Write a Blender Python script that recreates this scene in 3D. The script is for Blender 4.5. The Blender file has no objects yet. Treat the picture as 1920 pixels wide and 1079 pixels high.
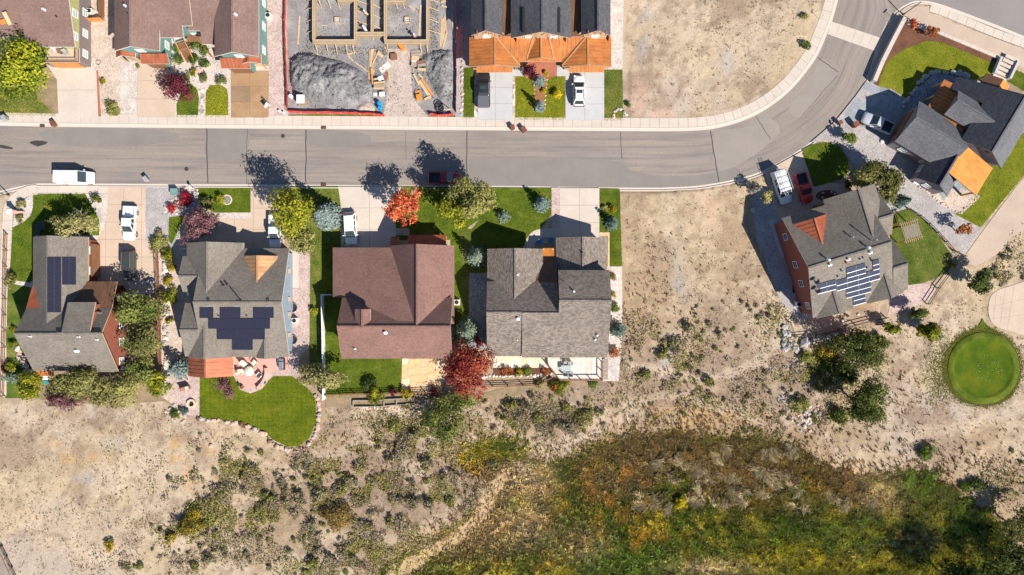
import bpy, bmesh, math, random
import numpy as np
from mathutils import Vector, Matrix

sc = bpy.context.scene
COL = sc.collection
R = math.radians
rng = np.random.default_rng(7)
random.seed(7)

# ------------------------------------------------------------------ camera, sky, sun, exposure
H = 106.667                       # flight height of the drone above the street, metres
S = 12.0                          # photograph pixels per metre on the ground
cam_d = bpy.data.cameras.new('camera'); cam = bpy.data.objects.new('camera', cam_d); COL.objects.link(cam)
cam.location = (0, 0, H); cam.rotation_euler = (0, 0, 0)
cam_d.sensor_width = 36; cam_d.lens = 24; cam_d.clip_start = 1; cam_d.clip_end = 6000
sc.camera = cam
SUN_EL = R(42); SUN_DIR = Vector((0.69, -0.72, 0)).normalized()      # horizontal direction towards the sun
wd = bpy.data.worlds.new('World'); sc.world = wd; wd.use_nodes = True
nt = wd.node_tree; nt.nodes.clear()
sky = nt.nodes.new('ShaderNodeTexSky'); sky.sky_type = 'NISHITA'; sky.sun_disc = False
sky.sun_elevation = SUN_EL; sky.sun_rotation = math.atan2(SUN_DIR.x, SUN_DIR.y)
sky.altitude = 2000; sky.air_density = 1.0; sky.dust_density = 0.1; sky.ozone_density = 3.0
bg = nt.nodes.new('ShaderNodeBackground'); bg.inputs['Strength'].default_value = 0.078
wo = nt.nodes.new('ShaderNodeOutputWorld')
nt.links.new(sky.outputs[0], bg.inputs[0]); nt.links.new(bg.outputs[0], wo.inputs[0])
sun_d = bpy.data.lights.new('sun', 'SUN'); sun = bpy.data.objects.new('sun', sun_d); COL.objects.link(sun)
sun_d.energy = 4.6; sun_d.angle = R(0.5); sun_d.color = (1.0, 0.945, 0.87)
sd = Vector((SUN_DIR.x*math.cos(SUN_EL), SUN_DIR.y*math.cos(SUN_EL), math.sin(SUN_EL)))
sun.rotation_euler = sd.to_track_quat('Z', 'Y').to_euler(); sun.location = (60, -60, 80)
sc.view_settings.view_transform = 'Standard'; sc.view_settings.look = 'None'
sc.view_settings.gamma = 1; sc.view_settings.use_curve_mapping = False
sc.view_settings.exposure = 0.88

# ------------------------------------------------------------------ helpers
def U(px, py, z=0.0):
    """photograph pixel of a point at height z -> world metres"""
    k = (H - z)/H/S
    return Vector(((px-960)*k, (539.5-py)*k, z))
def UP(poly, z=0.0): return [U(p[0], p[1], z) for p in poly]
def link(o, parent=None):
    COL.objects.link(o)
    if parent is not None: o.parent = parent
    return o
def woff(o):
    v = Vector((0, 0, 0))
    while o is not None: v += o.location; o = o.parent
    return v
def tag(o, label=None, cat=None, group=None, kind=None):
    if label: o['label'] = label
    if cat: o['category'] = cat
    if group: o['group'] = group
    if kind: o['kind'] = kind
    return o
def thing(name, label, cat, loc=(0, 0, 0), group=None, rz=0.0):
    o = bpy.data.objects.new(name, None); o.empty_display_size = 0.3
    o.location = loc; o.rotation_euler = (0, 0, rz); COL.objects.link(o)
    return tag(o, label, cat, group)
def copy_tree(o, parent=None):
    c = o.copy(); COL.objects.link(c)
    if parent is not None: c.parent = parent
    for ch in list(o.children): copy_tree(ch, c)
    return c

class MB:
    """collects geometry for ONE mesh object"""
    def __init__(s): s.v = []; s.f = []; s.m = []; s.uv = {}
    def add(s, verts, faces, mi=0):
        n = len(s.v); s.v += [tuple(v) for v in verts]
        for f in faces: s.f.append([i+n for i in f]); s.m.append(mi)
    def box(s, c, size, rz=0.0, mi=0, tilt=None):
        hx, hy, hz = size[0]/2, size[1]/2, size[2]/2
        M = Matrix.Rotation(rz, 3, 'Z')
        if tilt is not None: M = M @ tilt
        vs = [M @ Vector((x, y, z)) + Vector(c) for x in (-hx, hx) for y in (-hy, hy) for z in (-hz, hz)]
        s.add(vs, [(0,1,3,2),(4,6,7,5),(0,4,5,1),(2,3,7,6),(0,2,6,4),(1,5,7,3)], mi)
    def beam(s, a, b, w, h, mi=0):
        a = Vector(a); b = Vector(b); d = b-a; L = d.length
        if L < 1e-6: return
        x = d/L; up = Vector((0,0,1)) if abs(x.z) < 0.95 else Vector((1,0,0))
        y = up.cross(x).normalized(); z = x.cross(y)
        vs = [a + x*(L*i) + y*(w*j) + z*(h*k) for i in (0,1) for j in (-.5,.5) for k in (-.5,.5)]
        s.add(vs, [(0,1,3,2),(4,6,7,5),(0,4,5,1),(2,3,7,6),(0,2,6,4),(1,5,7,3)], mi)
    def tube(s, a, b, r0, r1=None, n=8, caps=True, mi=0):
        a = Vector(a); b = Vector(b); r1 = r0 if r1 is None else r1
        d = (b-a).normalized(); t = Vector((0,0,1)) if abs(d.z) < 0.9 else Vector((1,0,0))
        x = t.cross(d).normalized(); y = d.cross(x)
        vs = []
        for p, r in ((a, r0), (b, r1)):
            for i in range(n):
                q = 2*math.pi*i/n; vs.append(p + x*(r*math.cos(q)) + y*(r*math.sin(q)))
        fs = [(i, (i+1) % n, n+(i+1) % n, n+i) for i in range(n)]
        if caps: fs += [tuple(range(n))[::-1], tuple(range(n, 2*n))]
        s.add(vs, fs, mi)
    def ring(s, c, r, w, n=20, mi=0):
        """torus lying flat"""
        m = 6; vs = []
        for i in range(n):
            a = 2*math.pi*i/n
            for j in range(m):
                b = 2*math.pi*j/m
                vs.append((c[0]+(r+w*math.cos(b))*math.cos(a), c[1]+(r+w*math.cos(b))*math.sin(a), c[2]+w*math.sin(b)))
        fs = [(i*m+j, ((i+1) % n)*m+j, ((i+1) % n)*m+(j+1) % m, i*m+(j+1) % m) for i in range(n) for j in range(m)]
        s.add(vs, fs, mi)
    def prism(s, poly, z0, z1, mi=0, bottom=True):
        n = len(poly); p = [(q[0], q[1]) for q in poly]
        if area2(p) < 0: p = p[::-1]
        vs = [(x, y, z0) for x, y in p] + [(x, y, z1) for x, y in p]
        fs = [(i, (i+1) % n, n+(i+1) % n, n+i) for i in range(n)] + [tuple(range(n, 2*n))]
        if bottom: fs.append(tuple(range(n))[::-1])
        s.add(vs, fs, mi)
    def slab3(s, poly3, t, mi=0):
        """3-D polygon given a thickness straight down"""
        P = [Vector(p) for p in poly3]
        if area2([(p.x, p.y) for p in P]) < 0: P = P[::-1]
        n = len(P); vs = P + [p - Vector((0, 0, t)) for p in P]
        fs = [tuple(range(n)), tuple(range(n, 2*n))[::-1]] + [(i, n+i, n+(i+1) % n, (i+1) % n) for i in range(n)]
        s.add(vs, fs, mi)
    def lathe(s, prof, c=(0,0,0), n=14, mi=0):
        vs = []
        for r, z in prof:
            for i in range(n):
                a = 2*math.pi*i/n; vs.append((c[0]+r*math.cos(a), c[1]+r*math.sin(a), c[2]+z))
        k = len(prof)
        fs = [(j*n+i, j*n+(i+1) % n, (j+1)*n+(i+1) % n, (j+1)*n+i) for j in range(k-1) for i in range(n)]
        fs += [tuple(range(n))[::-1], tuple(range((k-1)*n, k*n))]
        s.add(vs, fs, mi)
    def build(s, name, mats, parent=None, smooth=False, uv=None, bevel=None, local=False):
        off = woff(parent) if (parent is not None and not local) else Vector((0,0,0))
        me = bpy.data.meshes.new(name)
        me.from_pydata([(v[0]-off.x, v[1]-off.y, v[2]-off.z) for v in s.v], [], s.f)
        ms = mats if isinstance(mats, (list, tuple)) else [mats]
        for m in ms: me.materials.append(m)
        if len(ms) > 1: me.polygons.foreach_set('material_index', s.m)
        if uv: slope_uv(me)
        if bevel:
            bm = bmesh.new(); bm.from_mesh(me)
            bmesh.ops.remove_doubles(bm, verts=bm.verts, dist=1e-4)
            bmesh.ops.bevel(bm, geom=list(bm.edges), offset=bevel, segments=2, affect='EDGES', profile=0.6)
            bm.to_mesh(me); bm.free()
        if smooth: me.shade_smooth()
        me.update()
        o = bpy.data.objects.new(name, me)
        return link(o, parent)

def area2(p):
    return sum(p[i][0]*p[(i+1) % len(p)][1]-p[(i+1) % len(p)][0]*p[i][1] for i in range(len(p)))
def slope_uv(me):
    """u runs level along the face, v up the slope, both in metres"""
    ul = me.uv_layers.new(name='uv')
    for p in me.polygons:
        n = p.normal; t = Vector((0,0,1)).cross(n)
        if t.length < 1e-3: t = Vector((1,0,0))
        t.normalize(); b = n.cross(t)
        for li in p.loop_indices:
            co = me.vertices[me.loops[li].vertex_index].co
            ul.data[li].uv = (co.dot(t), co.dot(b))
def in_poly(px, py, poly):
    """numpy point in polygon"""
    px = np.asarray(px, float); py = np.asarray(py, float); c = np.zeros(px.shape, bool); n = len(poly)
    for i in range(n):
        x0, y0 = poly[i][0], poly[i][1]; x1, y1 = poly[(i+1) % n][0], poly[(i+1) % n][1]
        if y0 == y1: continue
        t = ((y0 > py) != (y1 > py)) & (px < (x1-x0)*(py-y0)/(y1-y0)+x0)
        c ^= t
    return c
def clip_rect(poly, x0, y0, x1, y1):
    def cl(pts, f, inter):
        out = []
        for i in range(len(pts)):
            a, b = pts[i-1], pts[i]
            fa, fb = f(a), f(b)
            if fb:
                if not fa: out.append(inter(a, b))
                out.append(b)
            elif fa: out.append(inter(a, b))
        return out
    ix = lambda X: (lambda a, b: (X, a[1]+(b[1]-a[1])*(X-a[0])/(b[0]-a[0])))
    iy = lambda Y: (lambda a, b: (a[0]+(b[0]-a[0])*(Y-a[1])/(b[1]-a[1]), Y))
    p = [(q[0], q[1]) for q in poly]
    for f, g in ((lambda q: q[0] >= x0, ix(x0)), (lambda q: q[0] <= x1, ix(x1)), (lambda q: q[1] >= y0, iy(y0)), (lambda q: q[1] <= y1, iy(y1))):
        if not p: return []
        p = cl(p, f, g)
    return p if len(p) >= 3 and abs(area2(p)) > 0.05 else []
def resample(pts, n):
    P = np.array([(p[0], p[1]) for p in pts], float)
    d = np.r_[0, np.cumsum(np.hypot(*np.diff(P, axis=0).T))]
    t = np.linspace(0, d[-1], n)
    return np.c_[np.interp(t, d, P[:, 0]), np.interp(t, d, P[:, 1])]
def smooth_line(pts, k=6):
    """Catmull-Rom through pts"""
    P = [np.array(p[:2], float) for p in pts]; P = [2*P[0]-P[1]]+P+[2*P[-1]-P[-2]]; out = []
    for i in range(1, len(P)-2):
        p0, p1, p2, p3 = P[i-1:i+3]
        for t in np.linspace(0, 1, k, endpoint=False):
            out.append(.5*((2*p1)+(-p0+p2)*t+(2*p0-5*p1+4*p2-p3)*t*t+(-p0+3*p1-3*p2+p3)*t**3))
    out.append(P[-2]); return [tuple(q) for q in out]
def smooth_loop(pts, k=4):
    P = [np.array(p[:2], float) for p in pts]; n = len(P); out = []
    for i in range(n):
        p0, p1, p2, p3 = P[i-1], P[i], P[(i+1) % n], P[(i+2) % n]
        for t in np.linspace(0, 1, k, endpoint=False):
            out.append(tuple(.5*((2*p1)+(-p0+p2)*t+(2*p0-5*p1+4*p2-p3)*t*t+(-p0+3*p1-3*p2+p3)*t**3)))
    return out
def offset_line(pts, d):
    P = np.array([(p[0], p[1]) for p in pts], float)
    T = np.gradient(P, axis=0); T /= np.maximum(np.linalg.norm(T, axis=1, keepdims=True), 1e-9)
    N = np.c_[-T[:, 1], T[:, 0]]
    return P + N*d

# value noise in numpy (for leaf tints, terrain and ground cover)
_tab = np.random.default_rng(3).random((256, 256))
def vnoise(x, y, seed=0):
    x = np.asarray(x, float)+seed*17.31; y = np.asarray(y, float)+seed*9.73
    xi = np.floor(x).astype(int); yi = np.floor(y).astype(int); fx = x-xi; fy = y-yi
    fx = fx*fx*(3-2*fx); fy = fy*fy*(3-2*fy)
    a = _tab[xi % 256, yi % 256]; b = _tab[(xi+1) % 256, yi % 256]; c = _tab[xi % 256, (yi+1) % 256]; d = _tab[(xi+1) % 256, (yi+1) % 256]
    return (a*(1-fx)+b*fx)*(1-fy)+(c*(1-fx)+d*fx)*fy
def fbm(x, y, sc=1.0, oc=4, seed=0):
    v = 0; a = .5; t = 0
    for i in range(oc):
        v = v+a*vnoise(np.asarray(x)*sc, np.asarray(y)*sc, seed+i*5); t += a; a *= .5; sc *= 2.03
    return v/t
def sstep(a, b, x):
    t = np.clip((x-a)/(b-a), 0, 1); return t*t*(3-2*t)

# ------------------------------------------------------------------ materials
def new_mat(name):
    m = bpy.data.materials.new(name); m.use_nodes = True
    n = m.node_tree.nodes; b = n.get('Principled BSDF'); return m, n, m.node_tree.links, b
def ramp(n, stops, interp='LINEAR'):
    r = n.new('ShaderNodeValToRGB'); r.color_ramp.interpolation = interp
    e = r.color_ramp.elements
    while len(e) < len(stops): e.new(0.5)
    for i, (p, c) in enumerate(stops):
        e[i].position = p; e[i].color = (c[0], c[1], c[2], 1)
    return r
def shade(c, k): return tuple(min(1, max(0, x*k)) for x in c)
def mix_c(n, l, fac, a, b, mode='MIX'):
    x = n.new('ShaderNodeMix'); x.data_type = 'RGBA'; x.blend_type = mode
    for s, v in ((0, fac), (6, a), (7, b)):
        if hasattr(v, 'is_output'): l.new(v, x.inputs[s])
        elif s == 0: x.inputs[0].default_value = v
        else: x.inputs[s].default_value = (v[0], v[1], v[2], 1)
    return x.outputs[2]
def coords(n, l, kind, scale=(1, 1, 1)):
    if kind == 'world':
        g = n.new('ShaderNodeNewGeometry'); o = g.outputs['Position']
    else:
        t = n.new('ShaderNodeTexCoord'); o = t.outputs['UV' if kind == 'uv' else 'Object']
    mp = n.new('ShaderNodeMapping'); mp.inputs['Scale'].default_value = scale
    l.new(o, mp.inputs[0]); return mp.outputs[0]
def noise_n(n, l, vec, scale, detail=4, rough=.6):
    t = n.new('ShaderNodeTexNoise'); t.inputs['Scale'].default_value = scale; t.inputs['Detail'].default_value = detail
    t.inputs['Roughness'].default_value = rough; l.new(vec, t.inputs['Vector']); return t.outputs['Fac']
def bump_n(n, l, b, h, dist=.02, strength=.6):
    u = n.new('ShaderNodeBump'); u.inputs['Distance'].default_value = dist; u.inputs['Strength'].default_value = strength
    l.new(h, u.inputs['Height']); l.new(u.outputs[0], b.inputs['Normal'])
def rough_mat(name, col, var=.25, fine=6, coarse=.35, rough=.9, bump=.02, space='world', stretch=(1,1,1), tint=None, tint_amt=.4, tint_scale=.5, metallic=0):
    """weathered matte surface: fine grain, broad blotches and an optional second colour in patches"""
    m, n, l, b = new_mat(name)
    v = coords(n, l, space, stretch)
    f1 = noise_n(n, l, v, fine, 5, .7); f2 = noise_n(n, l, v, coarse, 4, .6)
    r1 = ramp(n, [(.25, shade(col, 1-var)), (.75, shade(col, 1+var))]); l.new(f1, r1.inputs[0])
    r2 = ramp(n, [(.3, (1-var*.7,)*3), (.7, (1+var*.5,)*3)]); l.new(f2, r2.inputs[0])
    c = mix_c(n, l, 1.0, r1.outputs[0], r2.outputs[0], 'MULTIPLY')
    if tint:
        f3 = noise_n(n, l, v, tint_scale, 6, .65); r3 = ramp(n, [(.45, (0,0,0)), (.68, (tint_amt,)*3)]); l.new(f3, r3.inputs[0])
        c = mix_c(n, l, r3.outputs[0], c, tint)
    l.new(c, b.inputs['Base Color']); b.inputs['Roughness'].default_value = rough; b.inputs['Metallic'].default_value = metallic
    b.inputs['Specular IOR Level'].default_value = .25
    if bump: bump_n(n, l, b, f1, bump)
    return m
def plain(name, col, rough=.5, metallic=0, spec=.5, coat=0):
    m, n, l, b = new_mat(name)
    v = coords(n, l, 'object'); f = noise_n(n, l, v, 3, 4)
    r = ramp(n, [(.3, shade(col, .93)), (.7, shade(col, 1.05))]); l.new(f, r.inputs[0]); l.new(r.outputs[0], b.inputs['Base Color'])
    b.inputs['Roughness'].default_value = rough; b.inputs['Metallic'].default_value = metallic
    b.inputs['Specular IOR Level'].default_value = spec
    if coat: b.inputs['Coat Weight'].default_value = coat; b.inputs['Coat Roughness'].default_value = .05
    return m
def shingle(name, col, var=.3, warm=None):
    """laminated asphalt shingles laid in courses, each shingle its own shade"""
    m, n, l, b = new_mat(name)
    v = coords(n, l, 'uv')
    w = noise_n(n, l, v, 1.3, 3)
    br = n.new('ShaderNodeTexBrick'); br.inputs['Scale'].default_value = 1; br.inputs['Brick Width'].default_value = .42; br.inputs['Row Height'].default_value = .17
    br.inputs['Mortar Size'].default_value = .012; br.offset_frequency = 2; br.squash_frequency = 3; br.squash = .7
    br.inputs['Color1'].default_value = (*shade(col, 1-var), 1); br.inputs['Color2'].default_value = (*shade(col, 1+var), 1)
    br.inputs['Mortar'].default_value = (*shade(col, .45), 1); l.new(v, br.inputs[0])
    g = noise_n(n, l, v, 3.2, 6, .75); rg = ramp(n, [(.3, (.82,)*3), (.7, (1.16,)*3)]); l.new(g, rg.inputs[0])
    c = mix_c(n, l, 1, br.outputs[0], rg.outputs[0], 'MULTIPLY')
    rw = ramp(n, [(.35, (.88,)*3), (.65, (1.1,)*3)]); l.new(noise_n(n, l, v, .25, 4), rw.inputs[0])
    c = mix_c(n, l, 1, c, rw.outputs[0], 'MULTIPLY')
    if warm:
        rr = ramp(n, [(.5, (0,0,0)), (.75, (.5,)*3)]); l.new(noise_n(n, l, v, 5, 3), rr.inputs[0]); c = mix_c(n, l, rr.outputs[0], c, warm)
    l.new(c, b.inputs['Base Color']); b.inputs['Roughness'].default_value = .92; b.inputs['Specular IOR Level'].default_value = .2
    bump_n(n, l, b, br.outputs['Fac'], .03, .5)
    return m
def rusty(name, col, dark, light, rough=.62, metallic=.25):
    m, n, l, b = new_mat(name)
    v = coords(n, l, 'uv', (3.2, .45, 1)); v2 = coords(n, l, 'uv')
    f = noise_n(n, l, v, 1.1, 6, .7); f2 = noise_n(n, l, v2, .45, 5, .65)
    r = ramp(n, [(.22, dark), (.5, col), (.8, light)]); l.new(f, r.inputs[0])
    r2 = ramp(n, [(.3, (.72,)*3), (.7, (1.15,)*3)]); l.new(f2, r2.inputs[0])
    l.new(mix_c(n, l, 1, r.outputs[0], r2.outputs[0], 'MULTIPLY'), b.inputs['Base Color'])
    b.inputs['Roughness'].default_value = rough; b.inputs['Metallic'].default_value = metallic
    bump_n(n, l, b, f, .006, .5)
    return m
def siding(name, col, board=.18):
    m, n, l, b = new_mat(name)
    g = n.new('ShaderNodeNewGeometry'); sx = n.new('ShaderNodeSeparateXYZ'); l.new(g.outputs['Position'], sx.inputs[0])
    w = n.new('ShaderNodeMath'); w.operation = 'MULTIPLY'; w.inputs[1].default_value = 1/board; l.new(sx.outputs[2], w.inputs[0])
    fr = n.new('ShaderNodeMath'); fr.operation = 'FRACT'; l.new(w.outputs[0], fr.inputs[0])
    r = ramp(n, [(0, shade(col, .55)), (.1, col), (1, shade(col, 1.06))]); l.new(fr.outputs[0], r.inputs[0])
    f = noise_n(n, l, g.outputs['Position'], 1.5, 5); rf = ramp(n, [(.3, (.86,)*3), (.7, (1.1,)*3)]); l.new(f, rf.inputs[0])
    l.new(mix_c(n, l, 1, r.outputs[0], rf.outputs[0], 'MULTIPLY'), b.inputs['Base Color']); b.inputs['Roughness'].default_value = .8
    bump_n(n, l, b, fr.outputs[0], .012, .6)
    return m
def foliage(name, dark, mid, light, trans=.3):
    """leaf colours run from dark over mid to light by each leaf's own tint"""
    m, n, l, b = new_mat(name)
    a = n.new('ShaderNodeAttribute'); a.attribute_name = 'tint'
    r = ramp(n, [(0.05, dark), (.5, mid), (.95, light)]); l.new(a.outputs['Fac'], r.inputs[0])
    n.remove(b)
    d = n.new('ShaderNodeBsdfDiffuse'); t = n.new('ShaderNodeBsdfTranslucent'); mx = n.new('ShaderNodeMixShader'); mx.inputs[0].default_value = trans
    l.new(r.outputs[0], d.inputs[0]); l.new(r.outputs[0], t.inputs[0]); l.new(d.outputs[0], mx.inputs[1]); l.new(t.outputs[0], mx.inputs[2])
    l.new(mx.outputs[0], n.get('Material Output').inputs[0])
    return m
def stones(name, cols, scale, mortar=None, bump=.03, edge=.06):
    """many small stones, each cell its own colour (gravel, cobble beds)"""
    m, n, l, b = new_mat(name)
    v = coords(n, l, 'world'); vo = n.new('ShaderNodeTexVoronoi'); vo.inputs['Scale'].default_value = scale; l.new(v, vo.inputs['Vector'])
    sx = n.new('ShaderNodeSeparateColor'); l.new(vo.outputs['Color'], sx.inputs[0])
    k = len(cols); r = ramp(n, [((i+.0)/max(1, k-1), c) for i, c in enumerate(cols)]); l.new(sx.outputs[0], r.inputs[0])
    f = noise_n(n, l, v, .5, 5); rf = ramp(n, [(.3, (.8,)*3), (.7, (1.12,)*3)]); l.new(f, rf.inputs[0])
    c = mix_c(n, l, 1, r.outputs[0], rf.outputs[0], 'MULTIPLY')
    l.new(c, b.inputs['Base Color']); b.inputs['Roughness'].default_value = .9; b.inputs['Specular IOR Level'].default_value = .2
    bump_n(n, l, b, vo.outputs['Distance'], bump, .9)
    return m

M = {}
M['asphalt'] = rough_mat('asphalt', (.248, .208, .176), .18, 9, .12, .92, .01, 'uv', (.25, 1, 1), tint=(.175, .16, .15), tint_amt=.7, tint_scale=.3)
_m = M['asphalt']; _n = _m.node_tree.nodes; _l = _m.node_tree.links; _b = _n['Principled BSDF']
_v = coords(_n, _l, 'uv', (.045, 1.5, 1)); _f = noise_n(_n, _l, _v, .9, 7, .72); _r = ramp(_n, [(.34, (.72,.73,.76)), (.5, (1,1,1)), (.66, (1.14,1.11,1.06))]); _l.new(_f, _r.inputs[0])
_src = _b.inputs['Base Color'].links[0].from_socket; _l.new(mix_c(_n, _l, 1, _src, _r.outputs[0], 'MULTIPLY'), _b.inputs['Base Color'])
M['asphalt_new'] = rough_mat('asphalt_side_road', (.22, .195, .18), .12, 7, .15, .92, .01)
M['patch'] = rough_mat('patched_asphalt', (.205, .182, .162), .14, 8, .25, .92, .01)
M['patch_pale'] = rough_mat('worn_asphalt', (.255, .222, .191), .12, 8, .25, .92, .01)
M['gutter_dirt'] = rough_mat('gutter_silt', (.30, .24, .18), .2, 7, .5, .95, .005)
M['pad_tan'] = rough_mat('tan_gravel_pad', (.47, .375, .285), .1, 7, .4, .9, .01, tint=(.40, .31, .23), tint_amt=.6)
M['tar'] = plain('tar_sealant', (.05, .048, .047), .6)
M['oil'] = plain('wet_asphalt', (.055, .045, .042), .45)
M['concrete'] = rough_mat('pale_concrete', (.50, .43, .36), .09, 7, .4, .88, .006, tint=(.42, .35, .29), tint_amt=.4)
M['concrete_tan'] = rough_mat('tan_concrete', (.48, .37, .28), .09, 7, .4, .88, .006, tint=(.42, .31, .22), tint_amt=.5)
M['concrete_grey'] = rough_mat('grey_concrete', (.43, .42, .41), .09, 7, .35, .88, .006, tint=(.38, .36, .35), tint_amt=.5)
M['concrete_brown'] = rough_mat('stained_brown_concrete', (.34, .21, .11), .12, 6, .3, .85, .006, tint=(.25, .15, .08), tint_amt=.7)
M['concrete_brown2'] = rough_mat('darker_brown_concrete', (.27, .175, .105), .14, 6, .3, .85, .006, tint=(.20, .125, .07), tint_amt=.7)
M['kerb'] = rough_mat('kerb_concrete', (.53, .46, .39), .1, 7, .5, .88, .006, tint=(.43, .37, .31), tint_amt=.5)
M['joint'] = plain('joint_filler', (.16, .13, .11), .95)
M['pink_concrete'] = rough_mat('pink_stamped_concrete', (.56, .30, .24), .08, 7, .6, .8, .006, tint=(.47, .25, .2), tint_amt=.4)
M['paver'] = rough_mat('blue_grey_paving', (.265, .285, .30), .22, 3.5, .5, .88, .012, tint=(.19, .205, .22), tint_amt=.7, tint_scale=1.2)
M['flag'] = rough_mat('golden_sandstone', (.60, .42, .24), .15, 5, .9, .85, .012, tint=(.48, .31, .17), tint_amt=.6, tint_scale=.8)
M['flag_pale'] = rough_mat('pale_limestone', (.62, .56, .48), .15, 5, .9, .85, .012, tint=(.45, .38, .32), tint_amt=.6, tint_scale=.8)
M['rust'] = rusty('orange_rusted_steel', (.43, .148, .034), (.27, .085, .022), (.53, .215, .065))
M['rust_bright'] = rusty('bright_orange_steel', (.57, .205, .03), (.38, .12, .02), (.66, .28, .06))
M['rust_brown'] = rusty('brown_weathered_steel', (.17, .085, .045), (.11, .05, .027), (.23, .12, .065))
M['rust_red'] = rusty('red_brown_steel', (.36, .095, .04), (.24, .06, .028), (.45, .14, .06))
M['copper'] = rusty('copper_roof', (.40, .12, .055), (.27, .08, .04), (.52, .22, .12), .5, .4)
M['tan_metal'] = rusty('tan_weathered_roof', (.44, .24, .11), (.33, .17, .075), (.52, .31, .16))
M['sh_brown'] = shingle('brown_shingles', (.225, .142, .117), .12)
M['sh_redbrown'] = shingle('red_brown_shingles', (.215, .120, .097), .14, warm=(.26, .15, .11))
M['sh_grey'] = shingle('grey_shingles', (.190, .165, .134), .16)
M['sh_taupe'] = shingle('taupe_laminated_shingles', (.205, .167, .138), .34)
M['sh_dark'] = shingle('charcoal_shingles', (.088, .088, .094), .22)
M['sh_mid'] = shingle('stone_grey_shingles', (.210, .181, .147), .15)
M['sh_slate'] = shingle('dark_slate_shingles', (.038, .042, .054), .25)  # slate darkened for slopes facing away from the sun; shade put into colour
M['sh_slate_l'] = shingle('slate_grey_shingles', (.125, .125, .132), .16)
M['trim'] = plain('white_trim', (.62, .56, .49), .6)
M['trim_tan'] = plain('tan_wood_trim', (.50, .33, .18), .7)
M['trim_dark'] = plain('dark_gutter', (.06, .05, .045), .5)
M['wood'] = rough_mat('brown_stained_wood', (.21, .10, .05), .25, 8, 1, .75, .006, 'object')
M['wood_grey'] = rough_mat('weathered_grey_wood', (.30, .25, .21), .22, 8, 1, .85, .006, 'object')
M['wood_orange'] = rough_mat('orange_cedar', (.52, .22, .06), .2, 6, 1, .7, .006, 'object')
M['lumber'] = rough_mat('fresh_lumber', (.52, .385, .235), .18, 6, 1.2, .75, .006, 'object', tint=(.45, .29, .14), tint_amt=.6)
M['osb'] = rough_mat('plywood_forms', (.34, .255, .165), .2, 9, 1.5, .8, .004, 'object')
M['olive'] = siding('olive_siding', (.37, .36, .15)); M['brown_side'] = siding('taupe_siding', (.19, .15, .145), .3)
M['teal'] = siding('teal_siding', (.13, .23, .205)); M['blue_side'] = siding('pale_blue_siding', (.25, .31, .37))
M['red_side'] = siding('red_siding', (.22, .060, .040)); M['brick_red'] = siding('rust_red_siding', (.27, .085, .05))
M['tan_side'] = siding('tan_siding', (.44, .30, .18)); M['purple_side'] = siding('mauve_grey_siding', (.19, .165, .18))
M['cream'] = siding('cream_siding', (.5, .43, .33))
M['glass'] = plain('window_glass', (.03, .04, .045), .08, 0, .6)
M['glass_pale'] = plain('reflecting_window_glass', (.38, .44, .40), .12, 0, .6)
M['white'] = plain('white_paint', (.80, .80, .79), .35)
M['black'] = plain('black_plastic', (.018, .018, .02), .5)
M['steel'] = plain('galvanised_steel', (.42, .43, .44), .4, .7)
M['iron'] = plain('dark_iron', (.045, .04, .038), .6)
M['tyre'] = plain('tyre_rubber', (.022, .022, .023), .85)
M['solar'] = plain('solar_cell_glass', (.022,.022,.036), .1, 0, .4); M['pframe'] = plain('black_panel_frame', (.03,.03,.045), .4)
M['solar_blue'] = plain('blue_solar_cell_glass', (.045,.05,.072), .08, 0, .5)
M['alu'] = plain('aluminium_frame', (.62, .62, .62), .4, .3)
M['terracotta'] = plain('terracotta', (.42, .16, .08), .8)
M['cloth'] = plain('cream_cloth', (.66, .61, .48), .85)
M['pinkcloth'] = plain('pink_cushion', (.70, .42, .40), .8)
M['turq'] = plain('turquoise_plastic', (.02, .38, .36), .4)
M['blue'] = plain('bright_blue_plastic', (.01, .24, .50), .4)
M['orange'] = plain('orange_plastic', (.72, .22, .02), .5)
M['mesh_red'] = rough_mat('red_barrier_fabric', (.55, .05, .035), .2, 5, .8, .7, .004)
M['rock_tan'] = rough_mat('tan_boulder', (.50, .36, .26), .25, 4, .8, .9, .03, 'object', tint=(.55, .47, .4), tint_amt=.8, tint_scale=2)
M['rock_grey'] = rough_mat('grey_boulder', (.34, .32, .30), .25, 4, .8, .9, .03, 'object', tint=(.5, .47, .44), tint_amt=.7, tint_scale=2)
M['rock_pink'] = rough_mat('pink_boulder', (.56, .33, .25), .2, 4, .8, .9, .03, 'object', tint=(.62, .5, .42), tint_amt=.8, tint_scale=2)
M['gravel_tan'] = stones('tan_pea_gravel', [(.42,.33,.26), (.56,.46,.37), (.36,.27,.21), (.60,.50,.42)], 7)
M['gravel_pale'] = stones('pale_river_gravel', [(.36,.31,.28), (.60,.54,.48), (.42,.36,.33), (.54,.44,.37)], 5)
M['gravel_grey'] = stones('grey_crushed_gravel', [(.30,.27,.26), (.40,.37,.35), (.25,.22,.21), (.44,.40,.38)], 8)
M['gravel_pink'] = stones('pinkish_crushed_rock', [(.42,.30,.26), (.54,.42,.37), (.34,.25,.23), (.48,.36,.31)], 6)
M['cobble'] = stones('cobble_bed', [(.30,.26,.24), (.68,.60,.52), (.5,.38,.3), (.2,.18,.17), (.6,.5,.42)], 2.6, bump=.08)
M['gravel_blue'] = stones('blue_grey_rock_mulch', [(.20,.21,.23), (.32,.32,.34), (.16,.17,.19), (.40,.39,.39)], 4, bump=.05)
M['mulch'] = rough_mat('brown_bark_mulch', (.13, .058, .035), .4, 9, .6, .95, .03)
M['mulch_red'] = rough_mat('red_lava_mulch', (.36, .13, .08), .25, 8, .6, .95, .03)
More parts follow.
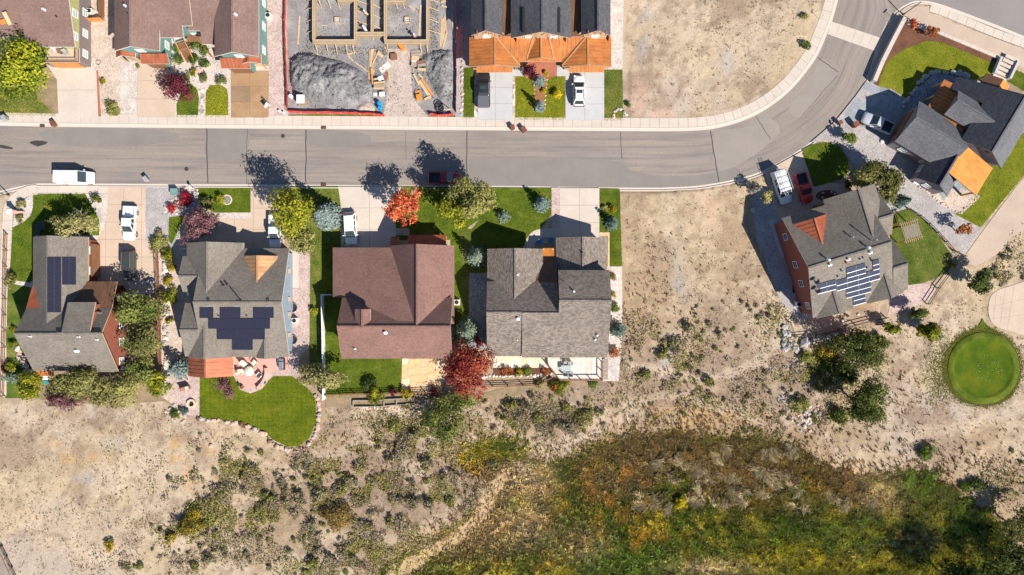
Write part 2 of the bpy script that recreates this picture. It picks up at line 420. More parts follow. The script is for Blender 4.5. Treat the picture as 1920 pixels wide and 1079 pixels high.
M['site_dirt'] = rough_mat('construction_dirt', (.215, .200, .193), .30, 4, .25, .95, .03, tint=(.36, .335, .32), tint_amt=.7, tint_scale=.35)
M['site_tan'] = stones('tan_road_base', [(.40,.31,.26), (.50,.41,.35), (.34,.26,.22), (.46,.37,.31)], 6)
M['spoil'] = rough_mat('grey_excavated_soil', (.175, .170, .167), .42, 3.4, .3, .95, .16, tint=(.29, .28, .27), tint_amt=.9, tint_scale=.5)
M['sand'] = rough_mat('packed_sand_path', (.44, .34, .26), .12, 5, .2, .92, .012, tint=(.36, .27, .2), tint_amt=.6, tint_scale=.25)
def lawn_mat(name, dark, mid, light, sc=.5, stripe=None):
    m, n, l, b = new_mat(name)
    v = coords(n, l, 'world'); f = noise_n(n, l, v, sc, 6, .68)
    r = ramp(n, [(.3, dark), (.5, mid), (.72, light)]); l.new(f, r.inputs[0]); c = r.outputs[0]
    g = noise_n(n, l, v, 7, 4, .8); rg = ramp(n, [(.25, (.62,)*3), (.75, (1.35,)*3)]); l.new(g, rg.inputs[0])
    c = mix_c(n, l, 1, c, rg.outputs[0], 'MULTIPLY')
    if stripe:
        for ang in stripe:
            mp = n.new('ShaderNodeMapping'); mp.inputs['Rotation'].default_value = (0, 0, R(ang)); l.new(v, mp.inputs[0])
            w = n.new('ShaderNodeTexWave'); w.inputs['Scale'].default_value = .42; w.inputs['Distortion'].default_value = 3.5; w.inputs['Detail'].default_value = 2; l.new(mp.outputs[0], w.inputs[0])
            rw = ramp(n, [(.2, (.92,)*3), (.8, (1.06,)*3)]); l.new(w.outputs[0], rw.inputs[0]); c = mix_c(n, l, .8, c, rw.outputs[0], 'MULTIPLY')
    l.new(c, b.inputs['Base Color']); b.inputs['Roughness'].default_value = .95; b.inputs['Specular IOR Level'].default_value = .1
    bump_n(n, l, b, g, .05, .8)
    return m
M['lawn'] = lawn_mat('green_lawn', (.038, .062, .006), (.078, .108, .010), (.150, .160, .022))
M['lawn_lush'] = lawn_mat('lush_mown_lawn', (.060, .088, .006), (.100, .125, .008), (.18, .170, .013), .35, (0, 90))
M['lawn_lush2'] = lawn_mat('close_mown_tee_turf', (.036,.066,.004), (.060,.098,.005), (.115,.125,.008), .3)
M['lawn_yellow'] = lawn_mat('yellowing_lawn', (.080, .108, .008), (.135, .155, .012), (.20, .190, .022), .4)
M['lawn_dry'] = lawn_mat('patchy_lawn', (.038, .072, .010), (.085, .122, .018), (.20, .185, .055), .35)
M['lawn_soil'] = rough_mat('bare_brown_turf', (.27, .195, .12), .3, 8, .6, .95, .03, tint=(.1, .11, .03), tint_amt=.5, tint_scale=.8)
# ------------------------------------------------------------------ terrain: one sheet to the horizon
MARSH = [(-20,1200),(640,1150),(690,1090),(760,1050),(830,1010),(880,975),(905,925),(925,905),(880,880),(850,870),(875,845),(930,828),(975,830),(985,880),(1040,868),(1090,850),(1130,835),(1200,822),(1290,818),(1400,828),(1480,838),(1520,870),(1590,905),(1640,900),(1690,895),(1720,888),(1760,905),(1800,940),(1850,965),(1880,990),(1885,1030),(1900,1100),(1960,1200)]
NAT = [[(1180,-30),(1545,-30),(1500,95),(1440,165),(1380,200),(1300,214),(1180,218)],
       [(1175,370),(1400,340),(1405,400),(1460,560),(1500,615),(1640,610),(1700,580),(1790,560),(1860,490),(1990,330),(1990,1300),(-80,1300),(-80,765),(300,755),(330,790),(440,806),(545,855),(600,830),(612,765),(900,745),(1030,738),(1160,715),(1172,500)]]
ROAD_N = [(-900,228),(-60,235.5),(0,236),(45,237),(70,237.5),(200,239),(480,241.5),(960,245),(1160,246),(1240,246.5)]
ROAD_S = [(-900,366),(-60,361),(0,358),(45,347.5),(70,344),(200,344.5),(480,346),(960,349),(1160,352),(1240,352)]
CUR_N = [(1240,246.5),(1300,245.5),(1347,240),(1395,226),(1441,202.5),(1487,165),(1530,110),(1552,62),(1563,33),(1568,15),(1572,0),(1576,-30),(1580,-100)]
CUR_S = [(1240,352),(1320,347),(1410,328),(1470,299),(1517,269),(1565,227),(1602,180),(1625,145),(1642,95),(1653,64),(1667,37),(1681,21),(1700,8)]
def dens(a, step=14):
    out = []
    for i in range(len(a)-1):
        n = max(1, int(math.hypot(a[i+1][0]-a[i][0], a[i+1][1]-a[i][1])/step)); n = min(n, 40)
        out += [(a[i][0]+(a[i+1][0]-a[i][0])*t/n, a[i][1]+(a[i+1][1]-a[i][1])*t/n) for t in range(n)]
    return out
def pair(a, b):
    na, nb = [], []
    for i in range(len(a)-1):
        n = max(1, min(40, int(math.hypot(a[i+1][0]-a[i][0], a[i+1][1]-a[i][1])/14)))
        for t in range(n):
            na.append((a[i][0]+(a[i+1][0]-a[i][0])*t/n, a[i][1]+(a[i+1][1]-a[i][1])*t/n)); nb.append((b[i][0]+(b[i+1][0]-b[i][0])*t/n, b[i][1]+(b[i+1][1]-b[i][1])*t/n))
    return na, nb
pn, ps = pair(ROAD_N, ROAD_S)
pn += smooth_line(CUR_N, 6); ps += smooth_line(CUR_S, 6)
ROAD_POLY = pn + ps[::-1]
ROAD2 = [(1681,21),(1700,8),(1717,1.5),(1740,2),(1765,8),(1802,21),(1865,45),(1920,67),(2100,140),(2600,330),(2700,-150),(1700,-330),(1560,-330),(1572,-60)]

gx = np.arange(-84, 84.01, .28); gy = np.arange(-49, 49.01, .28)
GX, GY = np.meshgrid(gx, gy, indexing='ij')
PXg = GX*S+960; PYg = 539.5-GY*S
def boxblur(a, r):
    for ax in (0, 1):
        for _ in range(3):
            c = np.cumsum(np.pad(a, [(r+1, r) if k == ax else (0, 0) for k in (0, 1)], mode='edge'), axis=ax)
            n = a.shape[ax]; w = 2*r+1
            a = (np.take(c, range(w, n+w), axis=ax)-np.take(c, range(0, n), axis=ax))/w
    return a
wob1 = (fbm(GX, GY, .12, 4, 1)-.5)*70; wob2 = (fbm(GX, GY, .12, 4, 2)-.5)*70
marsh_raw = in_poly(PXg+wob1*.5, PYg+wob2*.5, MARSH).astype(float)
nat_raw = np.zeros_like(GX)
for p in NAT: nat_raw = np.maximum(nat_raw, in_poly(PXg, PYg, p).astype(float))
nat_raw *= (np.hypot(PXg-1843, PYg-690) > 82) & ~in_poly(PXg, PYg, [(1845,535),(2000,515),(2000,640),(1860,625)])
nat = boxblur(nat_raw, 3)*nat_raw
marsh = boxblur(marsh_raw, 4)
Z = nat*((fbm(GX, GY, .07, 4, 5)-.5)*.9 + (fbm(GX, GY, .5, 3, 6)-.5)*.22) - 1.3*marsh
_w = lambda L, d: [(q[0]*S+960, 539.5-q[1]*S) for q in offset_line([U(*p) for p in L], d)]
Z -= .28*in_poly(PXg, PYg, _w(pn, .6)+_w(ps, -.6)[::-1])
_r2 = smooth_line([(1681,19),(1690,14),(1700,8),(1717,1.5),(1740,2),(1765,8),(1802,21),(1865,45),(1920,67),(2000,99),(2100,140)], 5)
Z -= .28*(in_poly(PXg, PYg, _w(_r2, -.6)+[(2100,-300),(1560,-300)])&(Z > -.2))
def gz(x, y):
    fx = np.clip((np.asarray(x, float)-gx[0])/.28, 0, len(gx)-1.01); fy = np.clip((np.asarray(y, float)-gy[0])/.28, 0, len(gy)-1.01)
    i = fx.astype(int); j = fy.astype(int); a = fx-i; b = fy-j
    return (Z[i, j]*(1-a)+Z[i+1, j]*a)*(1-b)+(Z[i, j+1]*(1-a)+Z[i+1, j+1]*a)*b
def blob(cx, cy, rx, ry, soft=.35, px=PXg, py=PYg, w=1.0):
    d = np.hypot((px+wob1*w-cx)/rx, (py+wob2*w-cy)/ry); return 1-sstep(1-soft, 1+soft, d)
def lerp(c, col, k): return c*(1-k[..., None])+np.array(col)*k[..., None]
# soil and dry cover colours
n1 = fbm(GX, GY, .16, 5, 11); n2 = fbm(GX, GY, .45, 5, 12); n3 = fbm(GX, GY, 1.3, 4, 13); n4 = fbm(GX, GY, .07, 4, 14); n5 = fbm(GX, GY, .9, 4, 15)
soil = np.ones(GX.shape+(3,))*np.array((.425, .333, .232))
soil = lerp(soil, (.50, .40, .285), sstep(.5, .72, n2))
soil = lerp(soil, (.38, .32, .27), sstep(.58, .7, n4)*.6)
bias = np.zeros_like(GX)                                   # how much dry litter lies on the soil
for cx, cy, rx, ry, k in [(700,940,330,120,.14),(1230,640,200,110,.08),(1100,760,260,70,.12),(1330,450,150,100,.07),(1250,100,60,90,.05),(1500,760,170,110,.09),(1760,830,170,60,.07),(80,830,130,60,.05),(220,960,120,80,-.02),(100,1010,100,70,-.12),(60,920,80,50,-.08),(270,880,90,50,-.12),(1360,110,190,120,-.05),(1740,540,90,40,.02),(1860,450,60,40,.04),(640,820,110,60,.06),(1280,790,160,40,-.02),(1240,400,40,30,-.07),(1290,560,50,30,-.06),(1000,1000,10,10,0)]:
    bias += k*blob(cx, cy, rx, ry, .6)
cov = sstep(.455, .62, n2*.38+n1*.42+n3*.2+bias)
soil = lerp(soil, (.265, .185, .125), cov*.82)
soil = lerp(soil, (.20, .148, .102), sstep(.55, .70, n5+bias*.8)*.5)
for cx, cy, rx, ry in [(98,830,22,12),(135,862,14,10),(185,862,22,12),(158,885,12,8),(185,815,24,10),(335,850,16,30),(345,900,14,30),(400,860,12,40),(1300,785,120,18)]:
    soil = lerp(soil, (.52, .32, .13), blob(cx, cy, rx, ry, .7, w=.45)*.6*sstep(.42, .56, n2*.6+n3*.4))
for cx, cy, rx, ry in [(1205,70,14,46),(1365,122,16,20),(100,945,32,18),(165,895,20,12),(1275,520,16,50),(210,825,24,16),(1250,660,20,40)]:
    soil = lerp(soil, (.34, .325, .31), blob(cx, cy, rx, ry, .7, w=.45)*.6*sstep(.36, .52, n2*.5+n3*.5))
for cx, cy, rx, ry in [(1195,180,20,30),(1330,385,14,22),(1240,210,20,10)]:
    soil = lerp(soil, (.46, .30, .22), blob(cx, cy, rx, ry, .7, w=.4)*.7)
def trail(pts, w, soft=1.0):
    P = smooth_line(pts, 5); d = np.full(GX.shape, 1e3)
    qx = PXg+(fbm(GX, GY, .8, 2, 41)-.5)*16; qy = PYg+(fbm(GX, GY, .8, 2, 42)-.5)*16
    for (ax, ay), (bx, by) in zip(P, P[1:]):
        tt = np.clip(((qx-ax)*(bx-ax)+(qy-ay)*(by-ay))/((bx-ax)**2+(by-ay)**2+1e-9), 0, 1); d = np.minimum(d, np.hypot(qx-ax-(bx-ax)*tt, qy-ay-(by-ay)*tt))
    return 1-sstep(w*.4, w, d)
TR = 0
for pts, w, k in [([(1180,685),(1260,700),(1340,705),(1400,690),(1440,655),(1470,640)],12,.6),([(860,905),(900,870),(960,862),(1040,838),(1130,800),(1200,775)],13,.55),([(700,830),(760,870),(800,905),(850,930)],14,.6),([(300,760),(400,830),(470,870),(560,880),(640,850),(720,790),(800,770)],16,.45),([(0,780),(120,800),(260,850),(350,930),(330,1030)],20,.4),([(600,1000),(700,1010),(780,1000),(870,940)],16,.5),([(1180,760),(1260,740),(1330,760),(1400,780)],12,.5),([(1640,770),(1700,810),(1800,800),(1920,760)],16,.4),([(860,760),(930,790),(1000,830)],12,.6),([(1250,360),(1260,450),(1300,540),(1290,640)],16,.35),([(1230,20),(1300,90),(1290,190)],16,.3)]:
    t_ = trail(pts, w)*k; TR = np.maximum(TR, t_)
soil = lerp(soil, (.50, .40, .29), TR)
for pts, w, k in [([(1428,690),(1434,712),(1424,740),(1430,770),(1442,800)],4,.55),([(30,995),(90,1000),(130,1012)],3.5,.45),([(142,1050),(165,1058),(195,1072)],3.5,.5),([(210,1000),(240,1012),(262,1020)],3.5,.4),([(155,955),(200,975),(225,1000),(250,1020)],5,.3),([(1340,600),(1352,640),(1348,690)],4,.3),([(1800,840),(1815,870),(1810,900)],4,.4),([(500,880),(540,910),(560,960)],5,.35)]:
    soil = lerp(soil, (.20, .145, .10), trail(pts, w)*k)
near = np.clip(boxblur(marsh_raw, 11)*2.2, 0, 1)*(1-marsh)
soil = lerp(soil, (.33, .215, .09), near*.55*sstep(.3, .6, n1))
mcol = np.ones(GX.shape+(3,))*np.array((.085, .055, .022))
mcol = lerp(mcol, (.09, .10, .02), sstep(.45, .6, n1)); mcol = lerp(mcol, (.17, .11, .05), sstep(.5, .7, n2)*.7)
GUL = [(985,878),(950,895),(922,925),(905,970),(860,1010),(790,1050),(740,1085)]
mcol = lerp(mcol, (.36, .255, .135), trail(GUL, 34)*.95)
for cx, cy, rx, ry in ((1110,1035,40,22),(1330,1075,70,14)): mcol = lerp(mcol, (.37, .265, .145), blob(cx, cy, rx, ry, .6, w=.5)*.9)
for pts in ([(1190,20),(1235,110),(1330,165),(1450,140)],[(1200,15),(1246,104),(1332,153),(1445,130)],[(20,820),(130,900),(180,980),(300,1060)],[(34,812),(142,892),(194,972),(312,1052)],[(1190,640),(1270,600),(1360,590),(1450,640)],[(1192,654),(1275,613),(1360,603),(1444,652)]): soil = lerp(soil, (.30, .225, .155), trail(pts, 4.5)*.32)
soil = lerp(soil, (.44, .325, .165), sstep(.5, .66, fbm(GX, GY, .11, 4, 16))*.22*(1-TR))
soil = soil*(1-marsh[..., None])+mcol*marsh[..., None]
far = 60
xs = np.r_[-3000, -900, -240, -87, gx, 87, 240, 900, 3000]; ys = np.r_[-3000, -900, -240, -52, gy, 52, 240, 900, 3000]
FX, FY = np.meshgrid(xs, ys, indexing='ij'); FZ = np.zeros(FX.shape); FZ[4:-4, 4:-4] = Z
FC = np.ones(FX.shape+(4,)); FC[..., :3] = np.array((.36, .27, .19)); FC[4:-4, 4:-4, :3] = soil
FZ[4:-4, :5] = np.where(FX[4:-4, :5]**2 < 83**2, Z[:, :1], 0); FZ[:, :4] = np.where(FZ[:, :4] < -.6, -1.3, FZ[:, :4])
nx, ny = FX.shape
idx = np.arange(nx*ny).reshape(nx, ny)
quads = np.stack([idx[:-1, :-1], idx[1:, :-1], idx[1:, 1:], idx[:-1, 1:]], -1).reshape(-1, 4)
def np_mesh(name, V, F, mats, attrs=None, cols=None, parent=None, mi=None, smooth=False):
    me = bpy.data.meshes.new(name); V = np.ascontiguousarray(V, np.float32); F = np.ascontiguousarray(F, np.int32)
    k = F.shape[1]
    me.vertices.add(len(V)); me.vertices.foreach_set('co', V.ravel())
    me.loops.add(F.size); me.loops.foreach_set('vertex_index', F.ravel())
    me.polygons.add(len(F)); me.polygons.foreach_set('loop_start', np.arange(0, F.size, k, dtype=np.int32)); me.polygons.foreach_set('loop_total', np.full(len(F), k, np.int32))
    for m in (mats if isinstance(mats, (list, tuple)) else [mats]): me.materials.append(m)
    if mi is not None: me.polygons.foreach_set('material_index', np.asarray(mi, np.int32))
    if smooth: me.polygons.foreach_set('use_smooth', np.ones(len(F), bool))
    for nm, (dom, arr) in (attrs or {}).items():
        at = me.attributes.new(nm, 'FLOAT', dom); at.data.foreach_set('value', np.ascontiguousarray(arr, np.float32).ravel())
    for nm, (dom, arr) in (cols or {}).items():
        at = me.attributes.new(nm, 'FLOAT_COLOR', dom); at.data.foreach_set('color', np.ascontiguousarray(arr, np.float32).ravel())
    me.update(calc_edges=True)
    return link(bpy.data.objects.new(name, me), parent)
m, n, l, b = new_mat('dry_soil_and_litter')
at = n.new('ShaderNodeAttribute'); at.attribute_name = 'soil'
v = coords(n, l, 'world')
f = noise_n(n, l, v, 3.2, 6, .78); r = ramp(n, [(.28, (.70,)*3), (.5, (.98,)*3), (.72, (1.20,)*3)]); l.new(f, r.inputs[0])
c = mix_c(n, l, 1, at.outputs['Color'], r.outputs[0], 'MULTIPLY')
f2 = noise_n(n, l, v, 1.1, 7, .75); r2 = ramp(n, [(.52, (0,)*3), (.66, (.38,)*3)]); l.new(f2, r2.inputs[0])
c = mix_c(n, l, r2.outputs[0], c, (.26, .18, .12))
l.new(c, b.inputs['Base Color']); b.inputs['Roughness'].default_value = .96; b.inputs['Specular IOR Level'].default_value = .1
bump_n(n, l, b, f, .09, .8); M['soil'] = m
tag(np_mesh('ground', np.stack([FX, FY, FZ], -1).reshape(-1, 3), quads, M['soil'], cols={'soil': ('POINT', FC.reshape(-1, 4))}, smooth=True), kind='structure')

# ------------------------------------------------------------------ streets, kerbs, pavements
RZ = -.12
def ribbon(name, A, B, z, mat, parent=None, uvscale=True):
    A = np.array(A); B = np.array(B); n = len(A)
    me = bpy.data.meshes.new(name); vs = []
    for a, c in zip(A, B):
        for t in np.linspace(0, 1, 7): q = a+(c-a)*t; p = U(q[0], q[1]); vs.append((p.x, p.y, z))
    fs = [(i*7+j, i*7+j+1, (i+1)*7+j+1, (i+1)*7+j) for i in range(n-1) for j in range(6)]
    me.from_pydata(vs, [], fs); me.materials.append(mat)
    d = np.r_[0, np.cumsum(np.hypot(*np.diff((A+B)/2, axis=0).T))]/S; w = np.hypot(*(B-A).T)/S
    ul = me.uv_layers.new(name='uv')
    for p in me.polygons:
        for li in p.loop_indices:
            vi = me.loops[li].vertex_index; ul.data[li].uv = (d[vi//7], w[vi//7]*(vi % 7)/6)
    me.update(); o = link(bpy.data.objects.new(name, me), parent); return o
road = tag(ribbon('road', pn, ps, RZ, M['asphalt']), kind='structure')
mb = MB(); mb.add([(*U(*p)[:2], RZ-.004) for p in ROAD2], [tuple(range(len(ROAD2)))])
tag(mb.build('side_road', M['asphalt_new']), kind='structure')
def flat(name, mat, z, poly, parent=None, kind='structure', px=True):
    P = UP(poly) if px else poly
    mb = MB(); pts = [(p[0], p[1], z) for p in P]
    if area2(pts) < 0: pts = pts[::-1]
    mb.add(pts, [tuple(range(len(pts)))]); o = mb.build(name, mat, parent)
    if kind: o['kind'] = kind
    return o
# concrete pan across the mouth of the street, laid in slabs
pan = flat('drainage_pan', M['joint'], RZ+.004, [(1560,40),(1652,71),(1642,96),(1552,64)])
for i in range(6):
    t0, t1 = i/6, (i+1)/6
    a = [(1560+92*t, 40+31*t) for t in (t0, t1)]; bq = [(1552+90*t, 64+32*t) for t in (t1, t0)]
    P = UP(a+bq); c0 = sum(P, Vector())/4; P = [c0+(p-c0)*.985 for p in P]
    mb = MB(); mb.prism(P, RZ, RZ+.02, bottom=False); mb.build('slab', M['concrete'], pan)
# sealed cracks and stains
def strip(name, mat, pts, w, z, parent):
    P = [U(*p) for p in pts]; L = offset_line(P, w/2); Rr = offset_line(P, -w/2); mb = MB(); n = len(P)
    mb.add([(q[0], q[1], z) for q in L]+[(q[0], q[1], z) for q in Rr], [(i, n+i, n+i+1, i+1) for i in range(n-1)]); return mb.build(name, mat, parent)
def wiggle(a, b, n=9, amp=.8):
    return [(a[0]+(b[0]-a[0])*i/n+random.uniform(-amp, amp), a[1]+(b[1]-a[1])*i/n+random.uniform(-amp, amp)*.4) for i in range(n+1)]
for a, c, w in [((387,241),(389,344),.16),((463,241),(462,345),.07),((573,243),(573,345),.16),((875,245),(875,348),.15),((1164,248),(1166,298),.1),((1333,246),(1348,343),.16),((1418,218),(1446,262),.1),((1534,108),(1572,135),.12),((1605,77),(1640,95),.08),((1506,215),(1570,142),.08),((760,245),(761,300),.05)]:
    strip('tar_seal', M['tar'], wiggle(a, c), w, RZ+.004, road)
for ip_, (poly, mt) in enumerate((([(389,243),(462,243),(462,286),(440,300),(389,298)],'patch'),([(876,300),(1010,296),(1160,304),(1160,349),(876,347)],'patch'),([(576,244),(640,246),(690,252),(690,272),(640,276),(576,270)],'patch'),([(90,242),(300,244),(330,262),(220,276),(100,270)],'patch'),([(1340,250),(1395,240),(1440,220),(1462,250),(1400,300),(1348,318)],'patch_pale'),([(1170,322),(1250,330),(1330,326),(1380,314),(1385,330),(1320,345),(1240,350),(1170,350)],'patch'),([(1540,110),(1575,130),(1540,180),(1500,220),(1480,200),(1516,160)],'patch_pale'))): flat('asphalt_patch', M[mt], RZ+.0012+.0003*ip_, smooth_loop(poly, 3), road, None)
for poly in [[(55,266),(64,263.5),(80,264),(88,266),(86,270),(70,275),(62,272),(55,269)],[(-5,271),(10,273),(24,277.5),(22,280),(8,279),(-5,276)]]:
    flat('damp_patch', M['oil'], RZ+.006, poly, road, None)
PROF = [(0, RZ+.012), (.36, RZ+.006), (.40, .03), (.56, .034), (.57, -.3)]
def kerb(name, line_px, side):
    P = [U(*p) for p in line_px]; rows = [(offset_line(P, side*d), z) for d, z in PROF]; n = len(P); k = len(rows); mb = MB()
    vs = [(q[0], q[1], z) for L, z in rows for q in L]
    f = [(j*n+i, j*n+i+1, (j+1)*n+i+1, (j+1)*n+i) for j in range(k-1) for i in range(n-1)]
    if side < 0: f = [q[::-1] for q in f]
    mb.add(vs, f[::1]); return tag(mb.build(name, M['kerb']), kind='structure')
kerb('kerb', pn, 1); kerb('kerb', ps[3:], -1)
R2K = smooth_line([(1690,14),(1700,8),(1717,1.5),(1740,2),(1765,8),(1802,21),(1865,45),(1920,67),(2000,99),(2100,140)], 5)
kerb('kerb', R2K, -1)
def slab_run(parent, line_px, side, d0, d1, L, mat, z=.03, gap=.035):
    P = [U(*p) for p in line_px]; N_ = max(2, int(sum((P[i+1]-P[i]).length for i in range(len(P)-1))/L))
    C = resample(P, N_*3+1); A = offset_line(C, side*d0); B = offset_line(C, side*d1)
    for i in range(N_):
        a = A[i*3:i*3+4].copy(); c = B[i*3:i*3+4].copy()
        for arr in (a, c):
            e = arr[1]-arr[0]; arr[0] += e/np.linalg.norm(e)*gap/2; e = arr[-1]-arr[-2]; arr[-1] -= e/np.linalg.norm(e)*gap/2
        mb = MB(); dz = random.uniform(-.006, .006); mb.prism([tuple(q) for q in a]+[tuple(q) for q in c[::-1]], z-.08, z+dz, bottom=False); mb.build('slab', mat, parent)
NS = [p for p in pn if p[0] > -40]
o = ribbon('sidewalk', [tuple((q[0]*S+960, 539.5-q[1]*S)) for q in offset_line([U(*p) for p in NS], .56)], [tuple((q[0]*S+960, 539.5-q[1]*S)) for q in offset_line([U(*p) for p in NS], 2.06)], .008, M['joint']); tag(o, kind='structure')
slab_run(o, NS, 1, .59, 2.04, 1.5, M['concrete'])
sw = flat('sidewalk', M['joint'], .008, [(70,349.5),(203,350),(203,363),(66,363),(50,372),(30,392),(26,420),(21,480),(14,545),(10,640),(9,742),(-3,742),(-3,560),(4,440),(5,392),(12,376),(30,360),(50,352)])
slab_run(sw, [(70,356),(135,356),(203,356.4)], 1, -.52, .52, 1.5, M['concrete'])
slab_run(sw, smooth_line([(70,356),(48,360),(28,374),(16,392),(14,425),(11,480),(5,545),(3,640),(3,742)], 6), 1, -.78, .78, 1.5, M['concrete'])
sw2 = flat('sidewalk', M['joint'], .008, [(1742,9),(1765,14.5),(1865,52),(1925,75),(2100,147),(2100,168),(1925,93),(1860,70),(1762,29),(1742,24)])
slab_run(sw2, [(1744,15),(1764,21),(1862,61),(1925,84),(2100,157)], 1, -.62, .62, 1.5, M['concrete'])

# ------------------------------------------------------------------ yards: every bed, lawn and drive its own sheet
_lay = [0.010]
def pad(name, mat, poly, sm=False, up=.004, z=None):
    if sm: poly = smooth_loop(poly, 4)
    if z is None: _lay[0] += .0006; z = _lay[0]
    return flat(name, M[mat], z, poly)
LAWNS = []
def lawn(mat, poly, sm=False):
    if sm: poly = smooth_loop(poly, 4)
    LAWNS.append((poly, mat)); _lay[0] += .0006
    return flat('lawn', M[mat], _lay[0], poly)
def paved(name, mat, poly, cell=(2.6, 2.6), org=None, rz=0.0, z=.045, gap=.04, jit=.01, joint='joint'):
    """base sheet with concrete slabs set on it"""
    P = UP(poly); base = flat(name, M[joint], .034, poly)
    Mr = Matrix.Rotation(-rz, 3, 'Z'); Q = [Mr @ p for p in P]
    x0 = min(q.x for q in Q); x1 = max(q.x for q in Q); y0 = min(q.y for q in Q); y1 = max(q.y for q in Q)
    nxx = max(1, round((x1-x0)/cell[0])); nyy = max(1, round((y1-y0)/cell[1])); cx = (x1-x0)/nxx; cy = (y1-y0)/nyy
    inv = Matrix.Rotation(rz, 3, 'Z')
    mats = mat if isinstance(mat, list) else [mat]
    for i in range(nxx):
        for j in range(nyy):
            c = clip_rect([(q.x, q.y) for q in Q], x0+i*cx+gap/2, y0+j*cy+gap/2, x0+(i+1)*cx-gap/2, y0+(j+1)*cy-gap/2)
            if not c: continue
            pts = [inv @ Vector((q[0], q[1], 0)) for q in c]; mb = MB(); mb.prism(pts, z-.06, z+random.uniform(-jit, jit)*.5, bottom=False)
            mb.build('slab', M[random.choice(mats)], base)
    return base
# --- north side
lawn('lawn_dry', [(-30,158),(30,165),(78,165),(86,195),(108,218),(-30,217)])
pad('bare_turf', 'lawn_soil', [(74,150),(107,150),(109,217),(97,213),(84,196),(70,185)], True)
pad('gravel_bed', 'gravel_tan', [(168,-20),(215,-20),(216,75),(230,108),(228,219),(184,219),(180,130),(168,118)])
pad('gravel_bed', 'gravel_pale', [(226,105),(258,117),(258,219.5),(227,219.5)])
paved('driveway', 'concrete', [(86,118),(173,120),(181,135),(185,221),(110,220),(107,150)], (6.6, 3.9))
pad('brick_edging', 'mulch_red', [(181,133),(184.5,133),(190,219),(184.5,219)], z=.05)
pad('gravel_bed', 'gravel_pale', [(300,40),(410,40),(418,108),(433,130),(433,220),(327,220),(327,120),(300,118)])
paved('driveway', 'concrete_tan', [(257.5,118),(330,121),(329,150),(328,220),(257.5,220)], (6, 3.2))
pad('garden_path', 'concrete', [(328,104),(347,103),(352,118),(368,128),(400,120),(402,132),(360,142),(332,124)], True)
lawn('lawn', [(332,220),(331,196),(343,164),(358,157),(370,168),(373,185),(371,220)])
lawn('lawn_yellow', [(385,220),(386,172),(394,160),(412,159),(425,166),(428,180),(428,220)])
pad('cobble_path', 'cobble', [(372.5,220),(374,185),(371,165),(385,163),(385,220)])
pad('garage_apron', 'concrete', [(414,116),(504,124),(504,133),(414,133)])
paved('driveway', ['concrete_brown','concrete_brown','concrete_brown2'], [(433,133),(503.5,133),(503.5,221),(433,221)], (3, 2.5))
pad('gravel_bed', 'gravel_pink', [(498,-20),(537,-20),(536,90),(541,221),(504,221),(504,120),(498,30)])
pad('building_plot', 'site_dirt', [(537,-20),(853,-20),(854,222),(541,222)])
pad('site_drive', 'site_tan', [(726,92),(762,92),(770,130),(774,185),(806,223),(718,223),(727,170)])
pad('weed_strip', 'lawn_dry', [(541,215),(600,214),(722,216),(722,223),(541,222)])
pad('weed_strip', 'lawn_dry', [(804,217),(862,217),(862,223.5),(804,223)])
pad('gravel_bed', 'gravel_grey', [(853,-20),(884,-20),(884,128),(870,128),(869,223),(854,223)])
lawn('lawn', [(869,127),(890,127),(889,223),(869,223)])
pad('gravel_bed', 'cobble', [(889,150),(896,150),(896,224),(889,224)])
paved('driveway', 'concrete_grey', [(896,134),(961,134),(961,225),(896,225)], (2.7, 2.6))
pad('gravel_bed', 'cobble', [(961,144),(966,144),(966,225),(961,225)])
lawn('lawn_yellow', [(966,144),(1059.5,144),(1059.5,225.5),(966,225.5)])
pad('red_mulch_bed', 'mulch_red', [(980,116),(1044,116),(1043,142),(1026,150),(1023,172),(1022,200),(1012,212),(1003,206),(1004,170),(999,150),(982,143)])
paved('garden_path', 'concrete_grey', [(958,126),(982,126),(982,143.5),(958,143.5)], (2, 1.5))
paved('garden_path', 'concrete_grey', [(1044,126),(1063,126),(1063,143.5),(1044,143.5)], (2, 1.5))
paved('driveway', 'concrete_grey', [(1060,134),(1133,134),(1133,226),(1060,226)], (2.8, 2.6))
lawn('lawn_dry', [(1133,131),(1167,131),(1168,226),(1133,226)])
pad('gravel_bed', 'gravel_pale', [(1140,-20),(1169,-20),(1168,131),(1140,131)])
# --- south side
pad('gravel_bed', 'gravel_pale', [(62,363),(205,363),(205,351),(275,351),(275,450),(300,470),(300,560),(60,560),(20,540),(24,425),(27,396),(44,376)])
lawn('lawn', [(62,364),(160,364),(171,384),(186,412),(186,442),(64,442),(63,525),(55,530),(19,525),(22,428),(45,416),(58,404),(62,388)])
paved('driveway', 'concrete_tan', [(203,351),(273,351),(271,430),(273,452),(296,468),(299,548),(165,548),(165,470),(181,452),(194,432),(201,405)], (3, 2.9))
pad('flagstone_strip', 'flag', [(166,450),(182,450),(181,545),(166,545)], z=.06)
pad('planting_bed', 'lawn_dry', [(12,530),(62,540),(45,640),(62,700),(78,747),(10,747)])
pad('yard_soil', 'lawn_soil', [(60,680),(215,560),(300,548),(304,740),(320,752),(200,760),(75,750)])
pad('gravel_bed', 'gravel_tan', [(300,462),(345,440),(356,560),(352,705),(330,762),(304,745)])
pad('gravel_bed', 'gravel_grey', [(273,351),(371,350),(372,398),(345,406),(330,455),(316,470),(273,452)])
lawn('lawn', [(317,408),(348,404),(336,430),(322,458),(316,452)])
pad('cobble_ring', 'cobble', [(310,388),(318,378),(336,366),(350,352),(366,352),(370,368),(358,386),(340,398),(322,402),(312,398)], True)
lawn('lawn', [(370,350.5),(470,350.5),(470,399),(405,400),(376,384)])
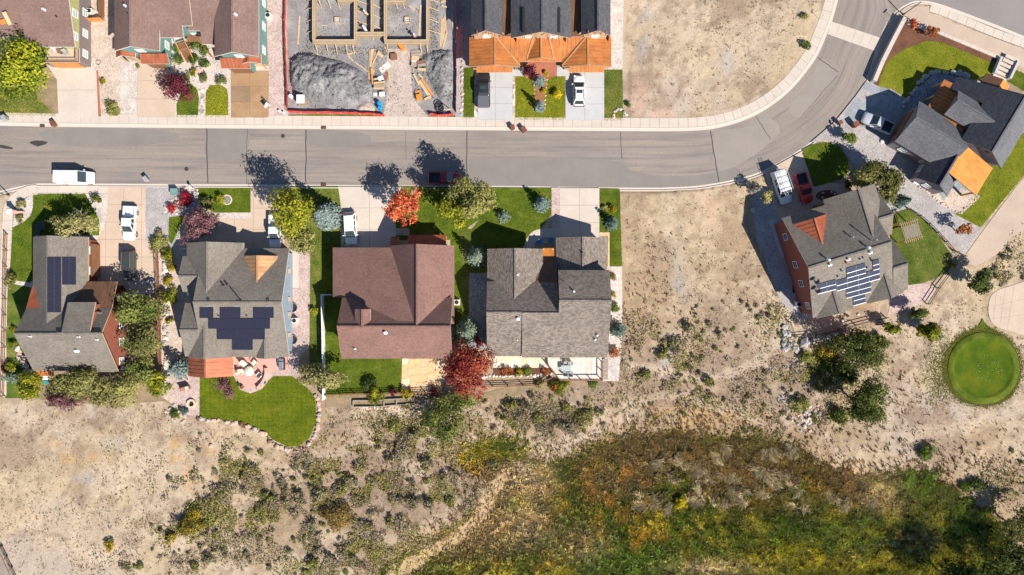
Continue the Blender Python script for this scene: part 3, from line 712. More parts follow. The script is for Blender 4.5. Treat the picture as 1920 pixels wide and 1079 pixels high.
pad('gravel_bed', 'gravel_pale', [(400,399),(470,399),(470,411),(410,411)])
paved('driveway', 'concrete_tan', [(470,351),(543,351),(545,395),(530,470),(405,470),(408,411),(470,411)], (3, 2.9))
lawn('lawn_dry', [(543,350),(634,350),(639,385),(639,462),(601,470),(604,690),(580,700),(581,470),(560,470),(548,400)])
pad('gravel_bed', 'gravel_pink', [(540,468),(582,468),(580,650),(560,672),(542,672)])
pad('garden_path', 'concrete', [(543,472),(560,472),(560,540),(543,540)])
pad('gravel_bed', 'gravel_pink', [(326,698),(376,690),(375,784),(345,776),(324,760)])
lawn('lawn_lush', [(375,700),(436,700),(450,731),(470,739),(492,730),(505,713),(513,706),(548,706),(575,727),(591,744),(593,790),(581,820),(562,836),(540,838),(514,826),(490,806),(450,791),(374,783)])
pad('stone_border', 'gravel_pink', [(430,668),(560,668),(560,704),(513,704),(504,712),(492,729),(470,738),(449,731),(434,710)], z=.03)
pad('patio', 'pink_concrete', [(434,660),(542,660),(542,697),(505,697),(500,708),(488,722),(471,728),(455,722),(442,705)], z=.05)
paved('driveway', 'concrete', [(634,350.5),(752,350.5),(742,385),(742,470),(639,470),(639,385)], (4.3, 3.2))
lawn('lawn', [(748,350),(890,352),(915,370),(912,402),(880,425),(865,445),(865,612),(845,612),(845,450),(742,450),(742,385)])
paved('garden_path', 'concrete', [(740,428),(766,428),(768,432),(768,442),(740,442)], (1.2, 1.2))
lawn('lawn', [(601,455),(650,455),(650,746),(608,746),(604,690)])
lawn('lawn', [(612,660),(756,660),(751,737),(612,741)])
lawn('lawn_dry', [(865,430),(916,430),(916,515),(880,515),(878,640),(850,640),(862,560)])
lawn('lawn', [(888,352),(1034,353),(1034,403),(1012,430),(990,442),(985,470),(915,470),(884,432),(906,402),(916,372)])
pad('gravel_bed', 'gravel_pink', [(1034,352),(1049,352),(1049,430),(1034,430)])
paved('driveway', 'concrete', [(1049,353),(1124,353),(1124,450),(1049,450)], (3.1, 2.6))
pad('garden_path', 'concrete', [(980,478),(984,456),(995,438),(1012,430),(1049,429),(1049,444),(1018,446),(1004,456),(1000,478)], True)
lawn('lawn', [(1124,354),(1162,355),(1166,500),(1143,500),(1140,437),(1124,437)])
pad('brick_edging', 'flag', [(1124,436),(1143,436),(1143,500),(1139.5,500),(1139.5,442.5),(1124,442.5)], z=.05)
pad('gravel_bed', 'gravel_pale', [(1130,500),(1166,500),(1167,620),(1160,715),(1130,715)])
pad('rock_mulch', 'gravel_blue', [(880,512),(920,512),(920,660),(878,650)])
pad('patio', 'flag_pale', [(925,662),(1060,662),(1060,691),(925,691)])
pad('planting_bed', 'mulch', [(925,690),(1036,690),(1036,706),(925,706)])
pad('yard_soil', 'lawn_soil', [(610,740),(905,738),(1034,705),(1034,735),(905,750),(610,765)])
# --- corner lots
paved('driveway', 'concrete_tan', [(1434,322),(1453,312),(1502,285),(1514,315),(1525,351),(1558,343),(1592,346),(1590,385),(1560,420),(1465,425),(1450,385)], (3.4, 3.4), rz=R(-17))
lawn('lawn', [(1504,281),(1522,271),(1548,267),(1574,275),(1589,298),(1592,320),(1580,335),(1556,342),(1526,350),(1513,313)])
pad('rock_mulch', 'gravel_grey', [(1408,372),(1436,350),(1452,385),(1480,440),(1512,605),(1465,570),(1418,450)])
pad('concrete_strip', 'concrete_grey', [(1441,412),(1468,408),(1484,470),(1482,482),(1464,484)], z=.05)
lawn('lawn_dry', smooth_loop([(1672,412),(1688,396),(1706,393),(1724,406),(1746,427),(1766,452),(1783,480),(1782,502),(1764,517),(1735,529),(1705,534),(1680,520),(1670,470)], 3))
pad('rock_mulch', 'gravel_pink', [(1670,560),(1702,535),(1736,531),(1755,545),(1742,562),(1700,580),(1665,590)])
pad('gravel_yard', 'gravel_grey', [(1519,268),(1566,228),(1603,182),(1626,150),(1700,190),(1745,300),(1770,340),(1800,402),(1841,430),(1808,478),(1764,442),(1722,403),(1706,390),(1670,400),(1640,360),(1610,335),(1594,300),(1576,272),(1548,264)])
paved('driveway', 'paver', [(1625,154),(1655,174),(1700,190),(1740,215),(1700,285),(1667,267),(1583,219),(1604,184)], (1.6, 1.6), rz=R(-31), gap=.03)
pad('rock_mulch', 'gravel_blue', [(1636,160),(1672,168),(1700,185),(1722,164),(1750,138),(1800,143),(1856,154),(1840,185),(1720,215),(1660,182)])
paved('garden_path', 'paver', [(1738,150),(1770,136),(1800,150),(1780,175),(1730,205),(1712,190)], (1, 1), rz=R(-31), gap=.03)
lawn('lawn_yellow', [(1645,162),(1662,116),(1692,93),(1737,76),(1765,78),(1868,121),(1854,157),(1800,143),(1752,138),(1722,164),(1700,186),(1672,167)])
pad('mulch_bed', 'mulch', [(1686,38),(1692,45),(1745,57),(1780,72),(1873,112),(1868,122),(1765,79.5),(1737,77.5),(1692,94.5),(1663,117),(1646,162),(1636,157)])
pad('verge', 'sand', [(1655,68),(1668,40),(1683,24),(1702,14),(1742,11),(1742,26),(1925,96),(2100,168),(2100,230),(1925,130),(1875,110),(1745,54),(1690,40),(1634,155),(1627,148),(1646,98)])
lawn('lawn', [(1900,130),(1990,170),(1990,215),(1888,152)])
lawn('lawn_yellow', [(1790,402),(1838,427),(1990,245),(1990,180),(1900,270),(1860,310),(1820,370)])
pad('rock_mulch', 'gravel_tan', [(1715,340),(1740,330),(1800,352),(1838,368),(1803,402),(1770,388),(1745,368)])
paved('patio', 'paver', [(1742,335),(1800,330),(1832,362),(1806,396),(1768,376)], (1.3, 1.3), rz=R(-31), gap=.03)
pad('sand_path', 'sand', [(1990,250),(1905,350),(1845,430),(1812,476),(1806,492),(1830,500),(1868,478),(1905,440),(1990,380)])
pad('cart_pad', 'pad_tan', smooth_loop([(1856,560),(1866,548),(1890,538),(1990,520),(1990,640),(1900,622),(1866,612),(1853,588)], 3))
lawn('lawn', smooth_loop([(1773,690),(1790,650),(1835,610),(1842,598),(1852,612),(1895,640),(1912,690),(1908,725),(1885,752),(1845,762),(1805,752),(1780,728)], 3))
pad('trail_end', 'sand', [(1905,1085),(1925,1035),(1990,1000),(1990,1200),(1900,1200)])
# ------------------------------------------------------------------ houses
def D(gx_, gy_, z=0.0): return Vector((gx_/S, -gy_/S, z))           # ground-scale photograph units from the centre
def plane_hit(px, py, pl):
    """point of a roof plane seen at a photograph pixel"""
    o = Vector((0, 0, H)); d = U(px, py, 0)-o; n, p = pl
    return o + d*((p-o).dot(n)/d.dot(n))
def plane_of(pts):
    n = (pts[1]-pts[0]).cross(pts[2]-pts[0]).normalized()
    return (n if n.z > 0 else -n, pts[0])
class House:
    def __init__(s, name, label, cat, base, F=D):
        s.F = F; s.root = thing(name, label, cat, base); s.faces = []; s.roofs = {}; s.cap = MB()
    def p(s, q): return s.F(q[0], q[1], q[2])
    def face(s, mat, pts, t=.2, nm=None):
        P = [s.p(q) for q in pts]; s.faces.append((P, plane_of(P))); s.roofs.setdefault((mat, nm), []).append((P, t))
        return plane_of(P)
    def gable(s, mat, axis, c, zr, e0, e1, ze, a0, a1, nm=None, ze2=None, cap=True):
        """ridge at c on one axis from a0 to a1 on the other; eaves at e0 and e1"""
        ze2 = ze if ze2 is None else ze2
        q = (lambda a, b, z: (a, b, z)) if axis == 'y' else (lambda a, b, z: (b, a, z))
        r = []
        for e, z in ((e0, ze), (e1, ze2)): r.append(s.face(mat, [q(c, a0, zr), q(c, a1, zr), q(e, a1, z), q(e, a0, z)], nm=nm))
        if cap: s.ridge(q(c, a0, zr), q(c, a1, zr), mat)
        return r
    def ridge(s, a, b, mat):
        s.roofs.setdefault((mat, 'ridge_cap'), []).append((s.p(a), s.p(b)))
    def finish_roof(s, trim='trim'):
        split = {}
        for (mat, nm), L in s.roofs.items():
            if nm == 'ridge_cap' or mat[:2] != 'sh':
                for e in L: split[(mat, nm, len(split))] = [e]
            else: split[(mat, nm, 0)] = L
        for (mat, nm, _), L in split.items():
            mb = MB()
            if nm == 'ridge_cap':
                for a, b in L: mb.beam(a+Vector((0,0,.02)), b+Vector((0,0,.02)), .26, .07)
                mb.build('ridge_cap', M[mat], s.root, uv=True); continue
            for P, t in L:
                mb.slab3(P, t)
                k = len(P); mb.m[-(k+2)] = 0
                for i in range(1, k+2): mb.m[-i] = 1
            metal = mat[:2] != 'sh'
            o = mb.build(nm or ('metal_roof' if metal else 'roof'), [M[mat], M[trim]], s.root, uv=True)
            if metal:
                sm = MB()
                for P, t in L: seams(sm, P, .62)
                if sm.v: tag(sm.build('seam', M[mat], o, uv=True), kind='stuff')
    def roofz(s, x, y, cap):
        z = None
        for P, (n, p) in s.faces:
            if in_poly(np.array([x]), np.array([y]), [(q.x, q.y) for q in P])[0]:
                h = p.z-(n.x*(x-p.x)+n.y*(y-p.y))/n.z-.16
                z = h if z is None or h > z else z
        return cap if z is None else (min(z, cap) if s._cap else z)
    def walls(s, mat, rect, cap=3.0, z0=-.3, force=False, poly=None, win=None, nm='wall'):
        """walls on a rectangle or polygon; their heads follow the underside of the roof"""
        s._cap = force
        if poly is None: x0, y0, x1, y1 = rect; poly = [(x0, y0), (x1, y0), (x1, y1), (x0, y1)]
        P = [s.F(a, b, 0) for a, b in poly]; mb = MB(); n = len(P); cx = sum(P, Vector())/n
        for i in range(n):
            a, b = P[i], P[(i+1) % n]; L = (b-a).length; k = max(2, int(L/.35)); vs = []
            for j in range(k+1):
                q = a+(b-a)*(j/k); qi = q+(cx-q)*.002; h = s.roofz(qi.x, qi.y, cap); vs += [(q.x, q.y, z0), (q.x, q.y, h)]
            mb.add(vs, [(2*j, 2*j+2, 2*j+3, 2*j+1) for j in range(k)])
            if win:
                d = (b-a)/L; nn = Vector((d.y, -d.x, 0));
                if nn.dot(a-cx) < 0: nn = -nn
                for lev in win:
                    m_ = int(L/3.1)
                    for j in range(m_):
                        q = a+d*(L*(j+.5)/m_); top = s.roofz((q-nn*.2).x, (q-nn*.2).y, cap)
                        if lev+.75 < top: s.window(q, d, nn, lev)
        return mb.build(nm, M[mat], s.root)
    def window(s, q, d, nn, z, w=1.1, h=1.15, frame='white', pane='glass_pale'):
        mb = MB(); a = Vector((q.x, q.y, z))
        for sx in (-1, 1): mb.beam(a+d*(sx*w/2)-Vector((0,0,h/2))+nn*.03, a+d*(sx*w/2)+Vector((0,0,h/2))+nn*.03, .07, .08)
        for sz in (-1, 0, 1): mb.beam(a-d*(w/2+.05)+Vector((0,0,sz*h/2))+nn*.03, a+d*(w/2+.05)+Vector((0,0,sz*h/2))+nn*.03, .07 if sz else .04, .08 if sz else .05)
        o = mb.build('window', M[frame], s.root)
        g = MB(); g.add([a+d*(-w/2)+Vector((0,0,-h/2))+nn*.025, a+d*(w/2)+Vector((0,0,-h/2))+nn*.025, a+d*(w/2)+Vector((0,0,h/2))+nn*.025, a+d*(-w/2)+Vector((0,0,h/2))+nn*.025], [(0,1,2,3)])
        g.build('pane', M[pane], o)
    def door(s, a, b, h=2.2, mat='wood', out=.05, nm='garage_door'):
        """sectional door on the wall line a-b"""
        A = s.F(a[0], a[1], 0); B = s.F(b[0], b[1], 0); d = (B-A).normalized(); nn = Vector((d.y, -d.x, 0)); mb = MB()
        if nn.dot(A-s.root.location) < 0: nn = -nn
        for k in range(4): z = .06+h/4*(k+.5); mb.beam(A+Vector((0,0,z))+nn*out, B+Vector((0,0,z))+nn*out, .06, h/4-.03)
        mb.build(nm, M[mat], s.root)
    def pipe(s, px, py, pl, r=.07, h=.5, mat='white', nm='vent_pipe', hat=False):
        q = plane_hit(px, py, pl); mb = MB(); mb.tube(q-Vector((0,0,.1)), q+Vector((0,0,h)), r, n=8); mb.tube(q-Vector((0,0,.08)), q+Vector((0,0,.04))+pl[0]*.02, r*2.2, r*1.5, n=10)
        if hat: mb.tube(q+Vector((0,0,h)), q+Vector((0,0,h+.12)), r*1.7, r*1.2, n=8)
        mb.build(nm, M[mat], s.root, smooth=False)
    def roof_box(s, px, py, pl, w=.35, mat='trim_dark', nm='roof_vent', h=.22):
        q = plane_hit(px, py, pl); rot = pl[0].to_track_quat('Z', 'Y').to_matrix(); mb = MB(); mb.box(q, (w, w, h), tilt=rot); mb.build(nm, M[mat], s.root)
    def post(s, q, h, w=.2, mat='trim_tan', z0=0.0, nm='post'):
        A = s.F(q[0], q[1], z0); mb = MB(); mb.box((A.x, A.y, z0+(h-z0)/2), (w, w, h-z0)); mb.build(nm, M[mat], s.root)
def seams(mb, P, sp):
    """standing seams running up the slope of a planar polygon"""
    n, p0 = plane_of(P)
    if n.z > .9995: return
    t = Vector((0,0,1)).cross(n).normalized(); b = n.cross(t)
    q = [((p-p0).dot(t), (p-p0).dot(b)) for p in P]; lo = min(a[0] for a in q); hi = max(a[0] for a in q)
    k = int((hi-lo)/sp)
    for i in range(1, k+1):
        u = lo+(hi-lo)*i/(k+1); ys = []
        for j in range(len(q)):
            a, c = q[j], q[(j+1) % len(q)]
            if (a[0] > u) != (c[0] > u): ys.append(a[1]+(c[1]-a[1])*(u-a[0])/(c[0]-a[0]))
        ys.sort()
        for y0, y1 in zip(ys[::2], ys[1::2]):
            A = p0+t*u+b*(y0+.03)+n*.015; B = p0+t*u+b*(y1-.03)+n*.015; mb.beam(A, B, .045, .05)
def solar(house, pl, quads, cell='solar', rails=None):
    """an array of panels, each given by its four photograph corners on the roof plane"""
    n, p = pl; up = (n, p+n*.14); A = []
    for qd in quads: A.append([plane_hit(x, y, up) for x, y in qd])
    mb = MB()
    for a in A:
        for k in (.25, .75):
            u0 = a[0]+(a[3]-a[0])*k-n*.06; u1 = a[1]+(a[2]-a[1])*k-n*.06; mb.beam(u0, u1, .05, .05)
    arr = mb.build('solar_array', M['alu'], house.root)
    for a in A:
        c = sum(a, Vector())/4; v = [c+(q-c)*.985 for q in a]; w = [c+(q-c)*.955+n*.022 for q in a]; mb = MB()
        vb = [q-n*.035 for q in v]; v = [q+n*.02 for q in v]
        mb.add(v+vb, [(0,1,2,3),(4,7,6,5),(0,4,5,1),(1,5,6,2),(2,6,7,3),(3,7,4,0)], 0); mb.add(w, [(0,1,2,3)], 1)
        if rails: e = (v[2]-v[1])*.065; mb.add([v[3]+e*.2+n*.012, v[2]+e*.2+n*.012, v[2]+e+n*.012, v[3]+e+n*.012], [(0,1,2,3)], 2)
        mb.build('panel', [M['pframe'], M[cell], M['alu']], arr)
def cells(rows, px0, py0, k, w, h):
    out = []
    for y, spans in rows:
        for x0, nn in spans:
            for i in range(nn):
                a = px0+(x0+i*w)/k; b = px0+(x0+(i+1)*w)/k; c = py0+y/k; d = py0+(y+h)/k; out.append([(a, c), (b, c), (b, d), (a, d)])
    return out

# --- grey roofed house with the long solar strip, by the trail (rust red walls)
h = House('house', 'grey shingled house with rust red walls and a tall solar strip on its garage wing', 'house', D(-800, 40))
sg = 'sh_grey'
h.face(sg, [(-872,81,7.1),(-796,81,7.1),(-796,152,3.0),(-872,152,3.0)]); hs = h.face(sg, [(-796,80,7.28),(-717,80,7.28),(-717,154,3.1),(-796,154,3.1)], .3)
hn = h.face(sg, [(-872,81,7.1),(-719,81,7.1),(-719,37,4.5),(-872,37,4.5)]); h.ridge((-872,81,7.1), (-796,81,7.1), sg); h.ridge((-796,80,7.28), (-717,80,7.28), sg)
h.face('rust_red', [(-873,38,4.52),(-835,38,4.52),(-835,-5,3.05),(-873,-5,3.05)]); h.face('rust_brown', [(-800,38,4.5),(-719,38,4.5),(-719,-11,3.1),(-800,-11,3.1)])
hd = h.face(sg, [(-787,79,7.3),(-738,79,7.3),(-738,26,5.9),(-787,26,5.9)], .25, nm='dormer_roof')
_, hw = h.gable(sg, 'y', -822, 6.0, -873, -772, 3.0, -92, 66)
h.face('rust', [(-868,146,2.95),(-838,146,2.95),(-838,162,2.6),(-868,162,2.6)], .1)
h.finish_roof('trim_tan')
h.walls('brick_red', (-867,43,-723,146), 3); h.walls('brick_red', (-868,-87,-777,62), 3, win=(1.5,)); h.walls('brick_red', (-784,30,-741,72), 5.7, z0=3.5, nm='dormer_wall')
h.door((-772.5,-80), (-772.5,-20), 2.2, 'wood'); h.post((-724,-6), 3.0); h.post((-765,-6), 3.0)
for yy in (70, 100, 136): h.window(D(-722.5, yy), Vector((0,1,0)), Vector((1,0,0)), 1.4)
k = 3.854
solar(h, hw, cells([(y, [(340, 2)]) for y in (203, 253, 303, 353, 403, 453, 503, 553)], 0, 430, k, 51.5, 49) + cells([(y, [(448, 2)]) for y in (203, 253, 303, 353)], 0, 430, k, 51, 49))
h.pipe(144, 578, plane_of([D(-822,0,6), D(-772,0,3), D(-772,40,3)]), .07, .4); h.pipe(181, 587, hn, .1, .5, 'steel', hat=True); h.pipe(189, 587, hn, .09, .5, 'steel', hat=True); h.pipe(145, 658, hs, .14, .45, 'white', hat=True); h.pipe(183, 637, hs); h.pipe(58, 631, plane_of([D(-872,81,7.1), D(-796,81,7.1), D(-796,152,3)])); h.pipe(149, 632, hs)

# --- house with many gables and the stepped solar field (pale blue walls)
h = House('house', 'stone grey many-gabled house with pale blue walls, copper porch and a stepped dark solar field', 'house', D(-490, 30))
sm = 'sh_mid'
hn = h.face(sm, [(-560,26,6.9),(-404,26,6.9),(-404,-71,3.5),(-560,-71,3.5)]); hs = h.face(sm, [(-560,26,6.9),(-404,26,6.9),(-404,126,3.5),(-560,126,3.5)]); h.ridge((-560,26,6.9), (-404,26,6.9), sm)
h.gable(sm, 'y', -538.5, 6.3, -590, -486.5, 3.5, -81, 14); h.gable(sm, 'x', -20, 5.0, -57, 8, 3.5, -597, -545)
h.gable(sm, 'x', 76, 5.25, 28, 125, 3.5, -593, -560.1)
h.gable(sm, 'y', -547, 5.55, -587, -507, 3.52, 52, 127); h.gable(sm, 'y', -443, 4.75, -463, -424, 3.6, 82, 128)
h.gable('copper', 'y', -547, 5.4, -588, -506, 3.35, 127.2, 161)
h.gable('tan_metal', 'y', -453, 5.6, -481, -423, 4.2, -57, -6, nm='dormer_roof')
h.finish_roof('trim')
h.walls('blue_side', (-553,-64,-411,118), 3); h.walls('blue_side', (-584,-74,-494,2), 3, win=(1.5,)); h.walls('blue_side', (-590,-50,-550,3), 3); h.walls('blue_side', (-586,34,-550,118), 3)
h.walls('tan_side', (-476,-52,-428,-10), 4, z0=3.6, nm='dormer_wall'); h.walls('tan_side', (-582,120,-512,124), 3)
for q in ((-583,157), (-547,157), (-511,157)): h.post(q, 3.4, .25)
h.door((-478,-64.5), (-420,-64.5), 2.2, 'trim')
for yy in (-30, 22, 50, 88): h.window(D(-410.5, yy), Vector((0,1,0)), Vector((1,0,0)), 1.9, .75, 1.0, 'trim_tan')
q4 = cells([(548, [(202, 2), (343, 3), (575, 3)]), (623, [(262, 9)]), (697, [(322, 7)]), (770, [(429, 3)])], 320, 430, 3.7208, 47.9, 72.5)
solar(h, hs, q4)
for q in ((419, 535), (426, 533)): h.pipe(*q, hn, .09, .35, 'black', hat=True)
h.pipe(451, 563, hn, .08, 1.7, 'black')
for q in ((390.5, 562), (502, 562)): h.roof_box(*q, hn)
for q in ((390.5, 573), (444, 573), (502, 573)): h.roof_box(*q, hs, mat='steel')
for q in ((410, 592), (463, 592), (434, 624)): h.pipe(*q, hs, .06, .35, 'black')

# --- red brown roofed house
h = House('house', 'red brown shingled house with a wide hipped garage roof and a dark red porch roof', 'house', D(-215, 40))
rb = 'sh_redbrown'
hn = h.face(rb, [(-305.5,67.8,7.5),(-107,67.8,7.5),(-107,18,4.4),(-305.5,18,4.4)]); hs = h.face(rb, [(-305.5,67.8,7.5),(-107,67.8,7.5),(-107,127.5,4.8),(-305.5,127.5,4.8)]); h.ridge((-305.5,67.8,7.5), (-107,67.8,7.5), rb)
h.face(rb, [(-325,-72.5,3.5),(-325,17.6,3.5),(-304,19,4.08),(-304,60,4.08),(-198,57.5,7.0)]); h.face(rb, [(-325,-72.5,3.5),(-198,57.5,7.0),(-172,57.5,7.0),(-205,-72.5,3.5)])
h.gable(rb, 'y', -166, 7.42, -220, -105, 3.5, -76, 66); h.gable(rb, 'y', -261, 7.65, -275.5, -248, 6.9, 38, 70, nm='dormer_roof')
h.face('rust_red', [(-190,-78,3.3),(-120,-78,3.3),(-120,-96,2.75),(-190,-96,2.75)], .12); h.face('rust_red', [(-222,-74,3.2),(-206.5,-74,3.2),(-206.5,-93,2.7),(-222,-93,2.7)], .12)
h.finish_roof('trim')
h.walls('cream', (-299,25,-114,121), 4, win=(1.4,)); h.walls('cream', (-319,-66,-215,20), 3.3, win=(1.5,)); h.walls('cream', (-213,-70,-112,60), 3.4, win=(1.5,)); h.walls('cream', (-272,41,-251,64), 7, z0=5, nm='dormer_wall')
h.door((-316,-66.6), (-226,-66.6), 2.2, 'trim'); h.post((-187,-93), 2.8); h.post((-123,-93), 2.8); h.post((-214,-91), 2.75, .3, 'wood')
h.pipe(723, 624, hs, .14, .5, 'white', hat=True); h.pipe(666, 654.5, hs, .08, .6, 'white')

# --- taupe shingled house with the paved terrace
h = House('house', 'taupe shingled house in stepped blocks with a small orange steel canopy over its entry', 'house', D(60, 30))
tp = 'sh_taupe'
h.face(tp, [(-45,44,6.95),(82,44,6.95),(82,-11,4.2),(-45,-11,4.2)]); h.face(tp, [(-45,44,6.95),(17.5,44,6.95),(17.5,125,3.3),(-45,125,3.3)])
hs = h.face(tp, [(82,22.7,8.0),(173,22.7,8.0),(173,127,3.6),(18,127,3.6),(18,44,7.1),(82,44,7.1)], .3); hn = h.face(tp, [(82,22.7,8.0),(173,22.7,8.0),(173,-31,5.7),(82,-31,5.7)], .25)
h.ridge((82,22.7,8.0), (173,22.7,8.0), tp); h.ridge((-45,44,6.95), (18,44,6.95), tp)
hw = h.gable(tp, 'y', 5.3, 5.7, -45, 56, 3.5, -70, 24); hg = h.gable(tp, 'y', 126.7, 4.9, 80, 173.5, 3.0, -91, -24)
h.face('rust_brown', [(44,-9,4.3),(81,-9,4.3),(81,-56,3.05),(44,-56,3.05)]); h.face('rust_bright', [(56,-55,2.98),(77,-55,2.98),(77,-72,2.7),(56,-72,2.7)], .12)
h.finish_roof('trim')
h.walls('tan_side', (-39,-4,82,119), 3, win=(1.5,)); h.walls('tan_side', (-39,-64,50,2), 3, win=(1.5,)); h.walls('tan_side', (88,-25,167,120), 3, win=(1.5, 4.2)); h.walls('tan_side', (85,-84,168,-25), 3, win=(1.5,))
h.door((92,-84.6), (160,-84.6), 2.2, 'trim'); h.post((58,-70), 2.75); h.post((75,-70), 2.75)
h.pipe(971, 590-75, hw[1], .09, .3, 'white'); h.pipe(1076, 547, hn, .1, .35, 'white', hat=True); h.pipe(1092, 474, hg[0], .12, .3, 'black'); h.pipe(971, 598, plane_of([D(-45,44,6.95), D(17,44,6.95), D(17,125,3.3)]), .15, .4, 'white', hat=True); h.pipe(970, 638, plane_of([D(-45,44,6.95), D(17,44,6.95), D(17,125,3.3)]), .06, .3)
for q in ((1116, 637), (1119.5, 629)): h.pipe(*q, hs, .09, .4, 'white', hat=True)
h.pipe(1055, 527, hn, .05, .9, 'black')

# --- red walled house turned on its lot, with tilted solar rows
A5 = D(483, -124); u5 = Vector((.9555, .295, 0)); v5 = Vector((.295, -.9555, 0))
def F5(u, v, z=0.0): return Vector((A5.x, A5.y, 0)) + u5*(u/S) + v5*(v/S) + Vector((0, 0, z))
h = House('house', 'grey shingled house with tall red walls, a red steel dormer and blue solar rows', 'house', F5(80, 95), F5)
gg = 'sh_grey'
hn = h.face(gg, [(0,0,5),(0,94,8.7),(150,94,8.7),(150,0,5)]); hs = h.face(gg, [(0,94,8.7),(150,94,8.7),(150,187,5),(0,187,5)]); h.ridge((0,94,8.7), (150,94,8.7), gg)
h.gable(gg, 'y', 127, 7.95, 80, 176, 5, -10, 76); h.gable(gg, 'x', 51, 6.3, 8, 86, 4.4, 140, 183); h.gable(gg, 'x', 141, 7.0, 94, 188, 5, 150.1, 177)
h.gable('rust_red', 'y', 42, 7.45, 12, 73.5, 5.7, 16, 66, nm='dormer_roof'); h.gable(gg, 'y', 40, 6.55, 6.5, 74, 5, 140, 190); h.gable(gg, 'y', 135, 6.65, 101, 169, 5, 130, 191)
h.finish_roof('trim')
h.walls('red_side', (6,7,144,181), 5, z0=-.6); h.walls('red_side', (86,-3,169,80), 5, win=(1.5,)); h.walls('red_side', (140,14,176,80), 4); h.walls('red_side', (144,100,171,181), 5); h.walls('red_side', (17,20,69,60), 6, z0=5, nm='dormer_wall')
h.walls('red_side', (11,176,68,183), 5); h.walls('red_side', (107,176,163,184), 5)
for v in (35, 88, 124, 166): h.window(F5(5.6, v), -v5, -u5, 3.4 if v != 35 else 3.0, 1.0, 1.3, 'white', 'glass')
h.door((20, 6.4), (74, 6.4), 2.2, 'trim')
def row(x0, y0, x1, y1, nn, dep=36.5):
    out = []; n_ = (10.5, dep)
    for i in range(nn):
        a = (x0+(x1-x0)*i/nn, y0+(y1-y0)*i/nn); b = (x0+(x1-x0)*(i+1)/nn, y0+(y1-y0)*(i+1)/nn); q = [a, b, (b[0]+1, b[1]+dep), (a[0]+1, a[1]+dep)]
        out.append([(1440+X/3.854, 340+Y/3.854) for X, Y in q])
    return out
q5 = row(758,574,803,560,1)+row(760,607,805,595,1)+row(568,630,705,590,2)+row(570,664,707,626,2)+row(495,720,808,630,4)+row(497,757,809,667,4)+row(357,746,492,710,2,33)+row(357,782,493,747,2,33)+row(566,776,745,728,2,34)+row(567,811,745,764,2,34)+row(616,834,705,809,1,32)+row(617,868,706,843,1,32)
solar(h, hs, q5, 'solar_blue', True)
for x, y, pl, hh, m_ in ((603,407,hn,.5,'steel'),(745,430,hn,1.5,'steel'),(722,482,hn,.5,'white'),(735,517,hs,.5,'white'),(432,570,hn,.5,'white'),(443,605,hs,.5,'white'),(576,566,hs,.45,'white'),(563,590,hs,.35,'copper'),(665,568,hs,.35,'steel'),(687,558,hs,.35,'steel'),(533,652,hs,.5,'steel'),(506,693,hs,.4,'steel'),(717,630,hs,.4,'steel'),(747,572,hs,.6,'black')):
    h.pipe(1440+x/3.854, 340+y/3.854, pl, .12 if m_ == 'white' else .09, hh, m_, hat=True)
q = plane_hit(1527, 528, hs); mb = MB(); mb.tube(q, q+Vector((0,0,.7)), .03, n=6); mb.lathe([(.05,.0),(.35,.12),(.42,.2),(.40,.21),(.05,.05)], (q.x, q.y, q.z+.6), 12); mb.build('satellite_dish', M['black'], h.root)
q = plane_hit(1529, 545, hs); mb = MB(); mb.tube(q, q+Vector((0,0,.8)), .03, n=6); mb.lathe([(.05,.0),(.35,.12),(.42,.2),(.40,.21),(.05,.05)], (q.x, q.y, q.z+.6), 12); mb.build('satellite_dish', M['black'], h.root)

# --- dark slate house with orange steel porches, turned on the corner lot
B6 = D(847.4, -239.5); a6 = Vector((.514, .858, 0)); b6 = Vector((.858, -.514, 0))
def F6(a, b, z=0.0):
    q = (Vector((B6.x, B6.y, 0)) + a6*(a/S) + b6*(b/S))*.997
    return Vector((q.x, q.y, z+.3 if z > 0 else 0))
h = House('house', 'dark slate roofed house with several gables and bright orange steel porch roofs', 'house', F6(20, -30), F6)
sl = 'sh_slate'; sl2 = 'sh_slate_l'
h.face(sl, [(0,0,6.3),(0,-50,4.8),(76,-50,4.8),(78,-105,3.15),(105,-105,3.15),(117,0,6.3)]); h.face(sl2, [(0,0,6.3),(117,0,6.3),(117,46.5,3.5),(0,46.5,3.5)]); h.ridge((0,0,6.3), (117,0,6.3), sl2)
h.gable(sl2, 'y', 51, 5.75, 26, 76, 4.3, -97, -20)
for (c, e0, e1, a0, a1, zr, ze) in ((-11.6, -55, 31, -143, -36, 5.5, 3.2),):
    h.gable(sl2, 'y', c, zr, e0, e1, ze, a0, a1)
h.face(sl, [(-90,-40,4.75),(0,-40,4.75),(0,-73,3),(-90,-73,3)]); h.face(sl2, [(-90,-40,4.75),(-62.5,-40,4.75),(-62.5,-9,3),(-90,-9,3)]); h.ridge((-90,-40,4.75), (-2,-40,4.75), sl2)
h.face('rust_bright', [(-62,-39,4.72),(-4,-39,4.72),(-4,36,3.0),(-62,36,3.0)], .16); h.face('rust', [(-6,-50,3.9),(91,-50,3.9),(91,-122,2.8),(-6,-122,2.8)], .16)
h.face('rust_brown', [(112,-34,3.7),(140,-34,3.7),(140,-62,2.8),(112,-62,2.8)], .14); h.face('rust_bright', [(112,-34,3.7),(140,-34,3.7),(140,-14,2.9),(112,-14,2.9)], .14)
h.finish_roof('trim_dark')
h.walls('purple_side', (6,-45,111,41), 3, win=(1.5,)); h.walls('purple_side', (83,-99,101,-40), 3, win=(1.5,)); h.walls('purple_side', (-50,-137,26,-45), 3, win=(1.5,)); h.walls('purple_side', (30,-91,72,-40), 4); h.walls('purple_side', (-84,-68,0,-15), 3, win=(1.5,))
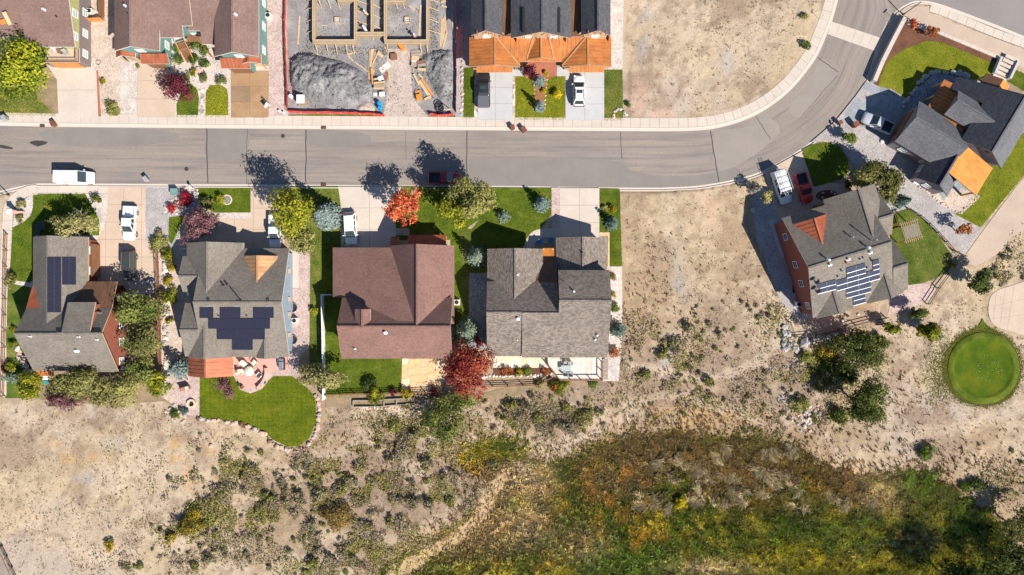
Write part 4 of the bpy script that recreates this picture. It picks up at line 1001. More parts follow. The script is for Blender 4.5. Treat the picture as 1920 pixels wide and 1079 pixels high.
for q in ((-58,32), (-8,32), (-33,32)): h.post(q, 3.35, .28)
for q in ((-2,-119), (30,-119), (60,-119), (88,-119)): h.post(q, 3.1, .25)
for q in ((137,-59), (137,-17)): h.post(q, 3.15)
h.door((-42,-137.6), (18,-137.6), 2.3, 'wood')
for sgn in (-1, 1):
    q = F6(5.4, -6+8*sgn, 4.6); mb = MB(); mb.box(q, (.55, .08, .4), math.atan2(b6.y, b6.x)); mb.build('gable_vent', M['black'], h.root)

# --- olive house with the balcony over its garage
h = House('house', 'brown roofed house with an olive upper storey and a railed balcony over the garage', 'house', D(-820, -470))
br = 'sh_brown'
ha = h.face(br, [(-864,-428,5.5),(-777,-428,5.5),(-777,-640,9.6),(-864,-640,9.6)]); h.face(br, [(-990,-456,3.3),(-866,-456,3.3),(-866,-640,6.9),(-990,-640,6.9)])
h.finish_roof('trim')
h.walls('olive', (-858,-636,-788.6,-434), 5, z0=3.0, win=(4.0,), nm='upper_wall'); h.walls('olive', (-985,-636,-866,-462), 3); h.walls('brown_side', (-860,-640,-789,-413), 3.02, force=True, win=(1.5,), nm='lower_wall')
h.door((-850,-412.4), (-798,-412.4), 2.2, 'wood_orange')
mb = MB(); a = D(-862,-436); b = D(-787,-409.5); mb.box(((a.x+b.x)/2, (a.y+b.y)/2, 3.08), (b.x-a.x, b.y-a.y+0.0, .12)); mb.build('balcony_floor', M['concrete_tan'], h.root)
mb = MB()
for z_ in (3.25, 4.05): mb.beam(D(-861,-410.5,z_), D(-788,-410.5,z_), .08, .08); mb.beam(D(-788,-410.5,z_), D(-788,-434,z_), .08, .08); mb.beam(D(-861,-410.5,z_), D(-861,-434,z_), .08, .08)
mb.build('balcony_rail', M['wood'], h.root)
mb = MB()
for i in range(48): q = D(-861+73*i/47, -410.5); mb.tube((q.x, q.y, 3.15), (q.x, q.y, 4.05), .012, n=4)
for i in range(14): q = D(-788, -410.5-23*i/13); mb.tube((q.x, q.y, 3.15), (q.x, q.y, 4.05), .012, n=4)
tag(mb.build('baluster', M['black'], h.root), kind='stuff')
h.pipe(84, 19, ha, .1, .45, 'white', hat=True); h.pipe(106, 31, ha, .08, .25, 'black')
mb = MB(); mb.beam(U(8,23,4.6), U(20,47,3.9), .55, .3); mb.build('bargeboard', M['lumber'], h.root); mb = MB(); mb.box(U(6,41,4.0), (.9,.6,.4), .3); mb.build('beam_end', M['wood_orange'], h.root)

# --- teal duplex
h = House('duplex', 'brown roofed duplex with teal walls and small copper canopies over its two garages', 'duplex', D(-580, -480))
_, hb = h.gable(br, 'y', -667, 7.4, -707, -627, 5.5, -640, -421); hb2 = h.gable(br, 'y', -489, 7.4, -529, -450.5, 5.5, -640, -411)
h.face(br, [(-645,-446,5.2),(-586,-446,5.2),(-586,-465,5.63),(-568,-465,5.63),(-568,-640,9.6),(-645,-640,9.6)]); h.face(br, [(-579,-459,5.0),(-557,-459,5.0),(-557,-437,4.5),(-515,-437,4.5),(-515,-640,9.1),(-579,-640,9.1)])
h.face('copper', [(-676,-424,3.6),(-625,-424,3.6),(-625,-408,2.9),(-676,-408,2.9)], .12); h.face('copper', [(-530,-416,3.6),(-477,-416,3.6),(-477,-399.5,2.9),(-530,-399.5,2.9)], .12)
h.gable('copper', 'y', -705.5, 4.0, -721, -686, 3.1, -438, -419); h.gable('copper', 'y', -476, 4.1, -490, -456, 3.3, -424, -407)
h.finish_roof('trim')
h.walls('teal', (-700,-636,-638,-427), 5, win=(1.5, 4.2)); h.walls('teal', (-674,-428,-638,-412), 3.1, force=True); h.walls('teal', (-523,-636,-459,-417), 5, win=(1.5, 4.2)); h.walls('teal', (-522,-418,-480,-403), 3.1, force=True); h.walls('teal', (-640,-636,-528,-468), 4, win=(1.5,))
h.door((-671,-411.4), (-641,-411.4), 2.2, 'wood'); h.door((-519,-402.4), (-483,-402.4), 2.2, 'wood'); h.post((-717,-421), 3.2); h.post((-690,-421), 3.2); h.post((-487,-409), 3.3); h.post((-459,-409), 3.3)
h.pipe(236, 12, plane_of([D(-707,-421,5.5), D(-667,-421,7.4), D(-667,-500,7.4)]), .1, .4, 'white', hat=True); h.pipe(239, 25, plane_of([D(-707,-421,5.5), D(-667,-421,7.4), D(-667,-500,7.4)]), .07, .2, 'black'); h.pipe(442, 28, hb2[1], .1, .4, 'white', hat=True); h.pipe(441.5, 38, hb2[1], .07, .2, 'wood')
mb = MB()
for i in range(9): q = D(-612+i*1.3, -452+i*3.4, 1.25-i*.14); mb.box(q, (1.35, .3, .06), R(18))
mb.build('stair_tread', M['wood'], h.root)
for i in range(9): pass
mb = MB(); mb.beam(D(-620,-453,2.1), D(-609,-422,.9), .1, .1); mb.beam(D(-603,-456,2.1), D(-592,-424,.9), .1, .1); mb.build('stair_rail', M['wood_orange'], h.root)
for i in range(7): mb = MB(); q = D(-600+i*4.2, -466, 1.3); mb.box(q, (.3, 1.9, .06), 0); mb.build('plank', M['wood'], h.root)

# --- charcoal duplex with rust orange lower roofs
h = House('duplex', 'charcoal shingled duplex with rusted orange steel roofs over its two garages', 'duplex', D(50, -450))
dk = 'sh_dark'
h.gable(dk, 'y', -46, 7.5, -72.6, -17, 5.6, -640, -448); h.gable(dk, 'y', 52, 7.9, -2, 105, 5.4, -640, -444); h.gable(dk, 'y', 150, 7.5, 123, 175, 5.6, -640, -448)
for x0, x1 in ((-22, 1), (102, 127)): h.face('rust_brown', [(x0,-452,4.2),(x1,-452,4.2),(x1,-640,5.2),(x0,-640,5.2)])
for c, e0, e1 in ((-31, -78, 14.4), (137, 91, 181)):
    h.gable('rust', 'y', c, 3.95, e0, e1, 3.0, -456, -402)
h.face('rust', [(-31,-456,3.93),(137,-456,3.93),(137,-412,2.95),(-31,-412,2.95)]); h.gable('rust', 'y', 52.5, 4.2, 27, 77, 3.05, -466, -415)
for x0, x1 in ((-65, 0.5), (105, 168.5)): h.face('rust', [(x0,-406,2.72),(x1,-406,2.72),(x1,-394.5,2.4),(x0,-394.5,2.4)], .14)
fl = MB()
for a, b in (((-31,-402,3.97),(-31,-455,3.97)), ((137,-402,3.97),(137,-455,3.97)), ((14.4,-404,3.03),(-29,-453,3.95)), ((91,-404,3.03),(135,-453,3.95)), ((-78,-402,3.02),(-31,-402,3.97)), ((-31,-402,3.97),(14,-402,3.02)), ((91,-402,3.02),(137,-402,3.97)), ((137,-402,3.97),(181,-402,3.02)), ((52.5,-415,4.22),(52.5,-464,4.22)), ((27,-416,3.08),(41,-462,4.1)), ((77,-416,3.08),(64,-462,4.1)), ((27,-415,3.07),(52.5,-415,4.22)), ((52.5,-415,4.22),(77,-415,3.07))): fl.beam(D(*a)+Vector((0,0,.03)), D(*b)+Vector((0,0,.03)), .2, .07)
tag(fl.build('flashing', M['tan_metal'], h.root, uv=True), kind='stuff')
h.finish_roof('trim_tan')
for rc in ((-68,-636,-24,-452), (4,-636,99,-450), (129,-636,170,-452)): h.walls('tan_side', rc, 5, win=(4.3,))
for rc in ((-73,-456,8,-408), (97,-456,175,-408)): h.walls('tan_side', rc, 3)
h.door((-60,-407.4), (-4,-407.4), 2.2, 'wood'); h.door((110,-407.4), (164,-407.4), 2.2, 'wood')
for c, w, z_, y_ in ((-46, 26, 5.9, -449), (52, 50, 5.7, -445), (150, 26, 5.9, -449)):
    for t in (-.6, -.2, .2, .6): mb = MB(); mb.beam(D(c+w*t, y_+5, z_+.8*(1-abs(t))), D(c+w*t, y_-4, z_+.8*(1-abs(t))+.25), .14, .16); mb.build('bracket', M['wood'], h.root)
for x in (20.7, 82.7): mb = MB(); mb.beam(D(x, -449, 6.55), D(x, -492, 6.55), .35, .3); mb.build('snow_guard', M['black'], h.root)  # dark beams stand in for the shade along steps in the roof
for x in (36, 43.5, 65, 73): mb = MB(); q = D(x*1.0, -450, 3.9); mb.tube(q, q+Vector((0,0,.35)), .1, n=8); mb.build('vent_pipe', M['black'], h.root)
# ------------------------------------------------------------------ vehicles (x forward, wheels on z = 0)
def paint(name, col, rough=.3):
    m, n, l, b = new_mat(name); v = coords(n, l, 'object'); f = noise_n(n, l, v, 2.2, 4)
    r = ramp(n, [(.3, shade(col, .9)), (.7, shade(col, 1.04))]); l.new(f, r.inputs[0]); l.new(r.outputs[0], b.inputs['Base Color'])
    b.inputs['Roughness'].default_value = rough; b.inputs['Coat Weight'].default_value = .6; b.inputs['Coat Roughness'].default_value = .06; return m
PAINT = {'white': paint('white_car_paint', (.78,.78,.77)), 'black': paint('black_car_paint', (.022,.022,.024)), 'olive_dark': paint('dark_bronze_paint', (.05,.047,.042)), 'silver': paint('silver_car_paint', (.42,.43,.45)), 'red': paint('red_car_paint', (.58,.018,.02)), 'maroon': paint('dark_red_car_paint', (.25,.008,.018))}
M['lamp'] = plain('lamp_lens', (.75,.75,.72), .15); M['red_lens'] = plain('tail_lens', (.45,.01,.01), .2); M['screen'] = plain('windscreen_glass', (.035,.05,.05), .06, 0, .7); M['liner'] = plain('bed_liner', (.04,.04,.042), .8); M['tonneau'] = plain('grey_bed_cover', (.10,.10,.11), .6); M['rimm'] = plain('alloy_rim', (.4,.4,.41), .35, .6)
def loft(name, st, mat, root, bevel=0):
    mb = MB(); k = None; vs = []; rings = []
    for x, w, zb, zt, cr in st:
        half = [(0, zb), (w*.84, zb), (w*.985, zb+.14), (w, zb*.45+zt*.55), (w*.965, zt-.1), (w*.87, zt-.01), (w*.5, zt+cr*.75), (0, zt+cr)]
        ring = half + [(-y, z) for y, z in half[-2:0:-1]]; rings.append(len(vs)); k = len(ring); vs += [(x, y, z) for y, z in ring]
    fs = []
    for a, b in zip(rings, rings[1:]): fs += [(a+i, a+(i+1) % k, b+(i+1) % k, b+i) for i in range(k)]
    fs += [tuple(range(rings[0], rings[0]+k))[::-1], tuple(range(rings[-1], rings[-1]+k))]
    mb.add(vs, fs); o = mb.build(name, mat, root, local=True, smooth=True); o.data.set_sharp_from_angle(angle=R(50)); return o
def panel(mb, a, b, c, d, inset=.08, out=.015):
    a, b, c, d = (Vector(q) for q in (a, b, c, d)); n = (b-a).cross(d-a).normalized(); ctr = (a+b+c+d)/4
    q = [ctr+(p-ctr)*(1-inset)+n*out for p in (a, b, c, d)]; r = [p-n*.03 for p in q]
    mb.add(q+r, [(0,1,2,3),(4,7,6,5),(0,4,5,1),(1,5,6,2),(2,6,7,3),(3,7,4,0)])
def vehicle(name, label, cat, kind, col, px, py, dr, L, Wd, group=None, **kw):
    """dr: direction of the nose in the photograph"""
    base = U(px, py, .8); ang = math.atan2(-dr[1], dr[0]); inroad = kw.get('road')
    t = thing(name, label, cat, (base.x, base.y, (RZ+.004) if inroad else .05), group, ang); P = PAINT[col]; hw = Wd/2; f = L/2
    van = kind == 'van'; pick = kind == 'pickup'; bw = .80 if pick else .88
    if van: st = [(-f,.90,.35,1.1,.02),(-f+.08,.98,.3,1.12,.02),(-f+1,1,.27,1.12,.02),(f-1.5,1,.27,1.1,.02),(f-.9,.98,.28,1.06,.04),(f-.25,.88,.32,.92,.05),(f,.70,.4,.75,.02)]
    elif pick: st = [(-f+1.72,.94,.4,1.05,0),(-f+1.8,1,.38,1.08,.0),(f-1.9,1,.36,1.08,.02),(f-1.2,.98,.36,1.05,.05),(f-.4,.94,.38,.98,.06),(f-.08,.84,.42,.86,.04),(f,.74,.46,.75,.02)]
    else: st = [(-f,.74,.4,.88,.02),(-f+.12,.9,.33,1.0,.03),(-f+.8,.98,.27,1.04,.02),(-.2,1,.25,1.03,.02),(f-1.4,.98,.26,1.0,.05),(f-.6,.93,.3,.9,.07),(f-.15,.80,.36,.76,.05),(f,.62,.42,.66,.02)]
    loft('body', [(x, w*hw, zb, zt, cr) for x, w, zb, zt, cr in st], P, t)
    # cabin
    if van: xb0, xb1, xr0, xr1, zr, wr = -f+.06, f-1.05, -f+.12, f-1.95, 2.05, hw*.90
    elif pick: xb0, xb1, xr0, xr1, zr, wr = -f+1.74, f-1.25, -f+1.95, f-2.15, 1.84, hw*.76
    elif kind == 'wagon': xb0, xb1, xr0, xr1, zr, wr = -f+.1, f-1.3, -f+.22, f-1.75, 1.84, hw*.84
    else: xb0, xb1, xr0, xr1, zr, wr = -f+.12, f-1.15, -f+.62, f-2.15, 1.70, hw*.74
    zb = 1.05 if van or pick else 1.0; wb = hw*.955
    mb = MB(); bs = [(xb0,-wb,zb),(xb1,-wb*.93,zb),(xb1,wb*.93,zb),(xb0,wb,zb)]; rs = [(xr0,-wr,zr-.03),(xr1,-wr,zr),(xr1,wr,zr),(xr0,wr,zr-.03)]
    mb.add(bs+rs, [(3,2,1,0),(4,5,6,7),(0,1,5,4),(1,2,6,5),(2,3,7,6),(3,0,4,7)]); cab = mb.build('cab' if (van or pick) else 'cabin', P, t, local=True, bevel=.07, smooth=True); cab.data.set_sharp_from_angle(angle=R(40))
    mb = MB(); panel(mb, bs[1], bs[2], rs[2], rs[1], .10); mb.build('windscreen', M['screen'], t, local=True)
    mb = MB(); panel(mb, bs[3], bs[0], rs[0], rs[3], .16); mb.build('rear_window', M['screen'], t, local=True)
    def side(s, u0, u1):
        b0, b1 = (bs[0], bs[1]) if s < 0 else (bs[3], bs[2]); r0, r1 = (rs[0], rs[1]) if s < 0 else (rs[3], rs[2]); V = Vector
        q = [V(b0).lerp(V(b1), u0), V(b0).lerp(V(b1), u1), V(r0).lerp(V(r1), u1), V(r0).lerp(V(r1), u0)]; lo = .12
        q = [q[0].lerp(q[3], lo), q[1].lerp(q[2], lo), q[2].lerp(q[1], .08), q[3].lerp(q[0], .08)]
        if s > 0: q = [q[1], q[0], q[3], q[2]]
        mb = MB(); panel(mb, *q, .07, .012); mb.build('side_window', M['screen'], t, local=True)
    spans = [(.68,.97)] if van else ([(.52,.95),(.10,.48)] if pick else [(.62,.95),(.34,.6),(.06,.31)])
    for s in (-1, 1):
        for u0, u1 in spans: side(s, u0, u1)
        if van: side(s, .46,.56); side(s, .34,.43)
        mb = MB(); mb.box((xb1-.35, s*(hw+.1), zb+.06), (.14,.2,.16)); mb.build('mirror', P if col != 'maroon' else M['steel'], t, local=True, bevel=.03)
        mb = MB(); mb.box((f-.2, s*hw*.66, .76), (.22,.32,.14), -s*.35); mb.build('headlight', M['lamp'], t, local=True)
        mb = MB(); mb.box((-f+.03, s*hw*.8, .92), (.08,.16,.34)); mb.build('taillight', M['red_lens'], t, local=True)
        for x in (f-.95, -f+1.0):
            mb = MB(); y = s*(hw-.12); mb.tube((x, y-.12, .36), (x, y+.12, .36), .36, n=16); w = mb.build('wheel', M['tyre'], t, local=True)
            mb = MB(); mb.tube((x, y-.128 if s < 0 else y+.1, .36), (x, y-.1 if s < 0 else y+.128, .36), .22, n=10); mb.build('rim', M['rimm'], w, local=True)
    mb = MB(); mb.box((f-.02, 0, .52), (.1, Wd*.8, .16)); mb.build('bumper', M['black'] if col != 'white' or van else M['steel'], t, local=True, bevel=.03)
    mb = MB(); mb.box((f-.035, 0, .70), (.06, Wd*.42, .14)); mb.build('grille', M['black'], t, local=True)
    mb = MB(); mb.box((-f-.03, 0, .5), (.14, Wd*.86, .14)); mb.build('bumper', M['steel'] if pick else M['black'], t, local=True, bevel=.03)
    if pick:
        bl = 1.70; x0, x1 = -f+.03, -f+bl; mb = MB()
        for s in (-1, 1): mb.box(((x0+x1)/2, s*(hw-.09), .75), (x1-x0, .17, .66))
        mb.box((x1-.03, 0, .75), (.06, Wd-.3, .66)); mb.box(((x0+x1)/2, 0, .52), (x1-x0, Wd-.3, .1)); mb.build('bed', P, t, local=True, bevel=.02)
        mb = MB(); mb.box((x0+.02, 0, .78), (.07, Wd-.36, .6)); mb.build('tailgate', P, t, local=True, bevel=.02)
        mb = MB(); mb.box(((x0+x1)/2, 0, .585), (x1-x0-.12, Wd-.36, .02))
        for s in (-1, 1): mb.box(((x0+x1)/2, s*(hw-.19), .8), (x1-x0-.12, .02, .42))
        mb.build('bed_liner', M['liner'] if not kw.get('white_bed') else P, t, local=True)
        if kw.get('cover'): mb = MB(); c0 = kw['cover']; mb.box((x0+(x1-x0)*c0/2, 0, 1.09), ((x1-x0)*c0, Wd-.22, .04)); mb.build('bed_cover', M['tonneau'] if kw.get('covmat') is None else M[kw['covmat']], t, local=True, bevel=.015)
    if kw.get('sunroof'):
        mb = MB(); x = (xr0+xr1)/2+kw['sunroof']; mb.box((x, 0, zr+.005), (.55, wr*1.3, .02)); mb.build('sunroof', M['screen'], t, local=True)
    if kw.get('rails'):
        for s in (-1, 1): mb = MB(); mb.beam((xr0+.15, s*wr*.86, zr+.06), (xr1-.25, s*wr*.86, zr+.06), .05, .05); mb.build('roof_rail', M['black'] if col == 'white' else M['steel'], t, local=True)
    if kw.get('rack'):
        for x in (xr0+.25, xr0+1.25, xr0+2.2, xr1-.15):
            mb = MB(); mb.beam((x, -hw*.98, zr+.2), (x, hw*.98, zr+.2), .06, .06); mb.tube((x, -hw*.9, zr-.1), (x, -hw*.9, zr+.2), .025, n=6); mb.tube((x, hw*.9, zr-.1), (x, hw*.9, zr+.2), .025, n=6); mb.build('rack_bar', M['black'], t, local=True)
        for s in (-1, 1): mb = MB(); mb.beam((xr0+.1, s*hw*.98, zr+.24), (xr1+.1, s*hw*.98, zr+.24), .05, .05); mb.build('rack_rail', M['alu'], t, local=True)
    return t
vehicle('van', 'white cargo van parked at the kerb on the street', 'van', 'van', 'white', 141, 333, (1, .01), 5.8, 2.05, road=1)
vehicle('pickup_truck', 'white pickup truck with an open bed on the tan driveway', 'pickup truck', 'pickup', 'white', 243, 419, (-.04, 1), 5.3, 1.95, white_bed=1)
vehicle('off_road_wagon', 'dark boxy wagon nosed into leaf shade behind the white pickup truck', 'car', 'wagon', 'olive_dark', 243, 498, (-.01, 1), 4.6, 1.85, sunroof=.6, rails=1)
vehicle('pickup_truck', 'white pickup truck under the overhanging yellow-green tree', 'pickup truck', 'pickup', 'white', 516, 434, (.0, 1), 5.1, 1.85, white_bed=1)
vehicle('minivan', 'long white minivan beside the round blue spruce', 'minivan', 'suv', 'white', 657, 429, (.07, 1), 5.1, 2.0)
vehicle('pickup_truck', 'dark red pickup truck half in tree shade at the street kerb', 'pickup truck', 'pickup', 'maroon', 834, 334, (1, .01), 5.0, 1.85, road=1)
vehicle('pickup_truck', 'black pickup truck with a grey bed cover below the orange garage roof', 'pickup truck', 'pickup', 'black', 907, 168, (0, -1), 5.5, 2.0, cover=1.0, sunroof=.1)
vehicle('suv', 'white station wagon with dark roof window on pale grey driveway', 'car', 'suv', 'white', 1085.5, 170, (0, -1), 4.75, 1.9, sunroof=.35, rails=1)
vehicle('pickup_truck', 'silver pickup truck half in the blue shade of the dark slate house', 'pickup truck', 'pickup', 'silver', 1645, 231, (-.91, -.41), 4.95, 1.9)
wv = vehicle('work_van', 'white work van with black roof rack beside the red pickup', 'van', 'van', 'white', 1465.5, 351, (.31, .95), 5.3, 2.0, rack=1)
vehicle('pickup_truck', 'bright red pickup truck with half covered bed', 'pickup truck', 'pickup', 'red', 1507.5, 353, (.27, .96), 4.7, 1.85, cover=.0001)
# ladder lying on the van's rack
lx = wv.location; la = wv.rotation_euler.z
t = thing('ladder', 'aluminium extension ladder lying on the white work van', 'ladder', (lx.x, lx.y, lx.z+2.37), None, la)
for s in (-1, 1): mb = MB(); mb.beam((-2.9, -.22+.24*s-.05, 0), (1.5, -.22+.24*s-.05, 0), .04, .09); mb.build('rail', M['alu'], t, local=True)
for i in range(15): mb = MB(); mb.tube((-2.75+i*.3, -.51, 0), (-2.75+i*.3, -.03, 0), .02, n=6); mb.build('rung', M['alu'], t, local=True)
# ------------------------------------------------------------------ vegetation
F = {
 'lime': foliage('lime_leaves', (0.059,0.076,0.013), (0.205,0.216,0.022), (0.432,0.400,0.038)),
 'lime_green': foliage('bright_green_leaves', (.04,.07,.012), (.21,.25,.022), (.50,.47,.04)),
 'gold': foliage('yellow_leaves', (0.160,0.130,0.015), (0.400,0.310,0.020), (0.620,0.500,0.030)),
 'olive': foliage('olive_leaves', (0.080,0.087,0.026), (0.189,0.181,0.058), (0.362,0.341,0.109)),
 'green': foliage('green_leaves', (0.030,0.054,0.011), (0.081,0.128,0.024), (0.189,0.230,0.047)),
 'moss': foliage('moss_green_leaves', (.042,.056,.014), (.13,.155,.038), (.28,.29,.08)),
 'dark': foliage('dark_green_needles', (0.016,0.027,0.009), (0.049,0.070,0.020), (0.135,0.169,0.047)),
 'willow': foliage('willow_leaves', (0.140,0.140,0.049), (0.308,0.280,0.105), (0.532,0.462,0.196)),
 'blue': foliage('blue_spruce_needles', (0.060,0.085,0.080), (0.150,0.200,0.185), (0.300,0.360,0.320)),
 'paleblue': foliage('pale_spruce_needles', (0.055,0.085,0.060), (0.140,0.190,0.135), (0.280,0.330,0.240)),
 'teal': foliage('blue_green_needles', (0.030,0.055,0.045), (0.075,0.120,0.100), (0.160,0.220,0.180)),
 'plum': foliage('purple_leaves', (0.088,0.037,0.044), (0.200,0.094,0.100), (0.350,0.188,0.175)),
 'maroon': foliage('dark_red_leaves', (0.060,0.012,0.020), (0.150,0.030,0.045), (0.270,0.070,0.080)),
 'red': foliage('scarlet_leaves', (.25,.035,.02), (.58,.115,.05), (.80,.32,.13)),
 'tawny': foliage('tawny_leaves', (.12,.09,.035), (.25,.165,.05), (.36,.25,.08), .2),
 'crab': foliage('crimson_leaves', (0.090,0.015,0.015), (0.270,0.045,0.035), (0.460,0.130,0.070)),
 'ruby': foliage('ruby_leaves', (0.180,0.010,0.020), (0.420,0.020,0.045), (0.600,0.090,0.090)),
 'rusty': foliage('rust_leaves', (0.120,0.035,0.015), (0.320,0.100,0.030), (0.500,0.200,0.060)),
 'sage': foliage('sage_leaves', (0.074,0.065,0.042), (0.187,0.162,0.092), (0.346,0.307,0.173), .15),
 'sage_g': foliage('green_sage_leaves', (0.062,0.067,0.022), (0.171,0.171,0.044), (0.358,0.342,0.093), .2),
 'sage_y': foliage('flowering_rabbitbrush', (0.070,0.065,0.020), (0.240,0.190,0.030), (0.560,0.400,0.035), .2),
 'grey': foliage('grey_twigs', (0.099,0.083,0.068), (0.209,0.176,0.149), (0.330,0.286,0.242), .1),
}
M['bark'] = rough_mat('bark', (.16,.115,.085), .3, 6, 1, .95, .02, 'object'); M['bark_pale'] = rough_mat('pale_bark', (.50,.43,.36), .2, 6, 1, .9, .01, 'object')
_r = np.random.default_rng(21)
def leaf_quads(C, N, size, rg, flat=.35, asp=1.5):
    """one small quad per leaf at C, facing roughly N"""
    n = len(C); N = N + rg.normal(0, flat, (n, 3)); N /= np.maximum(np.linalg.norm(N, axis=1, keepdims=True), 1e-6)
    a = np.cross(N, rg.normal(0, 1, (n, 3))); a /= np.maximum(np.linalg.norm(a, axis=1, keepdims=True), 1e-6); b = np.cross(N, a)
    s = size*rg.uniform(.6, 1.35, (n, 1)); a = a*s*asp/2; b = b*s/2
    V = np.stack([C-a, C+b*.9-a*.1, C+a, C-b*.9-a*.1], 1).reshape(-1, 3)
    return V, np.arange(4*n).reshape(n, 4)
def crown_mesh(name, rx, ry, rz, zc, n, size, mat, rg, lobes=9, lob=.42, hollow=.5, parent=None, tshift=0, flat=.6):
    """leaves gathered in uneven lobes about an ellipsoid"""
    d = rg.normal(0, 1, (lobes, 3)); d[:, 2] = np.abs(d[:, 2])*.9-.25; d /= np.linalg.norm(d, axis=1, keepdims=True)
    lc = d*rg.uniform(.40, .92, (lobes, 1)); lr = rg.uniform(lob*.55, lob*1.1, lobes); lt = rg.normal(0, .13, lobes)
    lc = np.vstack([lc, [[0, 0, .1]]]); lr = np.r_[lr, .5]; lt = np.r_[lt, 0]
    w = lr**2; k = rg.choice(len(lr), n, p=w/w.sum())
    u = rg.normal(0, 1, (n, 3)); u /= np.linalg.norm(u, axis=1, keepdims=True); u[:, 2] = np.where(rg.random(n) < .75, np.abs(u[:, 2]), u[:, 2])
    rad = lr[k]*np.where(rg.random(n) < .08, rg.uniform(.9, 1.55, n), np.clip(rg.normal(.86, .19, n), .1, 1.35))
    C = lc[k]+u*rad[:, None]; nn = u*.8+C*.5+np.array([0, 0, .35])
    C = C*np.array([rx, ry, rz])+np.array([0, 0, zc])
    g = vnoise(C[:, 0]*1.7+C[:, 2], C[:, 1]*1.7, int(rg.integers(40)))-.5
    t = np.clip(.5+lt[k]+g*.55+rg.normal(0, .15, n)+tshift, 0, 1)
    V, Q = leaf_quads(C, nn, size, rg, flat)
    return np_mesh(name, V, Q, mat, {'tint': ('FACE', t)}, parent=parent)
def limbs(root, rx, ry, zc, h, rg, mat, n=7, r0=.14, name='trunk', spread=.75, twigs=0):
    mb = MB(); zf = zc*.42; mb.tube((0, 0, -.2), (rg.normal(0,.05), rg.normal(0,.05), zf), r0, r0*.72, 8)
    for i in range(n):
        a = 2*math.pi*(i+rg.uniform(-.3, .3))/n; s = rg.uniform(.55, 1)*spread; p0 = Vector((0, 0, zf*rg.uniform(.75, 1))); p1 = Vector((math.cos(a)*rx*s*.5, math.sin(a)*ry*s*.5, zf+(zc-zf)*rg.uniform(.5, .9))); p2 = Vector((math.cos(a+.2)*rx*s, math.sin(a+.2)*ry*s, zc+(h-zc)*rg.uniform(.0, .6)))
        mb.tube(p0, p1, r0*.5, r0*.32, 6); mb.tube(p1, p2, r0*.32, r0*.1, 5)
        for j in range(twigs):
            q = p1.lerp(p2, rg.uniform(.1, .9)); e = q+Vector((math.cos(a+rg.normal(0,.7))*rx*.35, math.sin(a+rg.normal(0,.7))*ry*.35, rg.uniform(.1,.6))); mb.tube(q, e, r0*.14, r0*.05, 4)
    return mb.build(name, mat, root, local=True)
def place(px, py, zc):
    p = U(px, py, zc); g = float(gz(p.x, p.y)); p = U(px, py, zc+g); return Vector((p.x, p.y, g))
def tree(name, label, px, py, r, h, mat, n=2600, leaf=.26, cat='tree', group=None, bark='bark', lobes=10, zc=None, ry=None, trunk=True, lob=.46, twigs=0, tshift=0, rzk=1.0, rot=0):
    rg = np.random.default_rng(int(px*7+py*13)); lobes = int(lobes*1.45); zc = zc or h*.58; b = place(px, py, zc); k = (H-zc)/H/S
    t = thing(name, label, cat, b, group, R(rot)); rx = r*k; rv = (ry or r)*k
    if trunk: limbs(t, rx, rv, zc, h, rg, M[bark], r0=.05+h*.016, twigs=twigs, spread=.95 if twigs else .75)
    crown_mesh('crown', rx, rv, (h-zc)*rzk, zc, n, leaf, F[mat], rg, lobes, lob, parent=t, tshift=tshift); return t
def conifer(name, label, px, py, r, h, mat, n=34, cat='spruce tree', group=None, tshift=0):
    rg = np.random.default_rng(int(px*11+py*5)); zc = h*.3; b = place(px, py, zc); k = (H-zc)/H/S; rx = r*k
    t = thing(name, label, cat, b, group); mb = MB(); mb.tube((0,0,-.2), (0,0,h*.95), .06+h*.014, .02, 7); mb.build('trunk', M['bark'], t, local=True)
    C, N, T = [], [], []
    lev = max(7, int(h*2.6))
    for i in range(lev):
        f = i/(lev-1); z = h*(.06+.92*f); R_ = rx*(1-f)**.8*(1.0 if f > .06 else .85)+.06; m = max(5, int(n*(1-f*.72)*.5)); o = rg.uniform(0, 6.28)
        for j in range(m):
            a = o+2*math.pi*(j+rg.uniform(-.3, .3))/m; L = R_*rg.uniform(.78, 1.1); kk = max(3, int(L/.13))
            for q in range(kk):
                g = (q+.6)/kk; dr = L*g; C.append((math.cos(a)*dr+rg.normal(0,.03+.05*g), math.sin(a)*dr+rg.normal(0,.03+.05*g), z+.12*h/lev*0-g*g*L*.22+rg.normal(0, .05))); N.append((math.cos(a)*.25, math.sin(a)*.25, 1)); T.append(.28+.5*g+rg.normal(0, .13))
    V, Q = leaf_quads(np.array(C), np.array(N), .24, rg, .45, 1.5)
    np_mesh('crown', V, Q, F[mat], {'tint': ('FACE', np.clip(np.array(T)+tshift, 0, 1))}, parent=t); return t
def shrub(name, label, px, py, r, h, mat, n=420, leaf=.17, cat='shrub', group=None, ry=None, lobes=6, rot=0, tshift=0):
    return tree(name, label, px, py, r, h, mat, n, leaf, cat, group, lobes=lobes, zc=h*.45, ry=ry, trunk=False, lob=.5, rot=rot, tshift=tshift)
